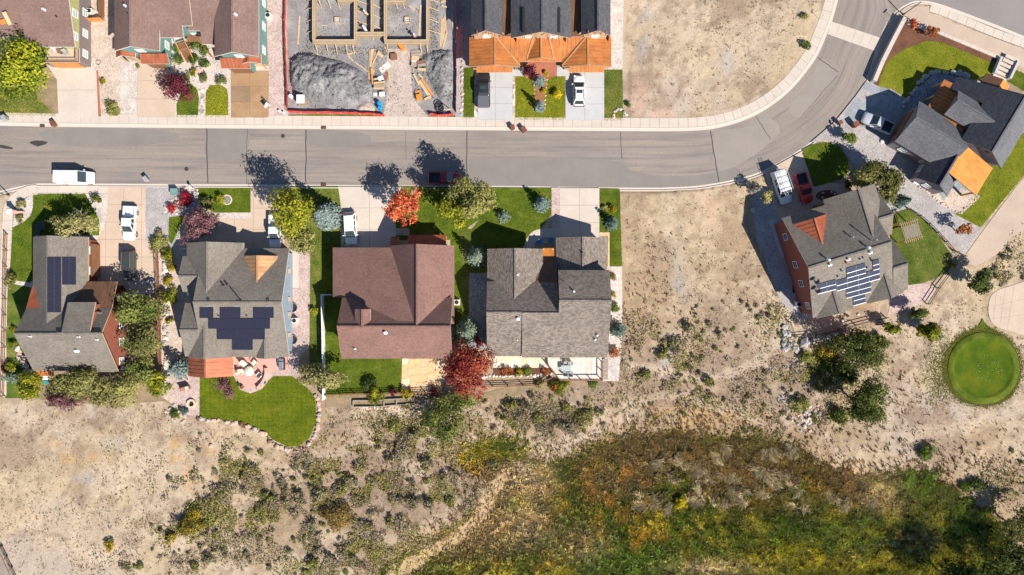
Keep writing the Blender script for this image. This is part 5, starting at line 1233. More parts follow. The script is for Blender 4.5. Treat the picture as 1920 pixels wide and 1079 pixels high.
# --- trees, each with its own crown
tree('ash_tree', 'big yellow-green tree overhanging the olive house', 42, 128, 55, 7.5, 'lime_green', 5200, .30, lobes=15, tshift=-.06, bark='bark_pale')
tree('plum_tree', 'small maroon-leaved tree beside the teal duplex driveway', 331, 166, 30, 3.6, 'maroon', 1900, .2, lobes=10, ry=26)
tree('willow_tree', 'pale willow with white spreading limbs at a grey gable', 142, 420, 46, 5.2, 'willow', 2300, .22, ry=27, bark='bark_pale', twigs=7, lob=.36, zc=3.6)
tree('plum_tree', 'dusty purple plum tree at the corner of the blue house', 372, 424, 38, 4.6, 'plum', 3000, .2, ry=31, lobes=12, twigs=4, rot=20)
tree('ash_tree', 'tall yellow-green tree shading the street beside the blue spruce', 551, 396, 35, 10.5, 'lime', 3600, .25, ry=42, lobes=13, tshift=.05, bark='bark_pale')
tree('ash_tree', 'lower grey-green tree next to the gravel side path', 567, 448, 32, 5.5, 'olive', 2400, .24, ry=26, lobes=9, tshift=.12)
conifer('blue_spruce', 'wide round blue spruce between the two driveways', 612, 406, 30, 7.5, 'blue', 60, tshift=.12)
tree('maple_tree', 'scarlet maple at the edge of the pale driveway', 760, 386, 34, 8.4, 'red', 2300, .25, ry=39, lobes=13, lob=.29, bark='bark_pale', twigs=5, rzk=.9)
tree('locust_tree', 'broad olive-yellow tree leaning over the dark red pickup', 883, 371, 42, 10, 'olive', 3800, .28, ry=40, lobes=12, tshift=.2, bark='bark_pale')
tree('locust_tree', 'bright lime tree in front of the olive-yellow one', 853, 392, 29, 8, 'lime', 2300, .26, ry=33, lobes=9, tshift=.02, bark='bark_pale')
conifer('blue_spruce', 'small silvery spruce on the front lawn west of the larger pair', 944, 407, 14, 2.4, 'paleblue', 30, tshift=.08)
conifer('blue_spruce', 'silver-blue spruce at the gravel strip of the taupe house', 1016, 383, 18, 3.6, 'blue', 38)
conifer('blue_spruce', 'blue-green spruce on the narrow lawn past the paved driveway', 1148, 419, 15, 3.2, 'teal', 34, tshift=.1)
conifer('spruce_tree', 'pale green spruce between the red brown and taupe roofs', 893, 482, 22, 5.0, 'paleblue', 46, tshift=.1)
conifer('spruce_tree', 'pale green spruce beside the crimson crabapple', 876, 621, 26, 6.5, 'paleblue', 50)
conifer('spruce_tree', 'blue-green spruce against the wall by the dry lot', 1159, 619, 18, 4.2, 'teal', 40, tshift=.06)
tree('crabapple_tree', 'large crimson crabapple behind the taupe house', 878, 692, 47, 6.8, 'crab', 5400, .25, ry=44, lobes=16, tshift=.08)
tree('crabapple_tree', 'slender crimson sapling beside the pale green spruce', 897, 641, 9, 3.8, 'crab', 420, .2, lobes=6)
tree('cottonwood_tree', 'leafy olive tree over the turquoise kayak', 257, 577, 42, 6.4, 'moss', 3600, .25, ry=30, lobes=12, tshift=.03, twigs=3)
tree('cottonwood_tree', 'olive tree beside the two white framed windows', 262, 640, 38, 6.4, 'olive', 3200, .25, ry=34, lobes=12, tshift=-.02)
tree('cottonwood_tree', 'rounded olive tree against the south eave of the garage house', 141, 710, 37, 6.2, 'olive', 3300, .25, ry=33, lobes=12, tshift=.06)
tree('willow_tree', 'drooping grey-green willow on the edge of the dry slope', 213, 728, 43, 5.2, 'olive', 3200, .24, ry=34, lobes=11, tshift=.14)
tree('cottonwood_tree', 'dark green tree in the corner behind the willow', 264, 700, 26, 4.8, 'moss', 1600, .24, lobes=8)
tree('ash_tree', 'small lime tree at the foot of the wooden side fence', 296, 718, 24, 4.0, 'lime', 1500, .24, lobes=8)
conifer('blue_spruce', 'blue spruce tucked beside the copper porch roof', 336, 690, 25, 4.6, 'blue', 44, tshift=-.05)
tree('ash_tree', 'round yellow-green tree near the path behind the garage house', 53, 726, 27, 4.2, 'lime', 2000, .23, lobes=9, tshift=-.08)
conifer('blue_spruce', 'small pale spruce by the trail fence', 22, 708, 15, 3.0, 'paleblue', 30)
tree('smoke_bush', 'dusky purple thicket spilling onto the dry slope', 120, 752, 36, 1.8, 'plum', 1800, .2, ry=18, lobes=10, trunk=False, tshift=-.1)
tree('willow_tree', 'pale feathery willow straddling the white fence', 598, 706, 44, 4.8, 'willow', 2900, .24, ry=21, lobes=12, tshift=-.06)
tree('plum_tree', 'small dusky plum tree standing on the striped lawn', 421, 725, 19, 2.8, 'plum', 900, .17, lobes=8, ry=22, tshift=.02)
tree('willow_tree', 'grey-green willow below the crabapple', 862, 748, 27, 3.6, 'moss', 1900, .22, ry=21, lobes=9, tshift=.05)
tree('juniper_tree', 'shadowy juniper on the slope under the grey-green willow', 826, 786, 40, 4.0, 'moss', 3000, .23, ry=42, lobes=12, tshift=.02)
tree('ash_tree', 'leafy green tree between gravel yard and red walled house', 1636, 327, 38, 6.2, 'olive', 3300, .25, ry=26, lobes=12, tshift=-.12)
tree('ash_tree', 'olive green tree tight against the north gable', 1666, 353, 24, 5.2, 'olive', 2000, .25, ry=30, lobes=9, tshift=-.16)
conifer('blue_spruce', 'dark blue spruce at the corner of the curved lawn', 1692, 377, 15, 3.2, 'teal', 34)
tree('maple_tree', 'bare rust-leaved sapling standing on grey gravel', 1806, 431, 17, 3.4, 'rusty', 420, .2, ry=14, lobes=9, twigs=5, bark='bark_pale', lob=.3)
tree('pinyon_tree', 'dark pinyon by the gate in the curved fence', 1835, 527, 26, 4.0, 'dark', 2200, .22, ry=22, lobes=10, tshift=.12)
tree('cottonwood_tree', 'large dark shaggy tree below the boulder wall', 1601, 652, 52, 6.8, 'moss', 3800, .25, ry=40, lobes=15, tshift=-.27, lob=.36, twigs=2)
tree('willow_tree', 'pale grey brush at the flank of the large dark tree', 1638, 678, 24, 3.2, 'willow', 1000, .2, ry=28, lobes=8, tshift=-.25)
tree('cottonwood_tree', 'large dark tree standing alone on the lower dry slope', 1615, 752, 50, 6.8, 'moss', 3600, .25, ry=42, lobes=15, tshift=-.26, lob=.36, twigs=2)
tree('cottonwood_tree', 'dark tree shading the corner of the marsh', 1895, 1055, 44, 7.0, 'dark', 3600, .26, ry=46, lobes=13, tshift=.1)
tree('cottonwood_tree', 'olive tree on the bank above the marsh corner', 1905, 985, 30, 5.5, 'olive', 2200, .25, ry=30, lobes=10, tshift=-.1)
tree('cottonwood_tree', 'dark crown cut by the lower edge of the marsh', 1790, 1090, 48, 8.0, 'dark', 3400, .28, ry=36, lobes=13)
tree('locust_tree', 'bushy green tree below the red walled house fence', 1740, 622, 26, 3.6, 'lime', 1900, .22, ry=16, lobes=9, tshift=-.2)
tree('locust_tree', 'young dark tree in the shade of the south fence', 1716, 589, 20, 3.2, 'dark', 1200, .2, ry=13, lobes=8, tshift=.15)
tree('locust_tree', 'small yellow-green tree next to the dark shaggy one', 1667, 614, 18, 2.8, 'lime', 1000, .2, ry=13, lobes=7, tshift=-.22)
tree('ash_tree', 'pale green sapling by the gravel strip of the work van', 1436, 370, 13, 3.0, 'willow', 600, .2, lobes=7)
tree('plum_tree', 'grey leafless sapling beside the driveway of the work van', 1412, 352, 13, 2.6, 'grey', 420, .17, lobes=7, twigs=4)
tree('ash_tree', 'young green tree on the gravel by two brown bins', 1593, 257, 13, 2.6, 'green', 700, .2, lobes=7, tshift=.3)
conifer('spruce_tree', 'silver-blue spruce in the red mulch nearer the street', 1012, 200, 11, 3.6, 'blue', 34)
conifer('spruce_tree', 'silver-blue spruce in the red mulch nearer the duplex', 1012, 152, 12, 3.0, 'blue', 34)
tree('plum_tree', 'dark plum shrub in the red mulch at the entry', 994, 137, 13, 2.2, 'maroon', 700, .16, ry=17, lobes=8, tshift=-.1)
tree('crabapple_tree', 'thin orange-red sapling on the dark mulch by the stone wall', 1747, 60, 15, 2.6, 'rusty', 380, .18, ry=13, lobes=8, twigs=4, lob=.3)
tree('crabapple_tree', 'red sapling at the corner of the stone wall', 1713, 44, 10, 2.2, 'red', 260, .17, lobes=7, twigs=3, lob=.3)
# --- garden shrubs
SH = [('two tone evergreen bush beside the wood stair', 337,114,11,1.2,'green',.2),('round bush across the path from the stair', 366,112,10,1.1,'green',.05),('round bush nearest the orange fence panel', 383,121,10,1.1,'green',0),('tall green bush under the duplex eave', 366,88,11,1.6,'green',.15),('feathery green bush against the orange fence', 387,94,11,1.4,'green',.1),('green plants at the foot of the stair', 331,93,8,.9,'green',.25),('olive bush behind the maroon tree', 346,144,10,1.1,'olive',-.05),('small yellow-green bush by the pink stone', 362,135,7,.7,'lime',-.1),('dark bush at the head of the stone path', 381,147,9,1.0,'olive',-.15),('bush by the edge of the brown driveway', 416,150,10,1.2,'olive',-.05),('low yellow-green planting at the drive entrance', 209,210,17,.9,'olive',.22),('dry golden plant in the gravel', 194,153,6,.6,'gold',-.3),('pale green bush by the garage corner', 260,125,4,.5,'olive',.1),
('yellow shrub on the lawn beside the white car', 1045,176,11,1.2,'gold',.1),('golden shrub in the red mulch', 1018,172,6,.7,'gold',-.15),('golden tuft by the red entry bed', 1024,137,5,.6,'gold',-.1),
('round gold-green bush on the corner gravel', 42,383,9,1.0,'olive',.1),('gold-green bush on the gravel bed by the kerb', 180,373,9,1.1,'lime',-.22),('low bush by the flag post', 36,410,8,.8,'olive',-.05),('silvery ornamental grass in the house shade', 75,425,13,.9,'blue',-.1),
('ruby red shrub nearer the driveway', 325,392,11,1.4,'ruby',0),('ruby red shrub nearer the street', 349,373,15,1.5,'ruby',.05),('olive bush at the end of the ruby shrubs', 388,381,13,1.4,'olive',-.08),('small yellow tree by the round stone ring', 414,374,11,1.4,'lime',.12),('green juniper at the drive edge', 297,454,20,1.3,'olive',.18),('lime green bush beside the stone wall', 316,474,14,1.4,'lime',-.04),('golden bush below the lime green one', 322,500,10,1.2,'gold',-.2),('orange-gold bush along the stone wall', 317,527,10,1.1,'gold',-.25),('green-gold bush at the gap in the wall', 316,555,15,1.4,'lime',-.08),('narrow green bush along the wall', 318,600,7,.9,'lime',-.2),
('deep red shrub behind the parked wagon', 224,545,12,1.5,'crab',-.15),('crimson bush at the wall of the garage house', 217,590,16,1.6,'crab',-.05),('dark red creeper beside the windows', 210,608,11,1.0,'crab',-.2),('yellow shrub beside the air conditioner', 588,586,9,1.0,'lime',.15),('gold-green bush in front of the rail fence', 705,742,16,1.6,'lime',-.05),('round golden bush by the flagstone patio', 763,737,11,1.4,'gold',-.15),('small maroon bush by the flagstone patio', 738,736,8,1.0,'maroon',.1),('purple bush under the crabapple', 812,735,10,1.0,'maroon',.12),('dark clipped bush on the back lawn', 690,721,15,.9,'dark',.0),
('orange-red bush in the terrace planting', 950,697,10,1.0,'rusty',.05),('yellow-green flowers in the terrace planting', 972,698,9,.8,'gold',-.2),('green plants in the terrace planting', 989,697,9,.8,'green',.2),('russet shrub at the terrace corner', 1022,697,8,.8,'rusty',-.05),('gold and red hedge below the deck', 1052,722,18,1.1,'lime',-.12),('red-tinged hedge end below the deck', 1040,726,9,1.0,'rusty',0),('green bush below the deck rail', 1112,719,9,1.0,'green',.15),('orange-red sapling by the deck corner', 1153,660,11,1.4,'rusty',.1),('golden shrub by the wall of the taupe house', 1149,554,6,.8,'gold',-.15),('green mound on the side gravel', 1154,576,9,.8,'green',.05),('tan ornamental grass on the side gravel', 1151,519,8,.8,'willow',-.1),('straw coloured grass on the narrow lawn', 1149,391,9,.9,'gold',-.3),('pale straw grass beside the straw coloured one', 1135,391,6,.7,'willow',.05),
('green-gold bush by the round yellow tree', 20,690,12,1.2,'lime',-.15),('purple-red bush at the trail fence', 12,692,9,1.1,'crab',-.1),('green bush by the corner of the trail', 25,523,14,1.2,'olive',-.05),('gold-green plants along the trail fence', 24,620,8,.8,'lime',-.15),('gold plants further along the trail fence', 22,645,8,.8,'lime',-.25),
('dark bush by the curved path of the corner drive', 1588,343,10,1.2,'dark',.05),('green bush on the street corner of the dry lot', 1510,87,10,.9,'green',.1),('weedy bush near the sidewalk bend', 1508,30,7,.6,'olive',-.1),('yellow bush by the fence gate', 1788,497,7,.8,'gold',-.2),('yellow flowered brush by the boulder wall', 1550,662,20,1.2,'sage_y',.0),('green brush beside the boulder wall', 1532,690,18,1.0,'sage_g',.0),('flowering yellow rabbitbrush alone on the pale slope', 204,1023,11,1.0,'sage_y',.1),('gold flecked rabbitbrush thicket', 364,985,26,1.4,'sage_y',-.15),('small gold flecked rabbitbrush', 321,1008,12,.9,'sage_y',-.12),('lime green brush beside the gold flecked thicket', 397,976,12,1.1,'sage_g',.2),('bright yellow brush among the marsh reeds', 1277,945,13,1.2,'gold',.05),('tawny thicket on the slope', 630,975,30,1.3,'tawny',-.15),('long green shrub alone on the dry slope', 1738,847,16,1.2,'green',.02),('low green shrub above the marsh bank', 1812,912,12,.9,'green',.0),('dark brush above the marsh bank', 1835,905,14,.9,'dark',.05),('yellow weed by the street kerb', 867,358,4,.4,'gold',-.1),('green bush at the silt fence end', 1176,195,6,.5,'green',.1),('ragged olive brush in the shade of the large shaggy tree', 1562,690,22,1.6,'moss',-.1),('ragged brush between the two dark shaggy trees', 1590,705,20,1.5,'moss',-.2),('pale olive brush below the yellow flowered brush', 1540,722,18,1.2,'sage_g',.05),('olive brush beside the scatter of pale rocks', 1572,782,19,1.3,'moss',-.15),('low brush on the bank above the marsh rocks', 1500,760,18,1.1,'sage_g',.0),('brush on the sunny flank of the lower dark tree', 1640,775,20,1.5,'moss',-.05),('olive brush at the foot of the boulder wall', 1515,672,15,1.1,'sage_g',.05),('dark brush under the drop of the stepped fence', 1650,640,18,1.5,'moss',-.25),('juniper at the stone lined bed', 345,770,8,.7,'teal',.1),('flower pots and herbs on the gravel patio edge', 328,778,10,.7,'green',.15)]
for lb, x, y, r, h, mt, ts in SH:
    shrub('shrub', lb, x, y, r, h, mt, int(150+r*r*3.2), .15 if r < 12 else .18, tshift=ts)
# --- sagebrush: counted clumps, copies of a few kinds
def sage_proto(i, mat, r, h, n):
    rg = np.random.default_rng(300+i); o = crown_mesh('sagebrush', r, r*rg.uniform(.75, 1.1), h*.6, h*.38, n, .17, F[mat], rg, 6, .5)
    return o
kinds = [('sage', 'grey sagebrush clump on the dry slope'), ('sage_g', 'olive green sagebrush clump on the dry slope'), ('sage', 'grey sagebrush clump on the dry slope'), ('sage_g', 'olive green sagebrush clump on the dry slope'), ('sage', 'grey sagebrush clump on the dry slope')]
protos = [sage_proto(i, kd[0], .95, .9, 300) for i, kd in enumerate(kinds)]
DEN = [((690,960),(300,120),1.0),((480,940),(120,70),.8),((590,905),(110,50),.9),((1010,770),(120,55),.7),((1250,660),(95,80),.9),((1100,770),(150,50),.6),((800,830),(80,60),.7),((430,880),(60,60),.4),((560,1040),(180,50),.7),((1350,740),(110,60),.4),((1430,600),(40,50),.6),((1885,520),(40,60),.7),((1890,470),(30,50),.4),((1500,720),(50,60),.4),((1480,770),(50,40),.4),((1870,890),(50,50),.35),((1330,640),(60,60),.5),((360,1040),(90,40),.5),((960,740),(60,30),.5),((1560,790),(60,30),.3)]
BIG = [(960,760,2.0),(985,762,1.9),(1010,780,1.8),(1060,760,1.5),(745,800,2.3),(775,815,2.2),(760,835,2.0),(800,865,1.9),(1070,800,1.9),(1090,785,1.8),(1100,780,1.6),(1240,665,1.9),(1265,650,2.0),(1215,705,1.8),(1290,615,1.8),(1330,720,2.0),(640,920,2.0),(600,930,2.0),(560,930,2.2),(530,915,2.0),(655,905,1.8),(505,935,1.8),(580,985,2.2),(775,940,2.0),(805,945,1.9),(840,940,1.6),(615,1050,2.0),(590,1060,2.2),(660,1050,1.6),(1010,720,1.4),(470,880,1.3),(455,920,1.3),(420,1035,1.7),(390,1050,1.9),(365,1060,1.7),(235,1062,1.4),(265,1060,1.3),(695,985,1.6),(730,980,1.7),(920,870,1.4)]
pts = [(x, y, s*.62) for x, y, s in BIG]; rg = np.random.default_rng(44); tries = 0
while len(pts) < 285 and tries < 9000:
    tries += 1; (cx, cy), (rx, ry), w = DEN[rg.integers(len(DEN))]
    x, y = rg.normal(cx, rx*.6), rg.normal(cy, ry*.6)
    if rg.random() > w or not in_poly(np.array([x]), np.array([y]), NAT[1])[0] or in_poly(np.array([x]), np.array([y]), MARSH)[0] or y > 1090 or x > 1845 and 525 < y < 640: continue
    if fbm(np.array([x/S]), np.array([y/S]), .35, 3, 31)[0] < .44: continue
    s = rg.uniform(.28, .75)*(1.0 if x < 900 else .85)
    if all((x-a)**2+(y-b)**2 > (s+c)**2*45 for a, b, c in pts): pts.append((x, y, s))
used = set()
for i, (x, y, s) in enumerate(pts):
    k = int(rg.integers(5)); p = protos[k]; o = p if k not in used else link(p.copy()); used.add(k)
    o.location = place(x, y, .4*s); o.scale = (s, s*rg.uniform(.85, 1.15), s*rg.uniform(.8, 1.15)); o.rotation_euler = (0, 0, rg.uniform(0, 6.28))
    tag(o, kinds[k][1], 'sagebrush', 'grey sagebrush clumps on the dry slope' if k in (0, 2, 4) else 'green sagebrush clumps on the dry slope')
for k, p in enumerate(protos):
    if k not in used: bpy.data.objects.remove(p)
# --- dry tufts: nobody could count them
def cmat(name, trans=.2):
    m, n, l, b = new_mat(name); a = n.new('ShaderNodeAttribute'); a.attribute_name = 'hue'; n.remove(b)
    d = n.new('ShaderNodeBsdfDiffuse'); t = n.new('ShaderNodeBsdfTranslucent'); mx = n.new('ShaderNodeMixShader'); mx.inputs[0].default_value = trans
    l.new(a.outputs['Color'], d.inputs[0]); l.new(a.outputs['Color'], t.inputs[0]); l.new(d.outputs[0], mx.inputs[1]); l.new(t.outputs[0], mx.inputs[2]); l.new(mx.outputs[0], n.get('Material Output').inputs[0]); return m
M['grassblade'] = cmat('dry_grass_blades')
def scatter(poly_list, n, rg, dens=None, excl=()):
    out = []
    for poly in poly_list:
        xs_ = [p[0] for p in poly]; ys_ = [p[1] for p in poly]
        out.append((max(0, min(xs_))-20, min(max(xs_), 1920)+20, max(-20, min(ys_)), min(1100, max(ys_))))
    A = np.array([(b-a)*(d-c) for a, b, c, d in out]); X, Y = [], []
    for (a, b, c, d), w, poly in zip(out, A/A.sum(), poly_list):
        k = int(n*w); x = rg.uniform(a, b, k); y = rg.uniform(c, d, k); ok = in_poly(x, y, poly)
        for e in excl: ok &= ~in_poly(x, y, e)
        X.append(x[ok]); Y.append(y[ok])
    X = np.concatenate(X); Y = np.concatenate(Y)
    if dens is not None: ok = rg.random(len(X)) < dens(X, Y); X = X[ok]; Y = Y[ok]
    return X, Y
def blades(name, X, Y, hgt, wid, lean, cols, rg, per=1, parent=None, ang=None):
    """leaning pointed blades rising from the ground at photograph pixels X, Y"""
    X = np.repeat(X, per); Y = np.repeat(Y, per); cols = np.repeat(cols, per, axis=0); n = len(X)
    hgt = np.repeat(np.broadcast_to(hgt, (n//per,)), per)*rg.uniform(.6, 1.25, n); x = (X-960)/S+rg.normal(0, .09*(per > 1), n); y = (539.5-Y)/S+rg.normal(0, .09*(per > 1), n)
    z = gz(x, y); a = rg.uniform(0, 6.28, n) if ang is None else np.repeat(ang, per)+rg.normal(0, .35, n); ln = hgt*lean*rg.uniform(.5, 1.4, n); w = wid*rg.uniform(.7, 1.4, n)
    px_, py_ = -np.sin(a)*w/2, np.cos(a)*w/2; tx, ty = np.cos(a)*ln, np.sin(a)*ln
    b0 = np.stack([x-px_, y-py_, z-.02], 1); b1 = np.stack([x+px_, y+py_, z-.02], 1); m1 = np.stack([x+px_*.9+tx*.45, y+py_*.9+ty*.45, z+hgt*.75], 1); tp_ = np.stack([x+tx, y+ty, z+hgt*rg.uniform(.7, 1.0, n)], 1)
    V = np.stack([b0, b1, m1, tp_], 1).reshape(-1, 3); c = np.clip(cols*rg.uniform(.7, 1.3, (n, 1)), 0, 1)
    return tag(np_mesh(name, V, np.arange(4*n).reshape(n, 4), M['grassblade'], cols={'hue': ('FACE', np.c_[c, np.ones(n)])}, parent=parent), kind='stuff')
rg = np.random.default_rng(5)
TEE = [(1760,690),(1790,640),(1842,590),(1900,640),(1922,690),(1905,750),(1845,775),(1780,745)]
dd = lambda x, y: .25+.75*sstep(.46, .60, fbm(x/S, y/S, .35, 4, 12)*.6+fbm(x/S, y/S, .12, 3, 11)*.4)
X, Y = scatter(NAT, 42000, rg, dd, [TEE, MARSH, [(1850,560),(1866,545),(1890,532),(1990,510),(1990,650),(1860,620)]])
pal = np.array([(.17,.115,.07), (.22,.155,.095), (.13,.10,.055), (.27,.20,.13), (.16,.14,.08)])
blades('dry_grass', X, Y, .13*(.5+1.2*rg.random(len(X))**2), .08, 1.0, pal[rg.integers(0, 5, len(X))]*1.5, rg, 4)
X, Y = scatter([NAT[1]], 26000, rg, lambda x, y: np.clip((blob(1300,790,220,45,.6,x,y,0)+blob(720,870,160,60,.7,x,y,0)+blob(1750,880,140,40,.7,x,y,0)+blob(880,930,60,120,.7,x,y,0)*.8), 0, 1), [TEE]) if False else scatter([NAT[1]], 30000, rg, None, [TEE])
wgt = np.clip(sum(k*np.exp(-(((X-cx)/rx)**2+((Y-cy)/ry)**2)) for cx, cy, rx, ry, k in ((1300,795,200,38,.9),(720,860,150,60,.7),(1750,880,150,35,.8),(890,930,50,110,.9),(1000,850,120,40,.7),(1650,760,90,80,.4),(1180,620,140,120,.35))), 0, 1)
ok = rg.random(len(X)) < wgt; X = X[ok]; Y = Y[ok]
pal = np.array([(.33,.22,.10), (.40,.28,.14), (.27,.17,.075), (.36,.27,.17)])
blades('straw_grass', X, Y, .4, .09, .8, pal[rg.integers(0, 4, len(X))], rg, 5)
PADX = [(1850,560),(1866,545),(1890,532),(1990,510),(1990,650),(1860,620)]
def brush_w(x, y):
    w = 0
    for cx, cy, rx, ry, k in ((700,950,300,95,1.0),(500,930,110,55,.8),(600,915,110,45,.9),(640,1050,90,35,.8),(1010,785,90,35,.8),(760,825,80,40,.9),(1240,665,70,60,.75),(1080,785,110,28,.8),(365,985,60,60,.5),(1885,525,45,50,.8),(1500,720,60,70,.6),(1560,690,60,40,.6),(1460,600,30,40,.5),(1340,730,90,40,.4),(1900,910,60,40,.4),(430,890,60,40,.5),(290,1060,90,20,.5),(1480,790,60,30,.5)): w = w+k*np.exp(-(((x-cx)/rx)**2+((y-cy)/ry)**2))
    return np.clip(w, 0, 1)*sstep(.45, .52, fbm(x/S, y/S, .42, 3, 91)+.07*np.clip(w, 0, 1)-.03)
X, Y = scatter([NAT[1]], 900000, rg, brush_w, [TEE, MARSH, PADX])
x = (X-960)/S; y = (539.5-Y)/S; hh = np.clip(fbm(x, y, .42, 3, 91)-.42, 0, .3)*4.2+.08; n = len(X)
g1 = fbm(x, y, .2, 3, 92); C = np.stack([x, y, gz(x, y)+hh*rg.uniform(.35, 1, n)], 1)
V, Q = leaf_quads(C, np.tile([0, 0, 1.], (n, 1)), .18, rg, .7)
cA, cB, cC = np.array((.215,.180,.112)), np.array((.215,.200,.062)), np.array((.29,.21,.06))
k1 = sstep(.36, .54, g1)[:, None]; k2 = (rg.random(n) < .12)[:, None]; cc = (cA*(1-k1)+cB*k1)*(~k2)+cC*k2; cc = np.clip(cc*rg.uniform(.55, 1.7, (n, 1)), 0, 1)
tag(np_mesh('low_brush', V, Q, M['grassblade'], cols={'hue': ('FACE', np.c_[cc, np.ones(n)])}), kind='stuff')
X, Y = scatter(NAT, 16000, rg, lambda x, y: .1+.9*sstep(.45, .62, fbm(x/S, y/S, .3, 3, 95)), [TEE, MARSH, PADX]); n = len(X); x = (X-960)/S; y = (539.5-Y)/S
V, Q = leaf_quads(np.stack([x, y, gz(x, y)+.03], 1), np.tile([0, 0, 1.], (n, 1)), .13, rg, .25, 1.2); pc = np.array([(.58,.48,.37), (.50,.38,.29), (.36,.30,.25), (.62,.55,.46)])
tag(np_mesh('pebbles', V, Q, M['grassblade'], cols={'hue': ('FACE', np.c_[pc[rg.integers(0, 4, n)], np.ones(n)])}), kind='stuff')
_nr = np.clip(boxblur(marsh_raw, 9)*1.9, 0, 1)*(1-marsh_raw)
def near_w(px_, py_): x = (px_-960)/S; y = (539.5-py_)/S; return _nr[np.clip(((x-gx[0])/.28).astype(int), 0, len(gx)-1), np.clip(((y-gy[0])/.28).astype(int), 0, len(gy)-1)]
X, Y = scatter([NAT[1]], 60000, rg, lambda x, y: near_w(x, y)*(.25+.75*sstep(.4, .6, fbm(x/S, y/S, .5, 3, 97))), [TEE]); pal = np.array([(.32,.21,.085), (.26,.165,.065), (.40,.28,.13), (.22,.16,.06)])
blades('bank_grass', X, Y, .3, .08, 1.1, pal[rg.integers(0, 4, len(X))]*1.25, rg, 4)
# --- the marsh: dense standing herbs, sedge and flattened reeds
def marsh_cols(x, y, rg):
    gx_, gy_ = x/S, y/S; a = fbm(gx_, gy_, .16, 4, 61); b = fbm(gx_, gy_, .5, 4, 62); c = fbm(gx_, gy_, .3, 4, 63); n = len(x)
    g = np.array((.068,.084,.012)); yl = np.array((.180,.158,.022)); dk = np.array((.036,.046,.010)); ru = np.array((.235,.120,.022)); br = np.array((.118,.082,.034)); st = np.array((.29,.22,.125)); br2 = np.array((.17,.115,.06))
    col = np.tile(g, (n, 1)); up = sstep(975, 900, y)*1.0
    def mixin(col, t, k): return col*(1-k[:, None])+t*k[:, None]
    col = mixin(col, yl, sstep(.48, .66, b)*.85); col = mixin(col, dk, sstep(.5, .66, c)*.75)
    col = mixin(col, br, np.clip(up*1.1*sstep(.36, .52, a)+.0, 0, 1)*.9)
    R_ = lambda cx, cy, rx, ry: np.exp(-(((x-cx)/rx)**2+((y-cy)/ry)**2))
    col = mixin(col, ru, np.clip(R_(1170,925,60,60)+R_(1195,1025,90,22)+R_(1480,900,150,50)*.5+R_(1060,990,70,60)*.35+R_(880,890,35,50)*.8+R_(1840,980,40,30)*.5+R_(1000,1060,60,20)*.4, 0, 1)*sstep(.38, .62, b)*.95)
    col = mixin(col, br, np.clip(R_(1420,865,190,45)+R_(1200,850,160,30)+R_(880,1010,110,60)*.8+R_(1630,930,110,40)*.7, 0, 1)*.85)
    col = mixin(col, br2, np.clip(R_(990,920,60,60)+R_(920,950,50,60)+R_(1090,1020,50,30)*.7+R_(1700,1010,120,40)*.6+R_(870,1010,80,40)*.6, 0, 1)*sstep(.35, .55, a)*.9)
    col = mixin(col, st, np.clip(R_(1660,925,45,35)+R_(1010,900,36,30)*.6+R_(990,970,30,30)*.6+R_(980,1000,60,30)*.5+R_(985,905,40,30)*.6+R_(1330,1068,90,16)+R_(1110,1040,40,25)*.6, 0, 1)*.85)
    col = mixin(col, np.array((.06,.105,.012)), np.clip(R_(1730,905,50,40)+R_(1840,950,70,40)*.7+R_(1180,1060,90,40)+R_(1560,1010,120,30)*.7, 0, 1)*.75)
    col = mixin(col, np.array((.24,.20,.02)), np.clip(R_(1600,1050,220,28)+R_(860,850,60,26), 0, 1)*sstep(.4, .6, c)*.8)
    return col
CL = [(1245,890),(1265,905),(1290,890),(1310,885),(1330,905),(1255,950),(1225,945),(1240,870),(1345,865),(1360,845),(1375,895),(1340,945),(1365,950),(1385,925),(1400,940),(1455,850),(1460,870),(1490,855),(1475,895),(1485,910),(1495,930),(1510,950),(1565,940),(1580,945),(1595,950),(1630,945),(1640,940),(1420,880),(1440,890),(1395,905),(1320,935),(1210,955),(1270,870),(1300,940),(1430,930),(1450,915)]
edge = (fbm(np.arange(3), np.arange(3))*0)
rx_ = (fbm(np.array([0.]), np.array([0.]), .12, 4, 1)-.5)
def gul_w(x, y):
    d = np.full(np.shape(x), 1e3)
    for (ax, ay), (bx, by) in zip(GUL, GUL[1:]): tt = np.clip(((x-ax)*(bx-ax)+(y-ay)*(by-ay))/((bx-ax)**2+(by-ay)**2), 0, 1); d = np.minimum(d, np.hypot(x-ax-(bx-ax)*tt, y-ay-(by-ay)*tt))
    return np.exp(-(d/24)**2)*1.15
def marsh_w(x, y): return gz_mask(x, y)
def gz_mask(px_, py_):
    x = (px_-960)/S; y = (539.5-py_)/S; i = np.clip(((x-gx[0])/.28).astype(int), 0, len(gx)-1); j = np.clip(((y-gy[0])/.28).astype(int), 0, len(gy)-1); return marsh[i, j]
X, Y = scatter([[(640,1100),(640,800),(1960,800),(1960,1100)]], 240000, rg, lambda x, y: sstep(.2, .75, gz_mask(x, y)+(fbm(x/S, y/S, 1.2, 3, 73)-.5)*.9)*(1-.95*np.clip(gul_w(x, y)+np.exp(-(((x-1330)/70)**2+((y-1075)/14)**2)), 0, 1)))
cl = .55+.9*fbm(X/S, Y/S, .8, 3, 71)
mcx = marsh_cols(X, Y, rg)*2.7; kx = rg.random(len(X)); cn = fbm(X/S, Y/S, 1.1, 3, 72); mcx *= (.35+2.6*np.clip(cn-.25, 0, 1))[:, None]
mcx[kx < .10] = np.array((.42,.35,.2)); mcx[(kx > .10) & (kx < .15)] = np.array((.38,.31,.045)); mcx[(kx > .15) & (kx < .19)] = np.array((.05,.06,.015))
rd = np.zeros(len(X))
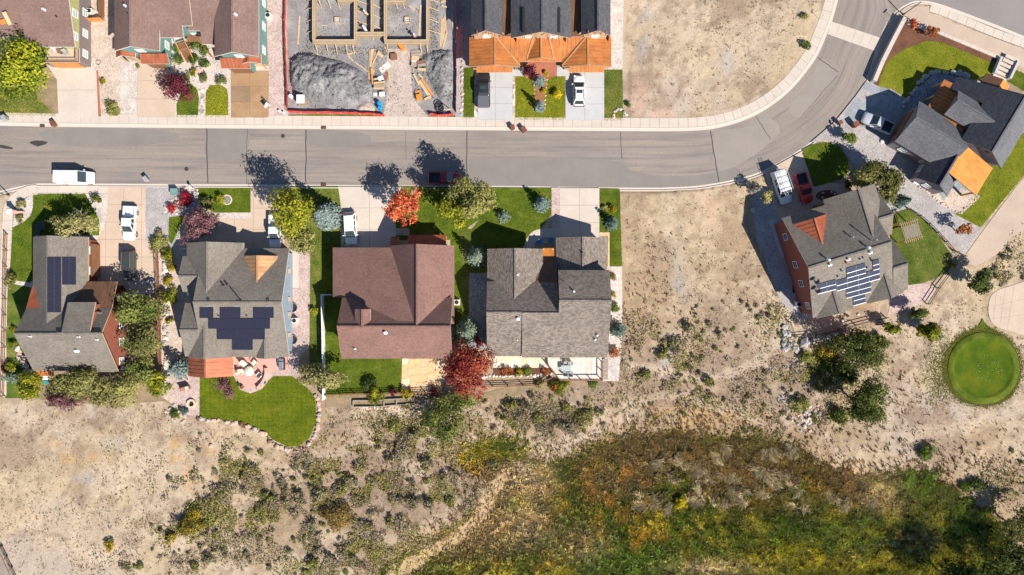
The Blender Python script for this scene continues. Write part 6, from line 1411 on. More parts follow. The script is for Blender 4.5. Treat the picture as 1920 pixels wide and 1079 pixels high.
for cx, cy in CL: rd = np.maximum(rd, np.exp(-(((X-cx)/12)**2+((Y-cy)/9)**2)))
kp = rg.random(len(X)) > rd*.97; X, Y, mcx, cn = X[kp], Y[kp], mcx[kp], cn[kp]
blades('marsh_herbs', X, Y, .12+.75*np.clip(cn-.2, 0, 1), .10, 1.15, mcx, rg, 3)
for cx, cy, rx, ry in []: pass
xs_, ys_, an = [], [], []
for i, (cx, cy) in enumerate(CL):
    for q in range(int(rg.integers(1, 4))):
        m_ = int(rg.integers(50, 150)); t = rg.random(m_); a0 = rg.uniform(0, 6.28); cv = rg.normal(0, 1.6); L_ = rg.uniform(8, 22); aa = a0+cv*t; w_ = rg.uniform(1.2, 3.2); ox, oy = rg.normal(0, 6, 2)
        x = cx+ox+L_*(t-.5)*np.cos(a0+cv*t*.5)+rg.normal(0, w_, m_); y = cy+oy-L_*(t-.5)*np.sin(a0+cv*t*.5)+rg.normal(0, w_, m_); xs_.append(x); ys_.append(y); an.append(aa)
X = np.concatenate(xs_); Y = np.concatenate(ys_); an = np.concatenate(an); pal = np.array([(.66,.55,.35), (.78,.67,.46), (.46,.35,.19), (.56,.50,.25)])
blades('flattened_reeds', X, Y, .58, .11, 1.6, pal[rg.integers(0, 4, len(X))], rg, 2, ang=an)
a_ = rg.uniform(0, 6.28, 9000); r_ = 64+np.abs(rg.normal(0, 6, 9000)); X = 1843+r_*np.cos(a_); Y = 690+r_*np.sin(a_); kx = ((np.abs(a_-3.3) < 1.2) | (rg.random(9000) < .45)) & (X < 1925); X, Y = X[kx], Y[kx]
X = np.r_[X, rg.normal(1762, 16, 1500)]; Y = np.r_[Y, rg.normal(695, 34, 1500)]; pal = np.array([(.12,.16,.02), (.17,.17,.03), (.22,.19,.06)])
blades('rough_grass', X, Y, .12, .09, 1.6, pal[rg.integers(0, 3, len(X))]*1.25, rg, 2)
# --- short blades roughen every lawn
LC = {'lawn': (.075,.115,.012), 'lawn_lush': (.10,.135,.009), 'lawn_yellow': (.19,.18,.016), 'lawn_dry': (.15,.14,.035)}
lx_, ly_, lc_ = [], [], []
for poly, mt in LAWNS:
    bx = [p[0] for p in poly]; by = [p[1] for p in poly]; a0, a1, b0, b1 = max(-10, min(bx)), min(1930, max(bx)), max(-10, min(by)), max(by); k = int(max(0, (a1-a0)*(b1-b0))*.55)
    x = rg.uniform(a0, a1, k); y = rg.uniform(b0, b1, k); ok = in_poly(x, y, poly); x, y = x[ok], y[ok]; lx_.append(x); ly_.append(y)
    g = fbm(x/S, y/S, .6, 4, 81)[:, None]; lc_.append(np.array(LC[mt])*(1.0+1.2*g)+np.array((.05,.03,.0))*sstep(.5,.7,g))
X = np.concatenate(lx_); Y = np.concatenate(ly_); blades('grass', X, Y, .09, .09, .9, np.concatenate(lc_), rg, 2)
# ------------------------------------------------------------------ walls, fences, furniture and clutter
def solo(o, label, cat, group=None): return tag(o, label, cat, group)
def at0(px, py): p = U(px, py); return Vector((p.x, p.y, float(gz(p.x, p.y))))
def rail_fence(label, pts, h=1.0, step=2.4, rails=3, mat='wood', group=None, pw=.13, close=False):
    P = [at0(*p) for p in pts]; t = thing('rail_fence', label, 'fence', P[0], group); L = [0]
    for a, b in zip(P, P[1:]): L.append(L[-1]+(b-a).length)
    n = max(1, round(L[-1]/step)); Q = []
    for i in range(n+1):
        d = L[-1]*i/n; j = min(len(L)-2, max(k for k in range(len(L)) if L[k] <= d+1e-6)); q = P[j].lerp(P[j+1], (d-L[j])/max(1e-6, L[j+1]-L[j])); q.z = float(gz(q.x, q.y)); Q.append(q)
    for q in Q: mb = MB(); mb.box((q.x, q.y, q.z+h/2-.1), (pw, pw, h+.25), random.uniform(-.1, .1)); mb.build('post', M[mat], t)
    for a, b in zip(Q, Q[1:]):
        for k in range(rails): z = h*(k+.7)/rails; mb = MB(); mb.beam(a+Vector((0,0,z+random.uniform(-.03,.03))), b+Vector((0,0,z+random.uniform(-.03,.03))), .07, .10); mb.build('rail', M[mat], t)
    return t
rail_fence('brown rail fence along the concrete trail', [(15,440),(13,520),(12,600),(10,680),(9,742)])
rail_fence('brown rail fence dividing the tan driveway from the stone wall', [(297,466),(300,540),(303,640),(304,735)], 1.2, 2.2, 4)
rail_fence('short brown rail fence across the kayak yard', [(262,610),(282,612),(302,612)], 1.1)
rail_fence('dark rail fence behind the red brown house', [(612,740),(660,738),(720,737),(800,735),(850,733)], 1.1, 2.2)
rail_fence('dark rail fence below the terrace planting', [(895,722),(930,724),(985,722),(1020,721),(1033,708)], 1.1, 2.6)
rail_fence('dark rail fence on the edge of the red house yard', [(1479,604),(1490,634),(1560,622),(1620,604),(1660,596)], 1.0, 2.4, 2, 'iron')
rail_fence('dark rail fence beside the pinkish rock mulch', [(1737,570),(1756,540),(1777,512)], 1.0, 2.4, 2, 'iron')
rail_fence('dark rail fence curving round the patchy lawn', [(1702,393),(1722,405),(1745,425),(1768,450),(1790,476),(1806,481)], .9, 2.0, 2, 'iron')
for i, (a, b) in enumerate((((1791,484),(1806,481)), ((1791,484),(1786,500)))):
    t = thing('gate', ['dark metal gate closing the curved fence', 'dark metal gate leaf standing by the yellow bush'][i], 'gate', at0(*a)); A, B = at0(*a), at0(*b)
    for z in (.2, .95): mb = MB(); mb.beam(A+Vector((0,0,z)), B+Vector((0,0,z)), .05, .05); mb.build('rail', M['iron'], t)
    for k in range(7): q = A.lerp(B, k/6); mb = MB(); mb.tube((q.x, q.y, .1), (q.x, q.y, 1.05), .02, n=5); mb.build('bar', M['iron'], t)
# white vinyl fence
t = thing('vinyl_fence', 'white vinyl fence between striped grass strip and shaded lawn', 'fence', at0(608,553)); P = [at0(624,553), at0(607.5,553), at0(609,620), at0(610,690), at0(610.5,748)]
for a, b in zip(P, P[1:]):
    n = max(1, round((b-a).length/2.4))
    for i in range(n):
        q0, q1 = a.lerp(b, i/n), a.lerp(b, (i+1)/n); mb = MB(); mb.box((q0.x, q0.y, .85), (.15, .15, 1.7)); mb.build('post', M['white'], t); mb = MB(); mb.beam(q0+Vector((0,0,.8)), q1+Vector((0,0,.8)), .06, 1.5); mb.build('panel', M['white'], t)
        mb = MB(); mb.beam(q0+Vector((0,0,1.6)), q1+Vector((0,0,1.6)), .12, .1); mb.build('cap_rail', M['white'], t)
# wooden privacy fences on the north side
def board_fence(label, a, b, h=1.6, mat='wood', w=.15):
    A, B = at0(*a), at0(*b); t = thing('board_fence', label, 'fence', A); n = max(2, int((B-A).length/w))
    for i in range(n): q = A.lerp(B, (i+.5)/n); d = (B-A).normalized(); mb = MB(); mb.box((q.x, q.y, h/2), (w*.9, .03, h+random.uniform(-.03,.03)), math.atan2(d.y, d.x)); mb.build('board', M[mat], t)
    for z in (.4, h-.3): mb = MB(); mb.beam(A+Vector((0,0,z)), B+Vector((0,0,z)), .06, .09); mb.build('rail', M[mat], t)
    return t
board_fence('orange cedar fence with planter beside the air conditioner', (164,42), (198,40), 1.5, 'wood_orange', .3); board_fence('brown board fence running north beside the shaded gravel', (196,-6), (196,36), 1.6, 'wood', .3); board_fence('orange cedar fence standing between garage and green bushes', (381,83), (403,112), 1.6, 'wood_orange', .25)
# red silt fences round the building plot
def silt(label, pts, h=.9):
    P = smooth_line([at0(*p)[:2] for p in pts], 6); P = [Vector((p[0]+random.uniform(-.06,.06), p[1]+random.uniform(-.06,.06), 0)) for p in P]; t = thing('silt_fence', label, 'barrier', P[0]); mb = MB(); n = len(P)
    O = offset_line(P, .025); vs = [(p.x, p.y, -.05) for p in P]+[(p.x+.12, p.y+.10, h*random.uniform(.86, 1.05)) for p in P]; vs += [(q[0], q[1], -.05) for q in O]+[(q[0]+.12, q[1]+.10, h) for q in O]
    mb.add(vs, [(i, i+1, n+i+1, n+i) for i in range(n-1)]+[(2*n+i, 3*n+i, 3*n+i+1, 2*n+i+1) for i in range(n-1)]+[(n+i, n+i+1, 3*n+i+1, 3*n+i) for i in range(n-1)]); mb.build('fabric', M['mesh_red'], t)
    for p in P[::4]: mb = MB(); mb.box((p.x+.03, p.y, h/2), (.05, .05, h+.25), random.uniform(0, 1)); mb.build('stake', M['lumber'], t)
silt('red silt fence beside the pinkish gravel strip', [(536,-5),(535,60),(536,92),(538,150),(540,205)]); silt('red silt fence along the kerb below the big soil heap', [(541,212),(580,213),(640,214),(690,216),(722,219)]); silt('red silt fence on the shaded side of the plot', [(855,-5),(855,60),(855,130),(854,212)]); silt('short red silt fence beside the coiled pipe', [(805,217),(830,219),(850,217)])
# ---- house foundation in its wooden forms
t = thing('foundation', 'house foundation in plywood forms with cast wall lines and braces', 'foundation', at0(700,60))
def form(x0, y0, x1, y1, h=1.15):
    mb = MB(); A, B = U(x0, y0), U(x1, y1); xx, yy = sorted((A.x, B.x)), sorted((A.y, B.y)); mb.box(((xx[0]+xx[1])/2, (yy[0]+yy[1])/2, h/2-.2), (xx[1]-xx[0], yy[1]-yy[0], h+.4)); f = mb.build('form_wall', M['osb'], t)
    hor = xx[1]-xx[0] > yy[1]-yy[0]
    for s in (-1, 1):
        mb = MB()
        if hor: mb.box(((xx[0]+xx[1])/2, (yy[0] if s < 0 else yy[1])-s*.04+s*.03, h+.02), (xx[1]-xx[0]-.02, .09, .06))
        else: mb.box(((xx[0] if s < 0 else xx[1])-s*.04+s*.03, (yy[0]+yy[1])/2, h+.02), (.09, yy[1]-yy[0]-.02, .06))
        mb.build('top_plate', M['lumber'], f)
    return f
for i, w in enumerate([(590,-20,594.5,79.8),(667.5,-20,671.5,79.8),(590,80,671.5,86.5),(636,1.5,667.4,8.5),(698.5,-20,702.5,65.8),(671.6,66,722.9,72),(723,-20,727,79.8),(801.5,-20,806,79.8),(723,80,806,86.5),(727.1,2,762,9)]): form(*w, 1.15+.012*(i % 4))
def stick(nm, a, b, z0, z1, par, w=.09, hh=.05, mat='lumber'):
    A = at0(*a); B = at0(*b); mb = MB(); mb.beam(A+Vector((0,0,z0)), B+Vector((0,0,z1)), w, hh); return mb.build(nm, M[mat], par)
for y in (2,18,40,61): stick('brace', (573+random.uniform(-3,3), y+1.5), (590, y), .05, .9, t); stick('brace', (823+random.uniform(-3,3), y+3), (806, y), .05, .9, t)
for x in (595,615,632,651,664,728,790,802): stick('brace', (x+1, 104), (x, 86), .05, .9, t)
for y in (5,24,43): stick('brace', (672,y), (690,y+4), .9, .05, t); stick('brace', (702.5,y+8), (717,y+13), .9, .05, t); stick('brace', (723,y+1), (712,y+6), .9, .05, t); stick('brace', (698,y+3), (690,y+5), .9, .1, t)
for x in (599,616,633,741,754): stick('brace', (x,0), (x+5,17), .9, .05, t)
for x, y in ((633.6,39), (764.6,38.5)):
    c = at0(x, y)
    for dx, dy, a in ((-.42,0,90), (.42,0,90), (0,-.42,0), (0,.42,0)): mb = MB(); mb.box((c.x+dx, c.y+dy, .15), (.93 if not a else .85, .09, .3), R(a)); mb.build('footing_form', M['lumber'], t)
    mb = MB(); mb.box((c.x, c.y, .06), (.7,.7,.12)); mb.build('footing', M['concrete_grey'], t)
# ---- heaps
def heap(label, poly, h, seed, mat='spoil', cat='soil heap', rough=.5, nm='soil_heap'):
    P = UP(smooth_loop(poly, 5)); xs_ = np.array([p.x for p in P]); ys_ = np.array([p.y for p in P]); st = .16; X = np.arange(xs_.min(), xs_.max()+st, st); Y = np.arange(ys_.min(), ys_.max()+st, st); GXh, GYh = np.meshgrid(X, Y, indexing='ij')
    ins = in_poly(GXh, GYh, [(p.x, p.y) for p in P]).astype(float); d = np.full(GXh.shape, 9.)
    for i in range(len(P)):
        a, b = P[i-1], P[i]; L2 = (b-a).length_squared+1e-9; tt = np.clip(((GXh-a.x)*(b.x-a.x)+(GYh-a.y)*(b.y-a.y))/L2, 0, 1); d = np.minimum(d, np.hypot(GXh-a.x-(b.x-a.x)*tt, GYh-a.y-(b.y-a.y)*tt))
    hh = np.where(ins > 0, .35*np.minimum(d,1)*(fbm(GXh, GYh, 2.6, 3, seed+9)-.5)+h*(1-np.exp(-d/1.3))*(.55+.9*fbm(GXh, GYh, .35, 3, seed))+rough*np.minimum(d, 1)*(fbm(GXh, GYh, 1.4, 4, seed+3)-.5)+.02, -.06)
    nX, nY = GXh.shape; idh = np.arange(nX*nY).reshape(nX, nY); q = np.stack([idh[:-1,:-1], idh[1:,:-1], idh[1:,1:], idh[:-1,1:]], -1).reshape(-1, 4); keep = (hh.reshape(-1)[q] > -.05).any(1)
    return solo(np_mesh(nm, np.stack([GXh, GYh, hh], -1).reshape(-1, 3), q[keep], M[mat], smooth=True), label, cat)
heap('large heap of grey excavated soil on the building plot', [(546,112),(560,101),(585,101),(610,108),(640,115),(668,128),(690,145),(698,165),(694,190),(660,200),(620,198),(575,190),(548,165),(543,135)], 1.9, 5, rough=.75)
heap('smaller soil heap spreading against the red fence', [(792,110),(812,96),(835,94),(850,100),(851,150),(850,190),(828,190),(812,165),(800,140)], 1.2, 8, rough=.7); heap('small heap of tan gravel by the front silt fence', [(668,205),(678,193),(692,192),(703,203),(700,213),(680,213)], .8, 9, 'site_tan', 'gravel heap', .3, 'gravel_heap')
# ---- lumber and tools on the plot
BL = 'loose fresh boards on the building plot'
nb = [((562,30),(559,84),.25),((789,10),(786,66),.3),((848,30),(852,72),.25),((653,103),(667,98),.3),((653,105),(662,115),.2),((666,117),(690,135),.16),((603,48),(614,49),.14),((767,11),(778,20),.25),((722,88),(727,100),.2),((700,58),(700,76),.12),((760,85),(771,118),.12),((774,125),(778,150),.1),((729,134),(731,172),.14)]
for a, b, w in nb: o = stick('board', a, b, .06, .06, None, w, .05); solo(o, 'loose fresh board lying on the building plot', 'board', BL)
def stack(label, pieces, nm='lumber_pile', cat='lumber pile', h=.06):
    t = thing(nm, label, cat, at0(*pieces[0][0]))
    for k, (a, b, w, m_) in enumerate(pieces): z = h*(.6+k*.55); stick('board', a, b, z, z, t, w, h, m_)
    return t
stack('long boards stacked beside the outer form wall', [((829,36),(826,88),.25,'lumber'),((832,34),(829,88),.25,'lumber'),((835,33),(831,86),.25,'lumber'),((834,30),(837,60),.2,'lumber'),((838,62),(831,90),.28,'lumber'),((827,5),(836,3),.3,'lumber'),((828,12),(838,15),.25,'lumber')])
stack('heap of formwork planks in front of the entry walls', [((695,95),(693,150),.5,'osb'),((699,93),(697,140),.6,'lumber'),((704,98),(699,132),.35,'osb'),((709,100),(718,108),.5,'lumber'),((711,98),(700,120),.18,'lumber'),((697,130),(700,160),.25,'wood_orange'),((702,158),(723,156),.3,'lumber'),((702,163),(723,163),.45,'osb'),((702,168),(722,168),.3,'lumber'),((703,152),(712,150),.2,'lumber')], h=.12)
stack('plywood sheet leaning on a red plank by the site drive', [((713,134),(730,120),.9,'trim'),((723,150),(727,136),.5,'brick_red')], h=.05); stack('pallets and boards at the edge of the small heap', [((771,98),(792,97),.4,'wood_grey'),((771,104),(791,103),.4,'wood_grey'),((772,110),(786,112),.8,'lumber'),((772,117),(786,117),.3,'trim'),((772,122),(782,124),.6,'osb'),((783,121),(796,117),.5,'wood'),((784,126),(799,123),.4,'wood_grey'),((784,132),(800,134),.4,'lumber')], h=.14); stack('orange-brown beams lying askew beside the tools', [((786,152),(806,182),.5,'lumber'),((790,148),(811,178),.35,'wood_orange'),((796,188),(808,182),.4,'lumber'),((776,140),(786,160),.3,'lumber'),((785,140),(793,148),.2,'lumber')], h=.12)
# churned soil, clods and scraps nobody could count
rg7 = np.random.default_rng(17); X_, Y_ = [], []
for (x0, y0, x1, y1), n_ in (((560,88,730,104),500),((574,0,590,90),260),((806,0,822,90),260),((596,0,667,80),160),((727,10,801,80),160),((700,86,725,180),260),((770,92,800,190),300),((690,140,760,215),120),((545,105,700,205),700),((790,95,852,190),400)): X_.append(rg7.uniform(x0, x1, n_)); Y_.append(rg7.uniform(y0, y1, n_))
X_ = np.concatenate(X_); Y_ = np.concatenate(Y_); n_ = len(X_); hz = np.zeros(n_); dgv = bpy.context.evaluated_depsgraph_get()
for nm_ in ('soil_heap', 'soil_heap.001'):
    ob = bpy.data.objects[nm_]; vv = np.empty(len(ob.data.vertices)*3, np.float32); ob.data.vertices.foreach_get('co', vv); vv = vv.reshape(-1, 3); q_ = np.stack([(X_-960)/S, (539.5-Y_)/S], 1)
    for i in range(n_):
        d_ = (vv[:, 0]-q_[i, 0])**2+(vv[:, 1]-q_[i, 1])**2; j_ = int(d_.argmin())
        if d_[j_] < .04: hz[i] = max(hz[i], vv[j_, 2])
C_ = np.stack([(X_-960)/S, (539.5-Y_)/S, hz+.03], 1); V_, Q_ = leaf_quads(np.repeat(C_, 2, 0)+rg7.normal(0, .04, (2*n_, 3)), np.tile([.2, -.2, 1.], (2*n_, 1)), .16, rg7, .8, 1.2); pc = np.array([(.10,.095,.092), (.16,.15,.145), (.27,.26,.25), (.13,.12,.11)]); hc = pc[rg7.integers(0, 4, 2*n_)]; hc[rg7.random(2*n_) < .05] = (.45,.32,.18)
tag(np_mesh('rubble', V_, Q_, M['grassblade'], cols={'hue': ('FACE', np.c_[hc, np.ones(2*n_)])}), kind='stuff')
def barrel(label, px, py, r, h, mat, nm='barrel', cat=None):
    p = at0(px, py); t = thing(nm, label, cat or nm.replace('_', ' '), p); mb = MB(); mb.lathe([(r*.9,0),(r,h*.12),(r,h*.5),(r*.98,h*.9),(r*.9,h)], (p.x, p.y, p.z), 14); mb.build('body', M[mat], t, smooth=True).data.set_sharp_from_angle(angle=R(40)); mb = MB(); mb.lathe([(r*.94,0),(r*.94,.05),(r*.5,.08)], (p.x, p.y, p.z+h), 14); mb.build('lid', M[mat], t); return t
barrel('blue drum standing behind the front silt fence', 713, 197, .33, 1.0, 'blue'); barrel('second blue drum nearer the kerb', 714, 205, .33, .95, 'blue'); barrel('pale blue drum near the white shed', 548, 183, .3, .9, 'white')
def bin_(label, px, py, rz, col, w=.62, d=.72, h=1.05):
    p = at0(px, py); t = thing('wheeled_bin', label, 'bin', p, 'wheeled bins by the street' if False else None, rz); mb = MB(); v0 = [(-w*.4,-d*.38,.08),(w*.4,-d*.38,.08),(w*.4,d*.38,.08),(-w*.4,d*.38,.08)]; v1 = [(-w/2,-d/2,h),(w/2,-d/2,h),(w/2,d/2,h),(-w/2,d/2,h)]
    mb.add(v0+v1, [(3,2,1,0),(4,5,6,7),(0,1,5,4),(1,2,6,5),(2,3,7,6),(3,0,4,7)]); mb.build('body', M[col], t, local=True, bevel=.03); mb = MB(); mb.box((0, .02, h+.035), (w+.04, d+.06, .07)); mb.build('lid', M[col], t, local=True, bevel=.02); mb = MB(); mb.tube((-w*.4, d*.5+.04, h-.06), (w*.4, d*.5+.04, h-.06), .02, n=6); mb.build('handle', M['black'], t, local=True)
    for s in (-1, 1): mb = MB(); mb.tube((s*w*.36, d*.4, .11), (s*w*.46, d*.4, .11), .11, n=10); mb.build('wheel', M['black'], t, local=True)
    return t
M['bin_brown'] = plain('brown_bin_plastic', (.17,.055,.028), .5); M['bin_grey'] = plain('grey_bin_plastic', (.30,.30,.29), .5); M['bin_blue'] = plain('blue_bin_plastic', (.02,.12,.30), .45)
bin_('blue wheeled bin at the kerb by the olive house lawn', 4, 221, .1, 'bin_blue'); bin_('grey wheeled bin next to the blue one', 15, 224, .4, 'bin_grey'); bin_('brown bin alone at the foot of the pale driveway', 104, 234, .5, 'bin_brown'); bin_('grey bin standing in the street by the tan driveway', 277, 337, .6, 'bin_grey'); bin_('brown bin lying skewed in the street gutter', 982, 245, .6, 'bin_brown', .7, .9); bin_('dark bin on the sidewalk by the yellowing lawn', 961, 241, .3, 'bin_brown'); bin_('brown bin on the gravel nearer the silver pickup', 1600, 236, .55, 'bin_brown', .85, .8, 1.1); bin_('brown bin at the kerb beside the mailbox post', 1572, 232, .5, 'bin_brown', .55, .6, .9)
def crate(nm, label, cat, px, py, size, rz, mat, lid=None):
    p = at0(px, py); t = thing(nm, label, cat, p, None, rz); mb = MB(); mb.box((0, 0, size[2]/2), size); mb.build('body', M[mat], t, local=True, bevel=.02); mb = MB(); mb.box((0, 0, size[2]+.03), (size[0]+.06, size[1]+.06, .06)); mb.build('lid' if nm != 'site_shed' else 'roof', M[lid or mat], t, local=True, bevel=.01); return t
crate('site_shed', 'small shed with white roof and plywood walls at the soil heap', 'shed', 569, 191, (1.15,1.25,1.5), 0, 'osb', 'white'); crate('tote', 'pale blue tote beside the plank heap', 'tote', 717, 178, (.75,.55,.45), .05, 'white'); crate('fitting_tray', 'white tray of fittings beside the pale blue tote', 'tray', 704, 178, (.55,.5,.15), 0, 'trim'); crate('generator', 'orange generator standing beside the tan site drive', 'generator', 786, 184, (.7,.8,.55), .2, 'orange'); crate('plywood_box', 'orange plywood box behind the generator', 'box', 784, 175, (.8,.7,.2), .1, 'wood_orange'); crate('crate', 'brown crate lying in the middle of the site drive', 'crate', 739, 108, (.95,.85,.45), .1, 'wood'); crate('saw_table', 'yellow saw table at the corner of the form wall', 'saw table', 754, 91, (.5,1.1,.7), .6, 'orange'); crate('cement_bag', 'white torn bag on the plank heap', 'bag', 714, 148, (.75,.6,.2), .4, 'white'); crate('utility_box', 'green utility box on the gravel by the ruby shrubs', 'utility box', 330, 361, (1.0,.95,.8), .0, 'rust_brown' if False else 'teal'); crate('step_stool', 'turquoise stool on the patio behind the garage house', 'stool', 88, 717, (.45,.45,.45), 0, 'turq')
p = at0(824, 205); t = thing('coiled_pipe', 'coils of black drain pipe beside the short silt fence', 'pipe coil', p)
for dx, dy, r_, z_ in ((0,0,.55,.08),(.05,.1,.62,.22),(-.05,.45,.6,.12),(-.1,.7,.55,.3),(.3,.1,.35,.1)): mb = MB(); mb.ring((p.x+dx, p.y+dy, z_+.05), r_, .07, 22); mb.build('coil', M['black'], t, smooth=True)
mb = MB(); mb.tube((p.x+.5, p.y+.9, .15), (p.x+1.5, p.y+.1, .12), .07, n=8); mb.build('loose_end', M['black'], t); stack('white timber offcuts beside the coiled pipe', [((828,214),(846,204),.12,'trim'),((826,206),(848,205),.12,'lumber'),((832,216),(838,208),.1,'trim')])
# ---- the workers (one continuous skinned body each)
def person(label, px, py, rz, shirt, bend=0.0, reach=False):
    g = at0(px, py); t = thing('person', label, 'person', g, None, rz); s = math.sin(bend); c = math.cos(bend); hip = Vector((0,0,.92)); up = lambda d: hip+Vector((s*d, 0, c*d))
    V = [hip, up(.25), up(.48), up(.58), up(.74)]; Rd = [.15,.145,.16,.06,.10]; E = [(0,1),(1,2),(2,3),(3,4)]
    V.append(up(.84)); Rd.append(.075); E.append((4,5)); grp = [1,1,1,2,2,2]
    for sd in (-1, 1):
        i = len(V); sh = up(.46)+Vector((0, sd*.19, 0)); el = sh+Vector((.10+s*.1, sd*.08, -.27)); wr = el+Vector((.22 if reach else .10, -sd*.02, -.20 if not reach else .02)); ha = wr+(wr-el).normalized()*.09
        V += [sh, el, wr, ha]; Rd += [.07,.05,.036,.034]; E += [(2,i),(i,i+1),(i+1,i+2),(i+2,i+3)]; grp += [1,1,2,2]
        i = len(V); st = sd*.12; V += [Vector((st*.4, sd*.10, .86)), Vector((.05+st, sd*.12, .48)), Vector((-.04+st, sd*.13, .09)), Vector((.13+st, sd*.14, .045))]; Rd += [.095,.065,.045,.04]; E += [(0,i),(i,i+1),(i+1,i+2),(i+2,i+3)]; grp += [0,0,0,3]
    me = bpy.data.meshes.new('person_body'); me.from_pydata([tuple(v) for v in V], E, []); me.materials.append(M[shirt]); o = link(bpy.data.objects.new('body', me), t)
    sk = o.modifiers.new('skin', 'SKIN'); sk.use_smooth_shade = True
    for v, r_ in zip(me.skin_vertices[0].data, Rd): v.radius = (r_, r_)
    me.skin_vertices[0].data[0].use_root = True; ss = o.modifiers.new('sub', 'SUBSURF'); ss.levels = 1; ss.render_levels = 1
    # trousers, helmet and fingers
    mb = MB()
    for sd in (-1, 1): st = sd*.12; mb.tube((st*.4, sd*.10, .90), (.05+st, sd*.12, .48), .115, .085, 10); mb.tube((.05+st, sd*.12, .48), (-.04+st, sd*.13, .12), .083, .065, 10)
    mb.build('trousers', M['trousers'], t, local=True, smooth=True); h_ = up(.84); mb = MB(); mb.lathe([(.15,-.02),(.155,0),(.115,.05),(.09,.11),(.03,.14)], tuple(h_), 12); mb.build('helmet', M['white'], t, local=True, smooth=True)
    for sd in (-1, 1):
        sh = up(.46)+Vector((0, sd*.19, 0)); el = sh+Vector((.10+s*.1, sd*.08, -.27)); wr = el+Vector((.22 if reach else .10, -sd*.02, -.20 if not reach else .02)); ha = wr+(wr-el).normalized()*.1; mb = MB(); d = (wr-el).normalized()
        for f in range(5): q = ha+Vector((0, (f-2)*.016, 0)); e = q+d*(.05+.012*(2-abs(f-2)))+Vector((0, (.03*sd if f == (0 if sd > 0 else 4) else 0), -.012)); mb.tube(q, e, .008, .006, 5); mb.tube(e, e+d*.02+Vector((0,0,-.018)), .0065, .005, 5)
        mb.build('fingers', M['skin'], t, local=True, smooth=True)
    return t
M['trousers'] = plain('work_trousers', (.07,.075,.09), .85); M['skin'] = plain('skin_tone', (.42,.24,.16), .6); M['shirt_tan'] = plain('tan_work_shirt', (.42,.33,.22), .85); M['shirt_pale'] = plain('pale_work_shirt', (.52,.52,.47), .85); M['shirt_pink'] = plain('salmon_work_shirt', (.50,.22,.17), .85)
person('worker in tan shirt bending between two form walls', 691, 32, 2.4, 'shirt_tan', .7, True); person('worker in pale shirt crouched at the corner of the narrow trench', 689, 62, 2.2, 'shirt_pale', .9, True); person('worker in salmon shirt standing inside the larger form', 780, 73, 2.3, 'shirt_pink', .15, True)
# ---- signs, posts, lamps
p = at0(508, 199); t = thing('sign_post', 'white post carrying a hanging board beside the brown driveway', 'sign', p); mb = MB(); mb.box((p.x, p.y, 1.0), (.1,.1,2.0)); mb.build('post', M['white'], t); d = Vector((.6,-.62,0)); mb = MB(); mb.beam(p+Vector((0,0,1.8)), p+Vector((-.25,-.25,1.8))*1.0+Vector((.0,.0,0)), .08, .08); mb.build('arm', M['white'], t); mb = MB(); mb.beam(p+Vector((-.05,-.1,1.25)), p+Vector((-.5,-.55,1.25)), .04, .75); mb.build('board', M['white'], t); mb = MB(); mb.box((p.x+.25, p.y-.3, .2), (.45,.05,.3), -.8); mb.build('rider', M['orange'], t)
for x, y, lb in ((526,210,'white pipe stub in the gravel by the plot corner'), (534,213,'second white pipe stub at the plot corner')): p = at0(x, y); mb = MB(); mb.tube((p.x, p.y, 0), (p.x, p.y, .55), .13, n=12); mb.tube((p.x, p.y, .55), (p.x, p.y, .6), .15, n=12); solo(mb.build('pipe_stub', M['white'], None), lb, 'pipe')
def lamp(label, px, py, h, arm):
    p = at0(px, py); t = thing('street_lamp', label, 'street lamp', p); mb = MB(); mb.tube((p.x, p.y, 0), (p.x, p.y, .5), .16, .12, 10); mb.build('base', M['iron'], t); mb = MB(); mb.tube((p.x, p.y, .4), (p.x, p.y, h), .08, .05, 8); mb.build('pole', M['iron'], t); a = Vector(arm).normalized(); e = p+Vector((0,0,h))
    mb = MB(); mb.tube(e-Vector((0,0,.1)), e+a*.8+Vector((0,0,.1)), .03, n=6); mb.build('arm', M['iron'], t); q = e+a*.8; mb = MB(); mb.lathe([(.05,.1),(.26,-.02),(.3,-.1),(.24,-.12)], tuple(q), 12); mb.build('lamp_head', M['iron'], t, smooth=True); return t
lamp('black street lamp at the junction corner', 1693, 28, 4.7, (-.5,.8,0)); lamp('black street lamp at the trail entrance', 17, 366, 4.5, (-1,.1,0))
def signpost(label, px, py, h, col, w=.5, hh=.5, rz=0):
    p = at0(px, py); t = thing('road_sign', label, 'road sign', p, None, rz); mb = MB(); mb.tube((0,0,-.1), (0,0,h), .03, n=6); mb.build('post', M['steel'], t, local=True); mb = MB(); mb.box((0, -.04, h-hh/2), (w, .02, hh)); mb.build('plate', M[col], t, local=True); return t
signpost('street name sign on a thin post at the stone wall corner', 1684, 45, 2.6, 'teal', .8, .22, .8); signpost('thin reflector post by the kerb of the dry lot', 1535, 36, 1.6, 'steel', .15, .3)
p = at0(33, 399); t = thing('entry_pillar', 'white capped brick pillar with low brick wings on the corner', 'pillar', p); mb = MB(); mb.box((p.x, p.y, .85), (.55,.55,1.7)); mb.build('shaft', M['rock_pink'], t); mb = MB(); mb.box((p.x, p.y, 1.75), (.7,.75,.12)); mb.build('cap', M['white'], t)
for s in (-1, 1): mb = MB(); mb.box((p.x+s*.75, p.y, .35), (.9,.3,.7)); mb.build('wing_wall', M['rock_pink'], t)
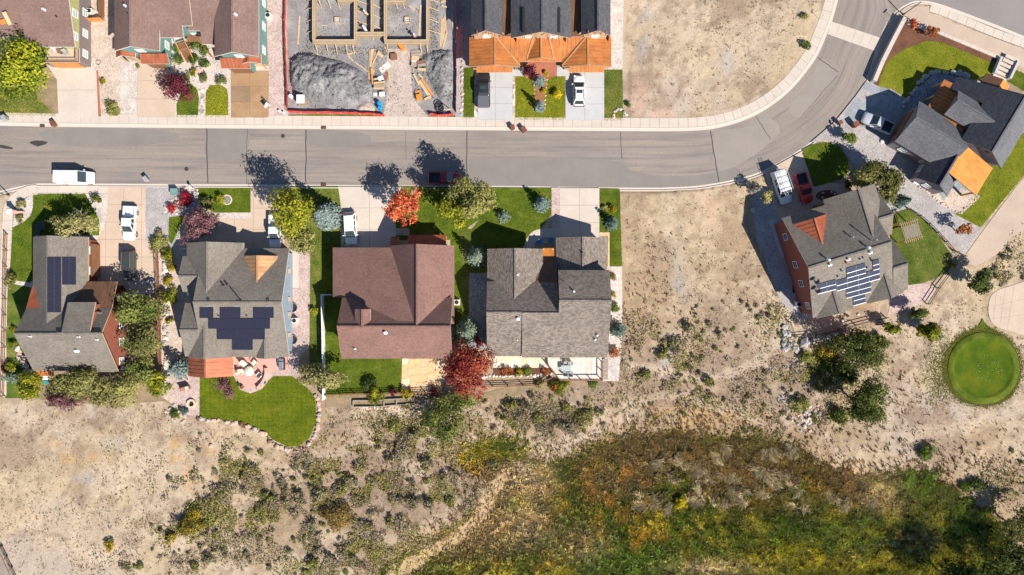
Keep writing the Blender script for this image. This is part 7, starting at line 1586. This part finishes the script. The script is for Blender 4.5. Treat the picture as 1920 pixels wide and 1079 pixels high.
for x, y, lb in ((965,131,'black mailbox post on the concrete step'), (1568,240,'black mailbox cluster at the kerb of the gravel yard'), (363,354,'white marker post at the ruby shrubs')):
    p = at0(x, y); t = thing('mailbox', lb, 'mailbox' if 'mailbox' in lb else 'marker post', p); mb = MB(); mb.box((p.x, p.y, .5), (.1,.1,1.0)); mb.build('post', M['black' if 'black' in lb else 'white'], t); mb = MB(); mb.box((p.x, p.y, 1.1), (.22,.5,.24)); mb.build('box', M['black' if 'black' in lb else 'white'], t, bevel=.03)
for x, y, lb in ((79.5,236,'rusty storm drain grate in the kerb by the pale driveway'), (607,239.5,'rusty storm drain grate in the kerb below the silt fence'), (607,347,'rusty storm drain grate in the kerb by the patchy lawn')):
    p = U(x, y); t = thing('storm_drain', lb, 'drain', (p.x, p.y, .04)); mb = MB(); mb.box((p.x, p.y, .04), (.75,.5,.05)); mb.build('frame', M['rust_brown'], t)
    for k in range(5): mb = MB(); mb.box((p.x-.28+k*.14, p.y, .075), (.06,.4,.03)); mb.build('bar', M['iron'], t)
for x, y, lb in ((349,317,'round manhole cover in the street opposite the tan driveway'), (530,255,'round manhole cover in the street below the building plot')): p = U(x, y); mb = MB(); mb.lathe([(.30,-.02),(.33,.0),(.33,.012),(.26,.012),(.25,.018),(.05,.018)], (p.x, p.y, RZ+.005), 18); solo(mb.build('manhole_cover', M['iron'], None), lb, 'manhole cover')
# ---- air conditioners and window wells
def aircon(label, px, py):
    p = at0(px, py); t = thing('air_conditioner', label, 'air conditioner', p); mb = MB(); mb.box((p.x, p.y, .06), (1.0,1.0,.12)); mb.build('pad', M['concrete_grey'], t); mb = MB(); mb.box((p.x, p.y, .55), (.8,.8,.85)); mb.build('case', M['trim'], t, bevel=.04); mb = MB(); mb.ring((p.x, p.y, .99), .3, .025, 18); mb.ring((p.x, p.y, .99), .16, .02, 14); mb.build('grille_ring', M['black'], t); mb = MB(); mb.lathe([(.28,0),(.28,.01)], (p.x, p.y, .975), 16); mb.build('fan_opening', M['black'], t); return t
aircon('air conditioner on the gravel behind the orange cedar fence', 174, 25); aircon('air conditioner beside the pale blue wall', 555, 601); aircon('round air conditioner in the gravel by the teal wall', 506, 33); aircon('air conditioner between red brown house and pale spruce', 857, 567); aircon('air conditioner at the foot of the tall red wall', 1494, 571); aircon('white heat pump by the corner of the garage house', 229, 688)
for x, y, lb in ((553,577,'arched window well nearest the air conditioner'), (553,637,'arched window well below the last blue wall window'), (1489,541,'window well at the tall red wall')):
    p = at0(x, y); t = thing('window_well', lb, 'window well', p); mb = MB(); n = 12; vs = []
    for r_ in (.55, .60):
        for z_ in (-.1, .32): vs += [(p.x-.3+r_*1.3*math.cos(a), p.y+r_*1.25*math.sin(a), z_) for a in np.linspace(-math.pi/2, math.pi/2, n)]
    mb.add(vs, [(i, i+1, n+i+1, n+i) for i in range(n-1)]+[(2*n+i, 3*n+i, 3*n+i+1, 2*n+i+1) for i in range(n-1)]+[(n+i, n+i+1, 3*n+i+1, 3*n+i) for i in range(n-1)]); mb.build('liner', M['steel'], t); mb = MB(); mb.prism([(p.x-.3+.55*1.3*math.cos(a), p.y+.55*1.25*math.sin(a)) for a in np.linspace(-math.pi/2, math.pi/2, n)], -.02, .05); mb.build('pit', M['black'], t)
# ---- stones
def rock_mesh(i, mat):
    bm = bmesh.new(); bmesh.ops.create_icosphere(bm, subdivisions=2 if i < 0 else 1, radius=.5); rg_ = np.random.default_rng(900+i)
    for v in bm.verts: v.co *= 1+rg_.uniform(-.2, .2); v.co.z *= .7
    me = bpy.data.meshes.new('rock'); bm.to_mesh(me); bm.free(); me.materials.append(M[mat]); return me
ROCK = {m_: [rock_mesh(k+j*7, m_) for k in range(4)] for j, m_ in enumerate(('rock_tan', 'rock_grey', 'rock_pink', 'flag_pale', 'rust_brown'))}
def rocks(label, cat, pts, mats, parent=None, nm='rock', z=0):
    t = thing('stone_edging' if cat == 'stone edging' else 'rock_pile', label, cat, at0(pts[0][0], pts[0][1]))
    for x, y, s in pts: q = at0(x, y); o = bpy.data.objects.new(nm, random.choice(ROCK[random.choice(mats)])); o.location = q-t.location+Vector((0,0,s*.18+z)); o.scale = (s*random.uniform(.85,1.25), s*random.uniform(.8,1.15), s*random.uniform(.7,1)); o.rotation_euler = (random.uniform(-.2,.2), random.uniform(-.2,.2), random.uniform(0,6)); link(o, t)
    return t
def along(pts, sp, s0, s1, jit=1.2):
    Q = resample(pts, max(2, int(sum(math.hypot(b[0]-a[0], b[1]-a[1]) for a, b in zip(pts, pts[1:]))/sp))); return [(x+random.uniform(-jit, jit), y+random.uniform(-jit, jit), random.uniform(s0, s1)) for x, y in Q]
rocks('row of pink boulders edging the striped lawn', 'stone edging', along(smooth_line([(374,785),(410,790),(450,796),(490,812),(515,831),(540,844),(564,842),(585,824),(597,793),(596,750),(590,740)]), 4.6, .3, .9, 2.6), ['rock_pink', 'rock_tan', 'rust_brown', 'rock_grey', 'rock_pink'])
rocks('pale stone wall between the rail fence and the golden bushes', 'stone edging', along([(308,470),(309,520),(308,580),(310,640),(312,700)], 5.5, .5, .85, 2)+along([(313,480),(313,560),(312,650)], 7, .45, .75, 2), ['flag_pale', 'rock_tan', 'rock_grey'])
rocks('tumbled pale rocks at the west corner of the garage house', 'rock pile', [(33+random.gauss(0,1.5)+22*t_, 654+46*t_+random.gauss(0,4), random.uniform(.4,.95)) for t_ in np.linspace(0,1,34)], ['flag_pale', 'rock_pink', 'rock_tan'])
rocks('grey boulder wall at the corner of the red house yard', 'rock pile', [(1471,614,.9),(1472,625,1.1),(1470,634,.9),(1478,627,1.2),(1470,644,1.0),(1478,648,1.3),(1474,655,1.1),(1485,652,1.2),(1492,655,1.4),(1482,638,1.0),(1469,655,.8),(1508,643,1.7),(1523,640,1.1),(1535,633,1.2),(1540,637,.9),(1488,645,1.0),(1553,632,1.0),(1566,629,.9)], ['rock_grey'])
rocks('scatter of pale rocks by the marsh-side brush', 'rock pile', [(1507+random.gauss(0,10), 783+random.gauss(0,12), random.uniform(.35,.8)) for _ in range(26)]+[(1530+random.gauss(0,8), 775+random.gauss(0,7), random.uniform(.3,.6)) for _ in range(10)], ['rock_pink', 'flag_pale', 'rock_grey'])
rocks('row of white stones down the shaded side of the duplex', 'stone edging', along([(866,0),(867,60),(867,120),(866.5,215)], 9, .35, .6, 1.2), ['rock_grey', 'flag_pale', 'rock_tan'])
rocks('ring of stones round the ruby shrubs', 'stone edging', along(smooth_line([(310,388),(318,378),(336,366),(350,352),(366,352),(370,368),(358,386),(340,398),(322,402),(312,398)]), 6, .35, .6), ['rock_grey', 'flag_pale', 'rock_pink'])
rocks('tan stones edging the slate house patio', 'stone edging', along([(1712,342),(1728,352),(1745,364),(1760,378),(1780,392),(1800,400),(1812,390),(1836,368)], 6, .25, .5, 2.5), ['rock_tan', 'rock_grey'])
rocks('arc of pale stones with black edging on the lawn corner', 'stone edging', along(smooth_line([(1150,220),(1152,210),(1160,205),(1168,208),(1175,217)]), 4, .3, .6, 1.5), ['flag_pale', 'rock_pink', 'rock_grey'])
rocks('white stones below the terrace planting', 'stone edging', along([(905,707),(950,705),(1000,704),(1034,702)], 6, .4, .7), ['flag_pale'])
rocks('herb bed stones at the tip of the gravel yard', 'rock pile', [(333+random.gauss(0,9), 778+random.gauss(0,8), random.uniform(.3,.65)) for _ in range(22)], ['rock_pink', 'rock_tan', 'rock_grey'])
rocks('shaded stepping boulders beside the slate house', 'rock pile', along(smooth_line([(1692,200),(1702,185),(1716,166),(1735,146),(1760,136),(1790,138),(1812,146)]), 7, .6, 1.1, 2), ['rock_grey'])
rocks('stones edging the garden path of the red mulch bed', 'stone edging', along([(981,143),(999,150),(1003,170),(1002,204),(1012,212),(1022,202),(1023,172),(1026,150)], 7, .2, .32, .4), ['flag_pale', 'rock_pink'])
rocks('white stones along the raised timber bed', 'stone edging', along([(668,763),(710,766),(760,767),(780,760)], 6, .25, .5), ['flag_pale', 'rock_pink'])
for x, y, s, m_, lb in ((396,836,.7,'rock_pink','lone pink boulder on the dry slope'), (1513,625,.5,'flag_pale','first white globe stone along the rail fence'), (1546,612,.55,'flag_pale','second white globe stone nearer the red wall'), (1579,602,.5,'flag_pale','third white globe stone nearer the shade'), (1609,590,.5,'flag_pale','white globe stone at the edge of the shade'), (1675,572,.5,'rock_grey','grey globe stone in the tree shade'), (1653,266,.8,'flag_pale','cream boulder by the corner of the paved drive'), (373,133,1.3,'rock_pink','flat pink stone between round bushes'), (1412,394,1.0,'rock_grey','grey boulder at the edge of the work van drive')):
    q = at0(x, y); o = bpy.data.objects.new('boulder', random.choice(ROCK[m_])); link(o); o.location = q+Vector((0,0,s*.2)); o.scale = (s,s*.9,s*.8 if s < 1.2 else .2); solo(o, lb, 'boulder')
# flagstone patio: irregular stones with open joints
def voronoi(poly, seeds):
    out = []
    for i, a in enumerate(seeds):
        c = [tuple(p) for p in poly]
        for j, b in enumerate(seeds):
            if i == j or not c: continue
            mx, my = (a[0]+b[0])/2, (a[1]+b[1])/2; dx, dy = b[0]-a[0], b[1]-a[1]; f = lambda q: (q[0]-mx)*dx+(q[1]-my)*dy; n_ = []
            for k in range(len(c)):
                p, q = c[k-1], c[k]; fp, fq = f(p), f(q)
                if (fp <= 0) != (fq <= 0): s_ = fp/(fp-fq); n_.append((p[0]+(q[0]-p[0])*s_, p[1]+(q[1]-p[1])*s_))
                if fq <= 0: n_.append(q)
            c = n_
        if len(c) >= 3: out.append(c)
    return out
def flagstones(name, poly, n, mats, joint, z, seed, sp=1.0, gap=.93):
    rr = random.Random(seed); W_ = [(p.x, p.y) for p in UP(poly)]; base = flat(name, M[joint], z-.03, poly); xs_ = [p[0] for p in W_]; ys_ = [p[1] for p in W_]; sd = []
    for _ in range(4000):
        if len(sd) >= n: break
        q = (rr.uniform(min(xs_), max(xs_)), rr.uniform(min(ys_), max(ys_)))
        if in_poly(np.array([q[0]]), np.array([q[1]]), W_)[0] and all(math.hypot(q[0]-a[0], q[1]-a[1]) > sp for a in sd): sd.append(q)
    for c in voronoi(W_, sd):
        cx = sum(p[0] for p in c)/len(c); cy = sum(p[1] for p in c)/len(c); c = [(cx+(p[0]-cx)*gap, cy+(p[1]-cy)*gap) for p in c]; mb = MB(); mb.prism(c, z-.05, z+rr.uniform(0, .02), bottom=False); mb.build('stone', M[rr.choice(mats)], base)
M['flag2'] = rough_mat('ochre_sandstone', (.62,.40,.20), .12, 5, .9, .85, .012); M['flag3'] = rough_mat('cream_sandstone', (.64,.50,.34), .12, 5, .9, .85, .012)
flagstones('patio', [(754,662),(835,665),(834,700),(828,735),(800,738),(775,739),(752,733)], 40, ['flag','flag','flag2','flag3'], 'sand', .06, 3, .95)
flagstones('stepping_path', [(167,455),(181,455),(180,540),(167,540)], 14, ['flag','flag3'], 'gravel_tan', .09, 4, .7)
flagstones('terrace', [(928,664),(1034,664),(1030,690),(928,690)], 40, ['flag_pale','flag3'], 'gravel_pale', .06, 6, .7)
# ---- stone retaining walls round the slate house lawn
def stone_wall(label, pts, h, w=.5, L=1.5, mat='concrete_grey', cap='concrete'):
    P = [at0(*p) for p in pts]; t = thing('retaining_wall', label, 'wall', P[0])
    for a, b in zip(P, P[1:]):
        n = max(1, round((b-a).length/L))
        for i in range(n): q0, q1 = a.lerp(b, (i+.01)/n), a.lerp(b, (i+.99)/n); mb = MB(); mb.beam(q0+Vector((0,0,h/2-.1)), q1+Vector((0,0,h/2-.1)), w, h+.2); mb.build('block', M[mat], t); mb = MB(); mb.beam(q0+Vector((0,0,h+.04)), q1+Vector((0,0,h+.04)), w+.12, .1); mb.build('cap_stone', M[cap], t)
    return t
stone_wall('tall capped retaining wall above the street bend', [(1690,38),(1668,80),(1648,120),(1633,156)], 1.1); stone_wall('capped wall on the junction side of the dark mulch', [(1690,38),(1714,48),(1740,57)], .7); stone_wall('low stone kerb behind the mulch bed', [(1752,60),(1800,80),(1850,101),(1873,111)], .25, .35)
t = thing('stone_stair', 'pale stone stair leading up to the slate house', 'stair', at0(1885,125))
for i in range(7): q = at0(1893-i*4.2, 112+i*7); mb = MB(); mb.box((q.x, q.y, .55-.07*i), (2.2,.5,.14), R(-24)); mb.build('step', M['concrete'], t)
for a, b in (((1872,110),(1860,140)), ((1903,118),(1888,150))): mb = MB(); mb.beam(at0(*a)+Vector((0,0,.4)), at0(*b)+Vector((0,0,.4)), .35, .9); mb.build('cheek_wall', M['concrete_grey'], t)
# ---- raised timber beds
t = thing('raised_bed', 'raised timber beds with pale posts below the rail fence', 'planter', at0(665,760))
for a, b in (((663,752),(663,763)), ((663,763),(720,762)), ((720,752),(721,762)), ((744,749),(744,761)), ((721,761),(778,757)), ((663,751),(720,750)), ((721,749),(778,746))): mb = MB(); mb.beam(at0(*a)+Vector((0,0,.2)), at0(*b)+Vector((0,0,.2)), .14, .5); mb.build('timber', M['wood_grey'], t)
# ---- pergola on the red walled house
p = at0(1690,436); t = thing('pergola', 'wooden pergola with overhanging rafters at the red walled house', 'pergola', p, None, R(17.2)); t.scale = (.78, .78, .92)
for x in (-1.5, 1.5):
    for y in (-1.7, 1.7): mb = MB(); mb.box((x, y, 1.3), (.16,.16,2.6)); mb.build('post', M['trim_tan'], t, local=True)
for y in (-1.7, 1.7): mb = MB(); mb.beam((-1.9, y, 2.66), (2.0, y, 2.66), .1, .2); mb.build('beam', M['trim_tan'], t, local=True)
for i in range(9): mb = MB(); mb.beam((-1.6+i*.4, -2.1, 2.84), (-1.6+i*.4, 2.1, 2.84), .06, .16); mb.build('rafter', M['lumber'], t, local=True)
for i in range(12): mb = MB(); mb.beam((-1.5, -1.2+i*.21, 2.96), (1.45, -1.2+i*.21, 2.96), .12, .04); mb.build('slat', M['wood_grey'], t, local=True)
# ---- garden furniture
def chair(label, px, py, rz, mat, h=.42, arm=True, nm='garden_chair', group=None, z=0, seat='cloth'):
    p = at0(px, py); t = thing(nm, label, 'chair', p+Vector((0,0,z)), group, rz); mb = MB(); mb.box((0,0,h), (.62,.62,.12)); mb.build('seat', M[seat], t, local=True, bevel=.03); mb = MB(); mb.box((-.32,0,h+.32), (.1,.62,.6), tilt=Matrix.Rotation(-.2, 3, 'Y')); mb.build('backrest', M[seat], t, local=True, bevel=.03)
    for x in (-.27,.27):
        for y in (-.27,.27): mb = MB(); mb.tube((x,y,0), (x,y,h), .022, n=6); mb.build('leg', M[mat], t, local=True)
    if arm:
        for y in (-.34,.34): mb = MB(); mb.box((0,y,h+.24), (.58,.07,.04)); mb.build('armrest', M[mat], t, local=True)
    return t
def rtable(label, px, py, r, mat, h=.72, z=0, cloth=False):
    p = at0(px, py)+Vector((0,0,z)); t = thing('round_table', label, 'table', p); mb = MB(); mb.lathe([(r,0),(r,.04),(r*.95,.05)], (p.x,p.y,p.z+h), 20); mb.build('tabletop', M[mat], t); mb = MB(); mb.tube((p.x,p.y,p.z), (p.x,p.y,p.z+h), .05, n=8); mb.tube((p.x,p.y,p.z), (p.x,p.y,p.z+.04), .3, n=12); mb.build('pedestal', M['iron'], t)
    if cloth: mb = MB(); mb.lathe([(r*1.1,-.28),(r*1.06,-.02),(r*1.02,.055),(r*.2,.08),(.05,.12)], (p.x,p.y,p.z+h), 24); mb.build('cover', M['cloth'], t, smooth=True)
    return t
rtable('round covered table on the pink patio', 470, 695, .72, 'cloth', cloth=True, z=.05)
for i, (x, y, rz, lb) in enumerate(((454,697,.1,'cream armchair nearest the copper roof'), (460,682,-.7,'cream armchair at the house side of the covered table'), (480,681,-2.3,'cream armchair turned toward the seat wall'), (488,703,2.4,'cream armchair half in the seat wall shade'))): chair(lb, x, y, rz, 'wood_grey', nm='armchair', z=.05).scale = (1.3, 1.3, 1.1)
t = thing('seat_wall', 'curved stone seat wall round the pink patio', 'seat wall', at0(500,690)); arc = smooth_line([(500,690),(501,700),(497,712),(490,722),(485,727)], 3)
for a, b in zip(arc, arc[1:]): mb = MB(); A, B = at0(*a), at0(*b); mb.beam(A+Vector((0,0,.3)), A.lerp(B,.97)+Vector((0,0,.3)), .4, .65); mb.build('block', M['rock_pink'], t)
for x, y, lb in ((455,726,'terracotta planter box at the west end of the patio'), (485,725,'terracotta planter box beside the seat wall')):
    p = at0(x, y); t = thing('planter', lb, 'planter', p, None, .5); mb = MB(); mb.box((0,0,.25), (.5,.5,.5)); mb.build('box', M['terracotta'], t, local=True, bevel=.02); mb = MB(); mb.box((0,0,.51), (.4,.4,.03)); mb.build('soil', M['mulch'], t, local=True)
for x, y, lb in ((450,722,'small potted herb by the terracotta planter'), (491,722,'potted plant on the stone border'), (498,717,'blue flower pot on the stone border')):
    p = at0(x, y); t = thing('flower_pot', lb, 'flower pot', p); mb = MB(); mb.lathe([(.12,0),(.18,.3),(.2,.32)], (p.x,p.y,p.z+.05), 12); mb.build('pot', M['blue' if 'blue' in lb else 'iron'], t); crown_mesh('plant', .24, .24, .2, .45, 60, .12, F['green'], np.random.default_rng(int(x)), 4, parent=t)
p = at0(531,683); t = thing('barbecue', 'large black and steel barbecue at the patio edge', 'barbecue', p); mb = MB(); mb.box((p.x,p.y,.5), (.75,1.7,.85)); mb.build('cart', M['black'], t, bevel=.03); mb = MB(); mb.box((p.x+.02,p.y,1.02), (.7,1.0,.25)); mb.build('hood', M['steel'], t, bevel=.08)
for k in (-1,1): mb = MB(); mb.box((p.x,p.y+k*.72,.95), (.65,.35,.04)); mb.build('side_shelf', M['steel'], t)
p = at0(525,679); t = thing('lounge_chair', 'white slatted lounge chair beside the barbecue', 'chair', p, None, R(90))
for k in range(8): mb = MB(); mb.box((-.6+k*.17,0,.32), (.13,.6,.03)); mb.build('slat', M['white'], t, local=True)
for x in (-.6,.6):
    for y in (-.28,.28): mb = MB(); mb.box((x,y,.16), (.05,.05,.32)); mb.build('leg', M['white'], t, local=True)
# fire ring and bench on the gravel yard
p = at0(360,757); t = thing('fire_pit', 'stone fire ring on the gravel yard', 'fire pit', p)
for k in range(10): a = k*.628; mb = MB(); mb.box((p.x+.55*math.cos(a), p.y+.55*math.sin(a), .18), (.3,.36,.36), a); mb.build('stone', M['flag3'], t)
mb = MB(); mb.lathe([(.42,0),(.42,.06)], (p.x,p.y,0), 12); mb.build('ash_bed', M['black'], t)
p = at0(349,728); t = thing('garden_bench', 'wooden bench with cushions facing the fire ring', 'bench', p, None, .25); mb = MB(); mb.box((0,0,.42), (1.5,.5,.06)); mb.build('seat', M['wood'], t, local=True); mb = MB(); mb.box((0,.26,.72), (1.5,.06,.55)); mb.build('backrest', M['wood'], t, local=True)
for x in (-.68,.68): mb = MB(); mb.box((x,0,.3), (.08,.5,.6)); mb.build('side', M['wood'], t, local=True)
for x in (-.35,.35): mb = MB(); mb.box((x,0,.5), (.6,.42,.1)); mb.build('cushion', M['terracotta' if x < 0 else 'cloth'], t, local=True, bevel=.03)
# terrace deck of the taupe house
t = thing('terrace_deck', 'pale raised deck with a brown rail behind the taupe house', 'deck', at0(1085,690)); Z0 = .75
def Dk(px, py, z=Z0): return U(px, py, z)
dp = [Dk(1026,664), Dk(1128,664), Dk(1128,712), Dk(1050,712), Dk(1028,684)]; mb = MB(); mb.prism(dp, 0, Z0-.05); mb.build('skirt', M['wood'], t)
for i in range(10):
    for j in range(5):
        c = clip_rect([(p.x, p.y) for p in dp], dp[0].x+i*.86+.01, dp[3].y+j*.81+.01, dp[0].x+(i+1)*.86-.01, dp[3].y+(j+1)*.81-.01)
        if c: mb = MB(); mb.prism(c, Z0-.05, Z0+random.uniform(0,.008), bottom=False); mb.build('tile', M['flag_pale'], t)
for a, b in ((dp[1]+Vector((0,-1.2,0)), dp[2]), (dp[2], dp[3]), (dp[3], dp[4])):
    mb = MB(); mb.beam(a+Vector((0,0,1.0)), b+Vector((0,0,1.0)), .14, .08); mb.build('handrail', M['wood'], t); mb = MB(); mb.beam(a+Vector((0,0,.12)), b+Vector((0,0,.12)), .06, .06); mb.build('bottom_rail', M['wood'], t); n = max(1, round((b-a).length/1.7))
    for i in range(n+1): q = a.lerp(b, i/n); mb = MB(); mb.box((q.x,q.y,Z0+.5), (.12,.12,1.0)); mb.build('post', M['wood'], t)
for i in range(5): q = at0(1134, 676+i*8); mb = MB(); mb.box((q.x,q.y,.62-.12*i), (.9,.62,.1)); mb.build('step', M['wood_grey'], t)
p = at0(1060,689); t = thing('patio_table', 'glass topped table on the raised deck', 'table', p+Vector((0,0,Z0))); mb = MB(); mb.box((p.x,p.y,Z0+.72), (1.5,.9,.03)); mb.build('tabletop', M['glass_pale'], t, bevel=.01)
for x in (-.65,.65):
    for y in (-.36,.36): mb = MB(); mb.tube((p.x+x,p.y+y,Z0), (p.x+x,p.y+y,Z0+.71), .03, n=6); mb.build('leg', M['steel'], t)
for x, y, rz, lb in ((1060,680.5,-1.57,'grey chair on the house side of the glass table'), (1069,681,-1.57,'grey chair on the house side beside the first'), (1059,699,1.57,'dark chair on the rail side of the glass table'), (1069,700,1.57,'dark chair on the rail side beside the first')): chair(lb, x, y, rz, 'steel', z=Z0, seat='bin_grey')
# blue chairs in the entry court, small pot between
for x, y, rz, lb in ((1011,455,-.9,'blue slatted chair at the curved entry walk'), (1032,452,-2.1,'blue slatted chair nearer the garage wall')): chair(lb, x, y, rz, 'blue', nm='slatted_chair', seat='blue')
rtable('small round table between the two blue chairs', 1022, 455, .3, 'rock_tan', .45)
# balcony furniture
for x, y, lb, st_ in ((106,97.5,'pink cushioned lounge on the balcony','pinkcloth'), (126,101,'grey armchair on the balcony','bin_grey')): q = U(x, y, 3.2); c_ = chair(lb, x, y, -1.2, 'wood_grey', seat=st_); c_.location = (q.x, q.y, 3.14)
q = U(115, 98, 3.2); c_ = rtable('round brown table on the balcony', 115, 98, .38, 'wood', .6); c_.location = (q.x, q.y, 3.14)
# kayak, tricycle, hose ring, white table
p = at0(266,596); t = thing('kayak', 'turquoise kayak lying in the shaded yard', 'kayak', p, None, 1.5); mb = MB(); n = 12; vs = []; k_ = 10
for i in range(n+1):
    x = -1.5+3*i/n; w = .36*max(.04, (1-(x/1.5)**2))**.6
    for j in range(k_): a = 2*math.pi*j/k_; vs.append((x, w*math.cos(a), .2+.17*math.sin(a)+.08*(x/1.5)**2))
mb.add(vs, [(i*k_+j, i*k_+(j+1) % k_, (i+1)*k_+(j+1) % k_, (i+1)*k_+j) for i in range(n) for j in range(k_)]); mb.build('hull', M['turq'], t, local=True, smooth=True); mb = MB(); mb.lathe([(.26,.0),(.28,.03),(.2,.03)], (0,0,.36), 14); mb.build('cockpit', M['black'], t, local=True)
p = at0(283,527); t = thing('tricycle', 'blue and yellow ride-on toy on the tan driveway', 'toy', p, None, .2); mb = MB(); mb.box((0,0,.4), (1.3,.4,.25)); mb.build('body', M['bin_blue'], t, local=True, bevel=.08); mb = MB(); mb.box((.05,0,.6), (.35,.34,.18)); mb.build('seat', M['gold_paint'] if 'gold_paint' in M else M['orange'], t, local=True, bevel=.05)
for x, y in ((-.5,-.25),(-.5,.25),(.55,0)): mb = MB(); mb.tube((x,y-.06,.22), (x,y+.06,.22), .22, n=12); mb.build('wheel', M['black'], t, local=True)
p = at0(186,119); mb = MB(); mb.ring((p.x,p.y,.1), .36, .07, 20); mb.ring((p.x,p.y,.2), .36, .06, 20); solo(mb.build('hose_ring', M['bin_grey'], None, smooth=True), 'grey coiled hose ring on the tan gravel', 'hose')
p = at0(90,706); t = thing('garden_table', 'white square table behind the garage house', 'table', p); mb = MB(); mb.box((p.x,p.y,.72), (.95,.95,.05)); mb.build('tabletop', M['white'], t, bevel=.02)
for x in (-.4,.4):
    for y in (-.4,.4): mb = MB(); mb.box((p.x+x,p.y+y,.35), (.06,.06,.7)); mb.build('leg', M['white'], t)
p = at0(551,543); crate('log_store', 'orange wooden log store on the blue house wall', 'log store', 544, 544, (.7,1.0,1.0), 0, 'wood_orange'); crate('bench_box', 'low tan bench box at the teal duplex garage', 'bench box', 484, 121, (2.4,.7,.45), 0, 'trim_tan'); crate('meter_box', 'white meter box on the wall of the slate house', 'meter box', 1716, 343, (.9,.55,.5), -.5, 'white')
# dark oval bed with ornaments in the shade of the red walled house
t = thing('garden_bed', 'dark oval planting bed with pale ornaments by the shaded walk', 'planting bed', at0(1550,367)); P = [at0(1550+21*math.cos(a)*.97, 367+10*math.sin(a)) for a in np.linspace(0, 2*math.pi, 20, endpoint=False)]; mb = MB(); mb.prism(P, -.05, .2); mb.build('soil', M['mulch'], t)
for x, y in ((1541,363),(1557,362),(1563,365),(1540,372)): q = at0(x, y); mb = MB(); mb.lathe([(.14,0),(.2,.2),(.1,.42)], (q.x,q.y,.2), 10); mb.build('ornament', M['rock_grey'], t)
# round stone ring with paving on the front lawn
p = at0(426,375); t = thing('stone_ring', 'round paved ring with pale edging on the front lawn', 'stone ring', p)
for k in range(16): a = k*2*math.pi/16; mb = MB(); mb.box((p.x+.72*math.cos(a), p.y+.72*math.sin(a), .06), (.16,.27,.16), a); mb.build('stone', M['flag3'], t)
mb = MB(); mb.lathe([(.64,.0),(.64,.05)], (p.x,p.y,0.0), 20); mb.build('gravel_bed', M['gravel_blue'], t)
# ---- golf tee and cart pad, bridge on the trail
t = flat('golf_tee', M['lawn'], .015, [(1843+66*math.cos(a), 690+66*math.sin(a)) for a in np.linspace(0, 2*math.pi, 48, endpoint=False)])
p = U(1843,690); mb = MB(); prof = [(5.7,-.1),(5.65,.10),(5.45,.20),(4.95,.26),(4.7,.30),(4.45,.16),(4.2,.12),(2,.13),(.05,.14)]; n = 56; vs = []
for r_, z_ in prof: vs += [(p.x+r_*math.cos(2*math.pi*i/n), p.y+r_*math.sin(2*math.pi*i/n), z_) for i in range(n)]
mb.add(vs, [(j*n+i, j*n+(i+1) % n, (j+1)*n+(i+1) % n, (j+1)*n+i) for j in range(len(prof)-1) for i in range(n)], 0)
for i, f in enumerate(mb.f): mb.m[i] = 1 if i//n <= 3 else 0
mb.build('turf', [M['lawn_lush2'], M['lawn']], t, smooth=True)
mb = MB(); mb.ring((p.x,p.y,-.03), 5.76, .12, 56); mb.build('drip_edge', M['mulch'], t, smooth=True)
for i in range(26):
    q = Vector((p.x+random.gauss(.2,1.2), p.y+random.gauss(-.1,1.1), .17)); mb = MB(); mb.tube(q, q+Vector((random.uniform(-.05,.05),random.uniform(-.05,.05),.02)), .035, .02, 5); mb.build('broken_tee', M['white'], t)
for i, a in enumerate(((1868,548,1862,600),(1885,541,1874,614),(1902,534,1888,618),(1862,575,1925,560),(1860,598,1925,590))): strip('joint', M['sand'], [(a[0],a[1]), ((a[0]+a[2])/2,(a[1]+a[3])/2), (a[2],a[3])], .05, .06, None)['kind'] = 'structure'
t = thing('footbridge', 'weathered plank footbridge with dark rails on the trail', 'footbridge', at0(10,1060)); A = Vector((*at0(-6,1030)[:2], .0)); B = Vector((*at0(22,1090)[:2], .0)); d = (B-A).normalized(); nn = Vector((-d.y, d.x, 0))
for i in range(24): q = A.lerp(B, i/23); mb = MB(); mb.beam(q-nn*1.15+Vector((0,0,.3)), q+nn*1.15+Vector((0,0,.3)), .21, .06); mb.build('plank', M['wood_grey'], t)
for s in (-1, 1):
    for i in range(4): q = A.lerp(B, i/3)+nn*s*1.2; mb = MB(); mb.box((q.x,q.y,.75), (.1,.1,1.1)); mb.build('post', M['wood'], t)
    for z in (.75,1.25): mb = MB(); mb.beam(A+nn*s*1.2+Vector((0,0,z)), B+nn*s*1.2+Vector((0,0,z)), .06, .09); mb.build('rail', M['wood'], t)
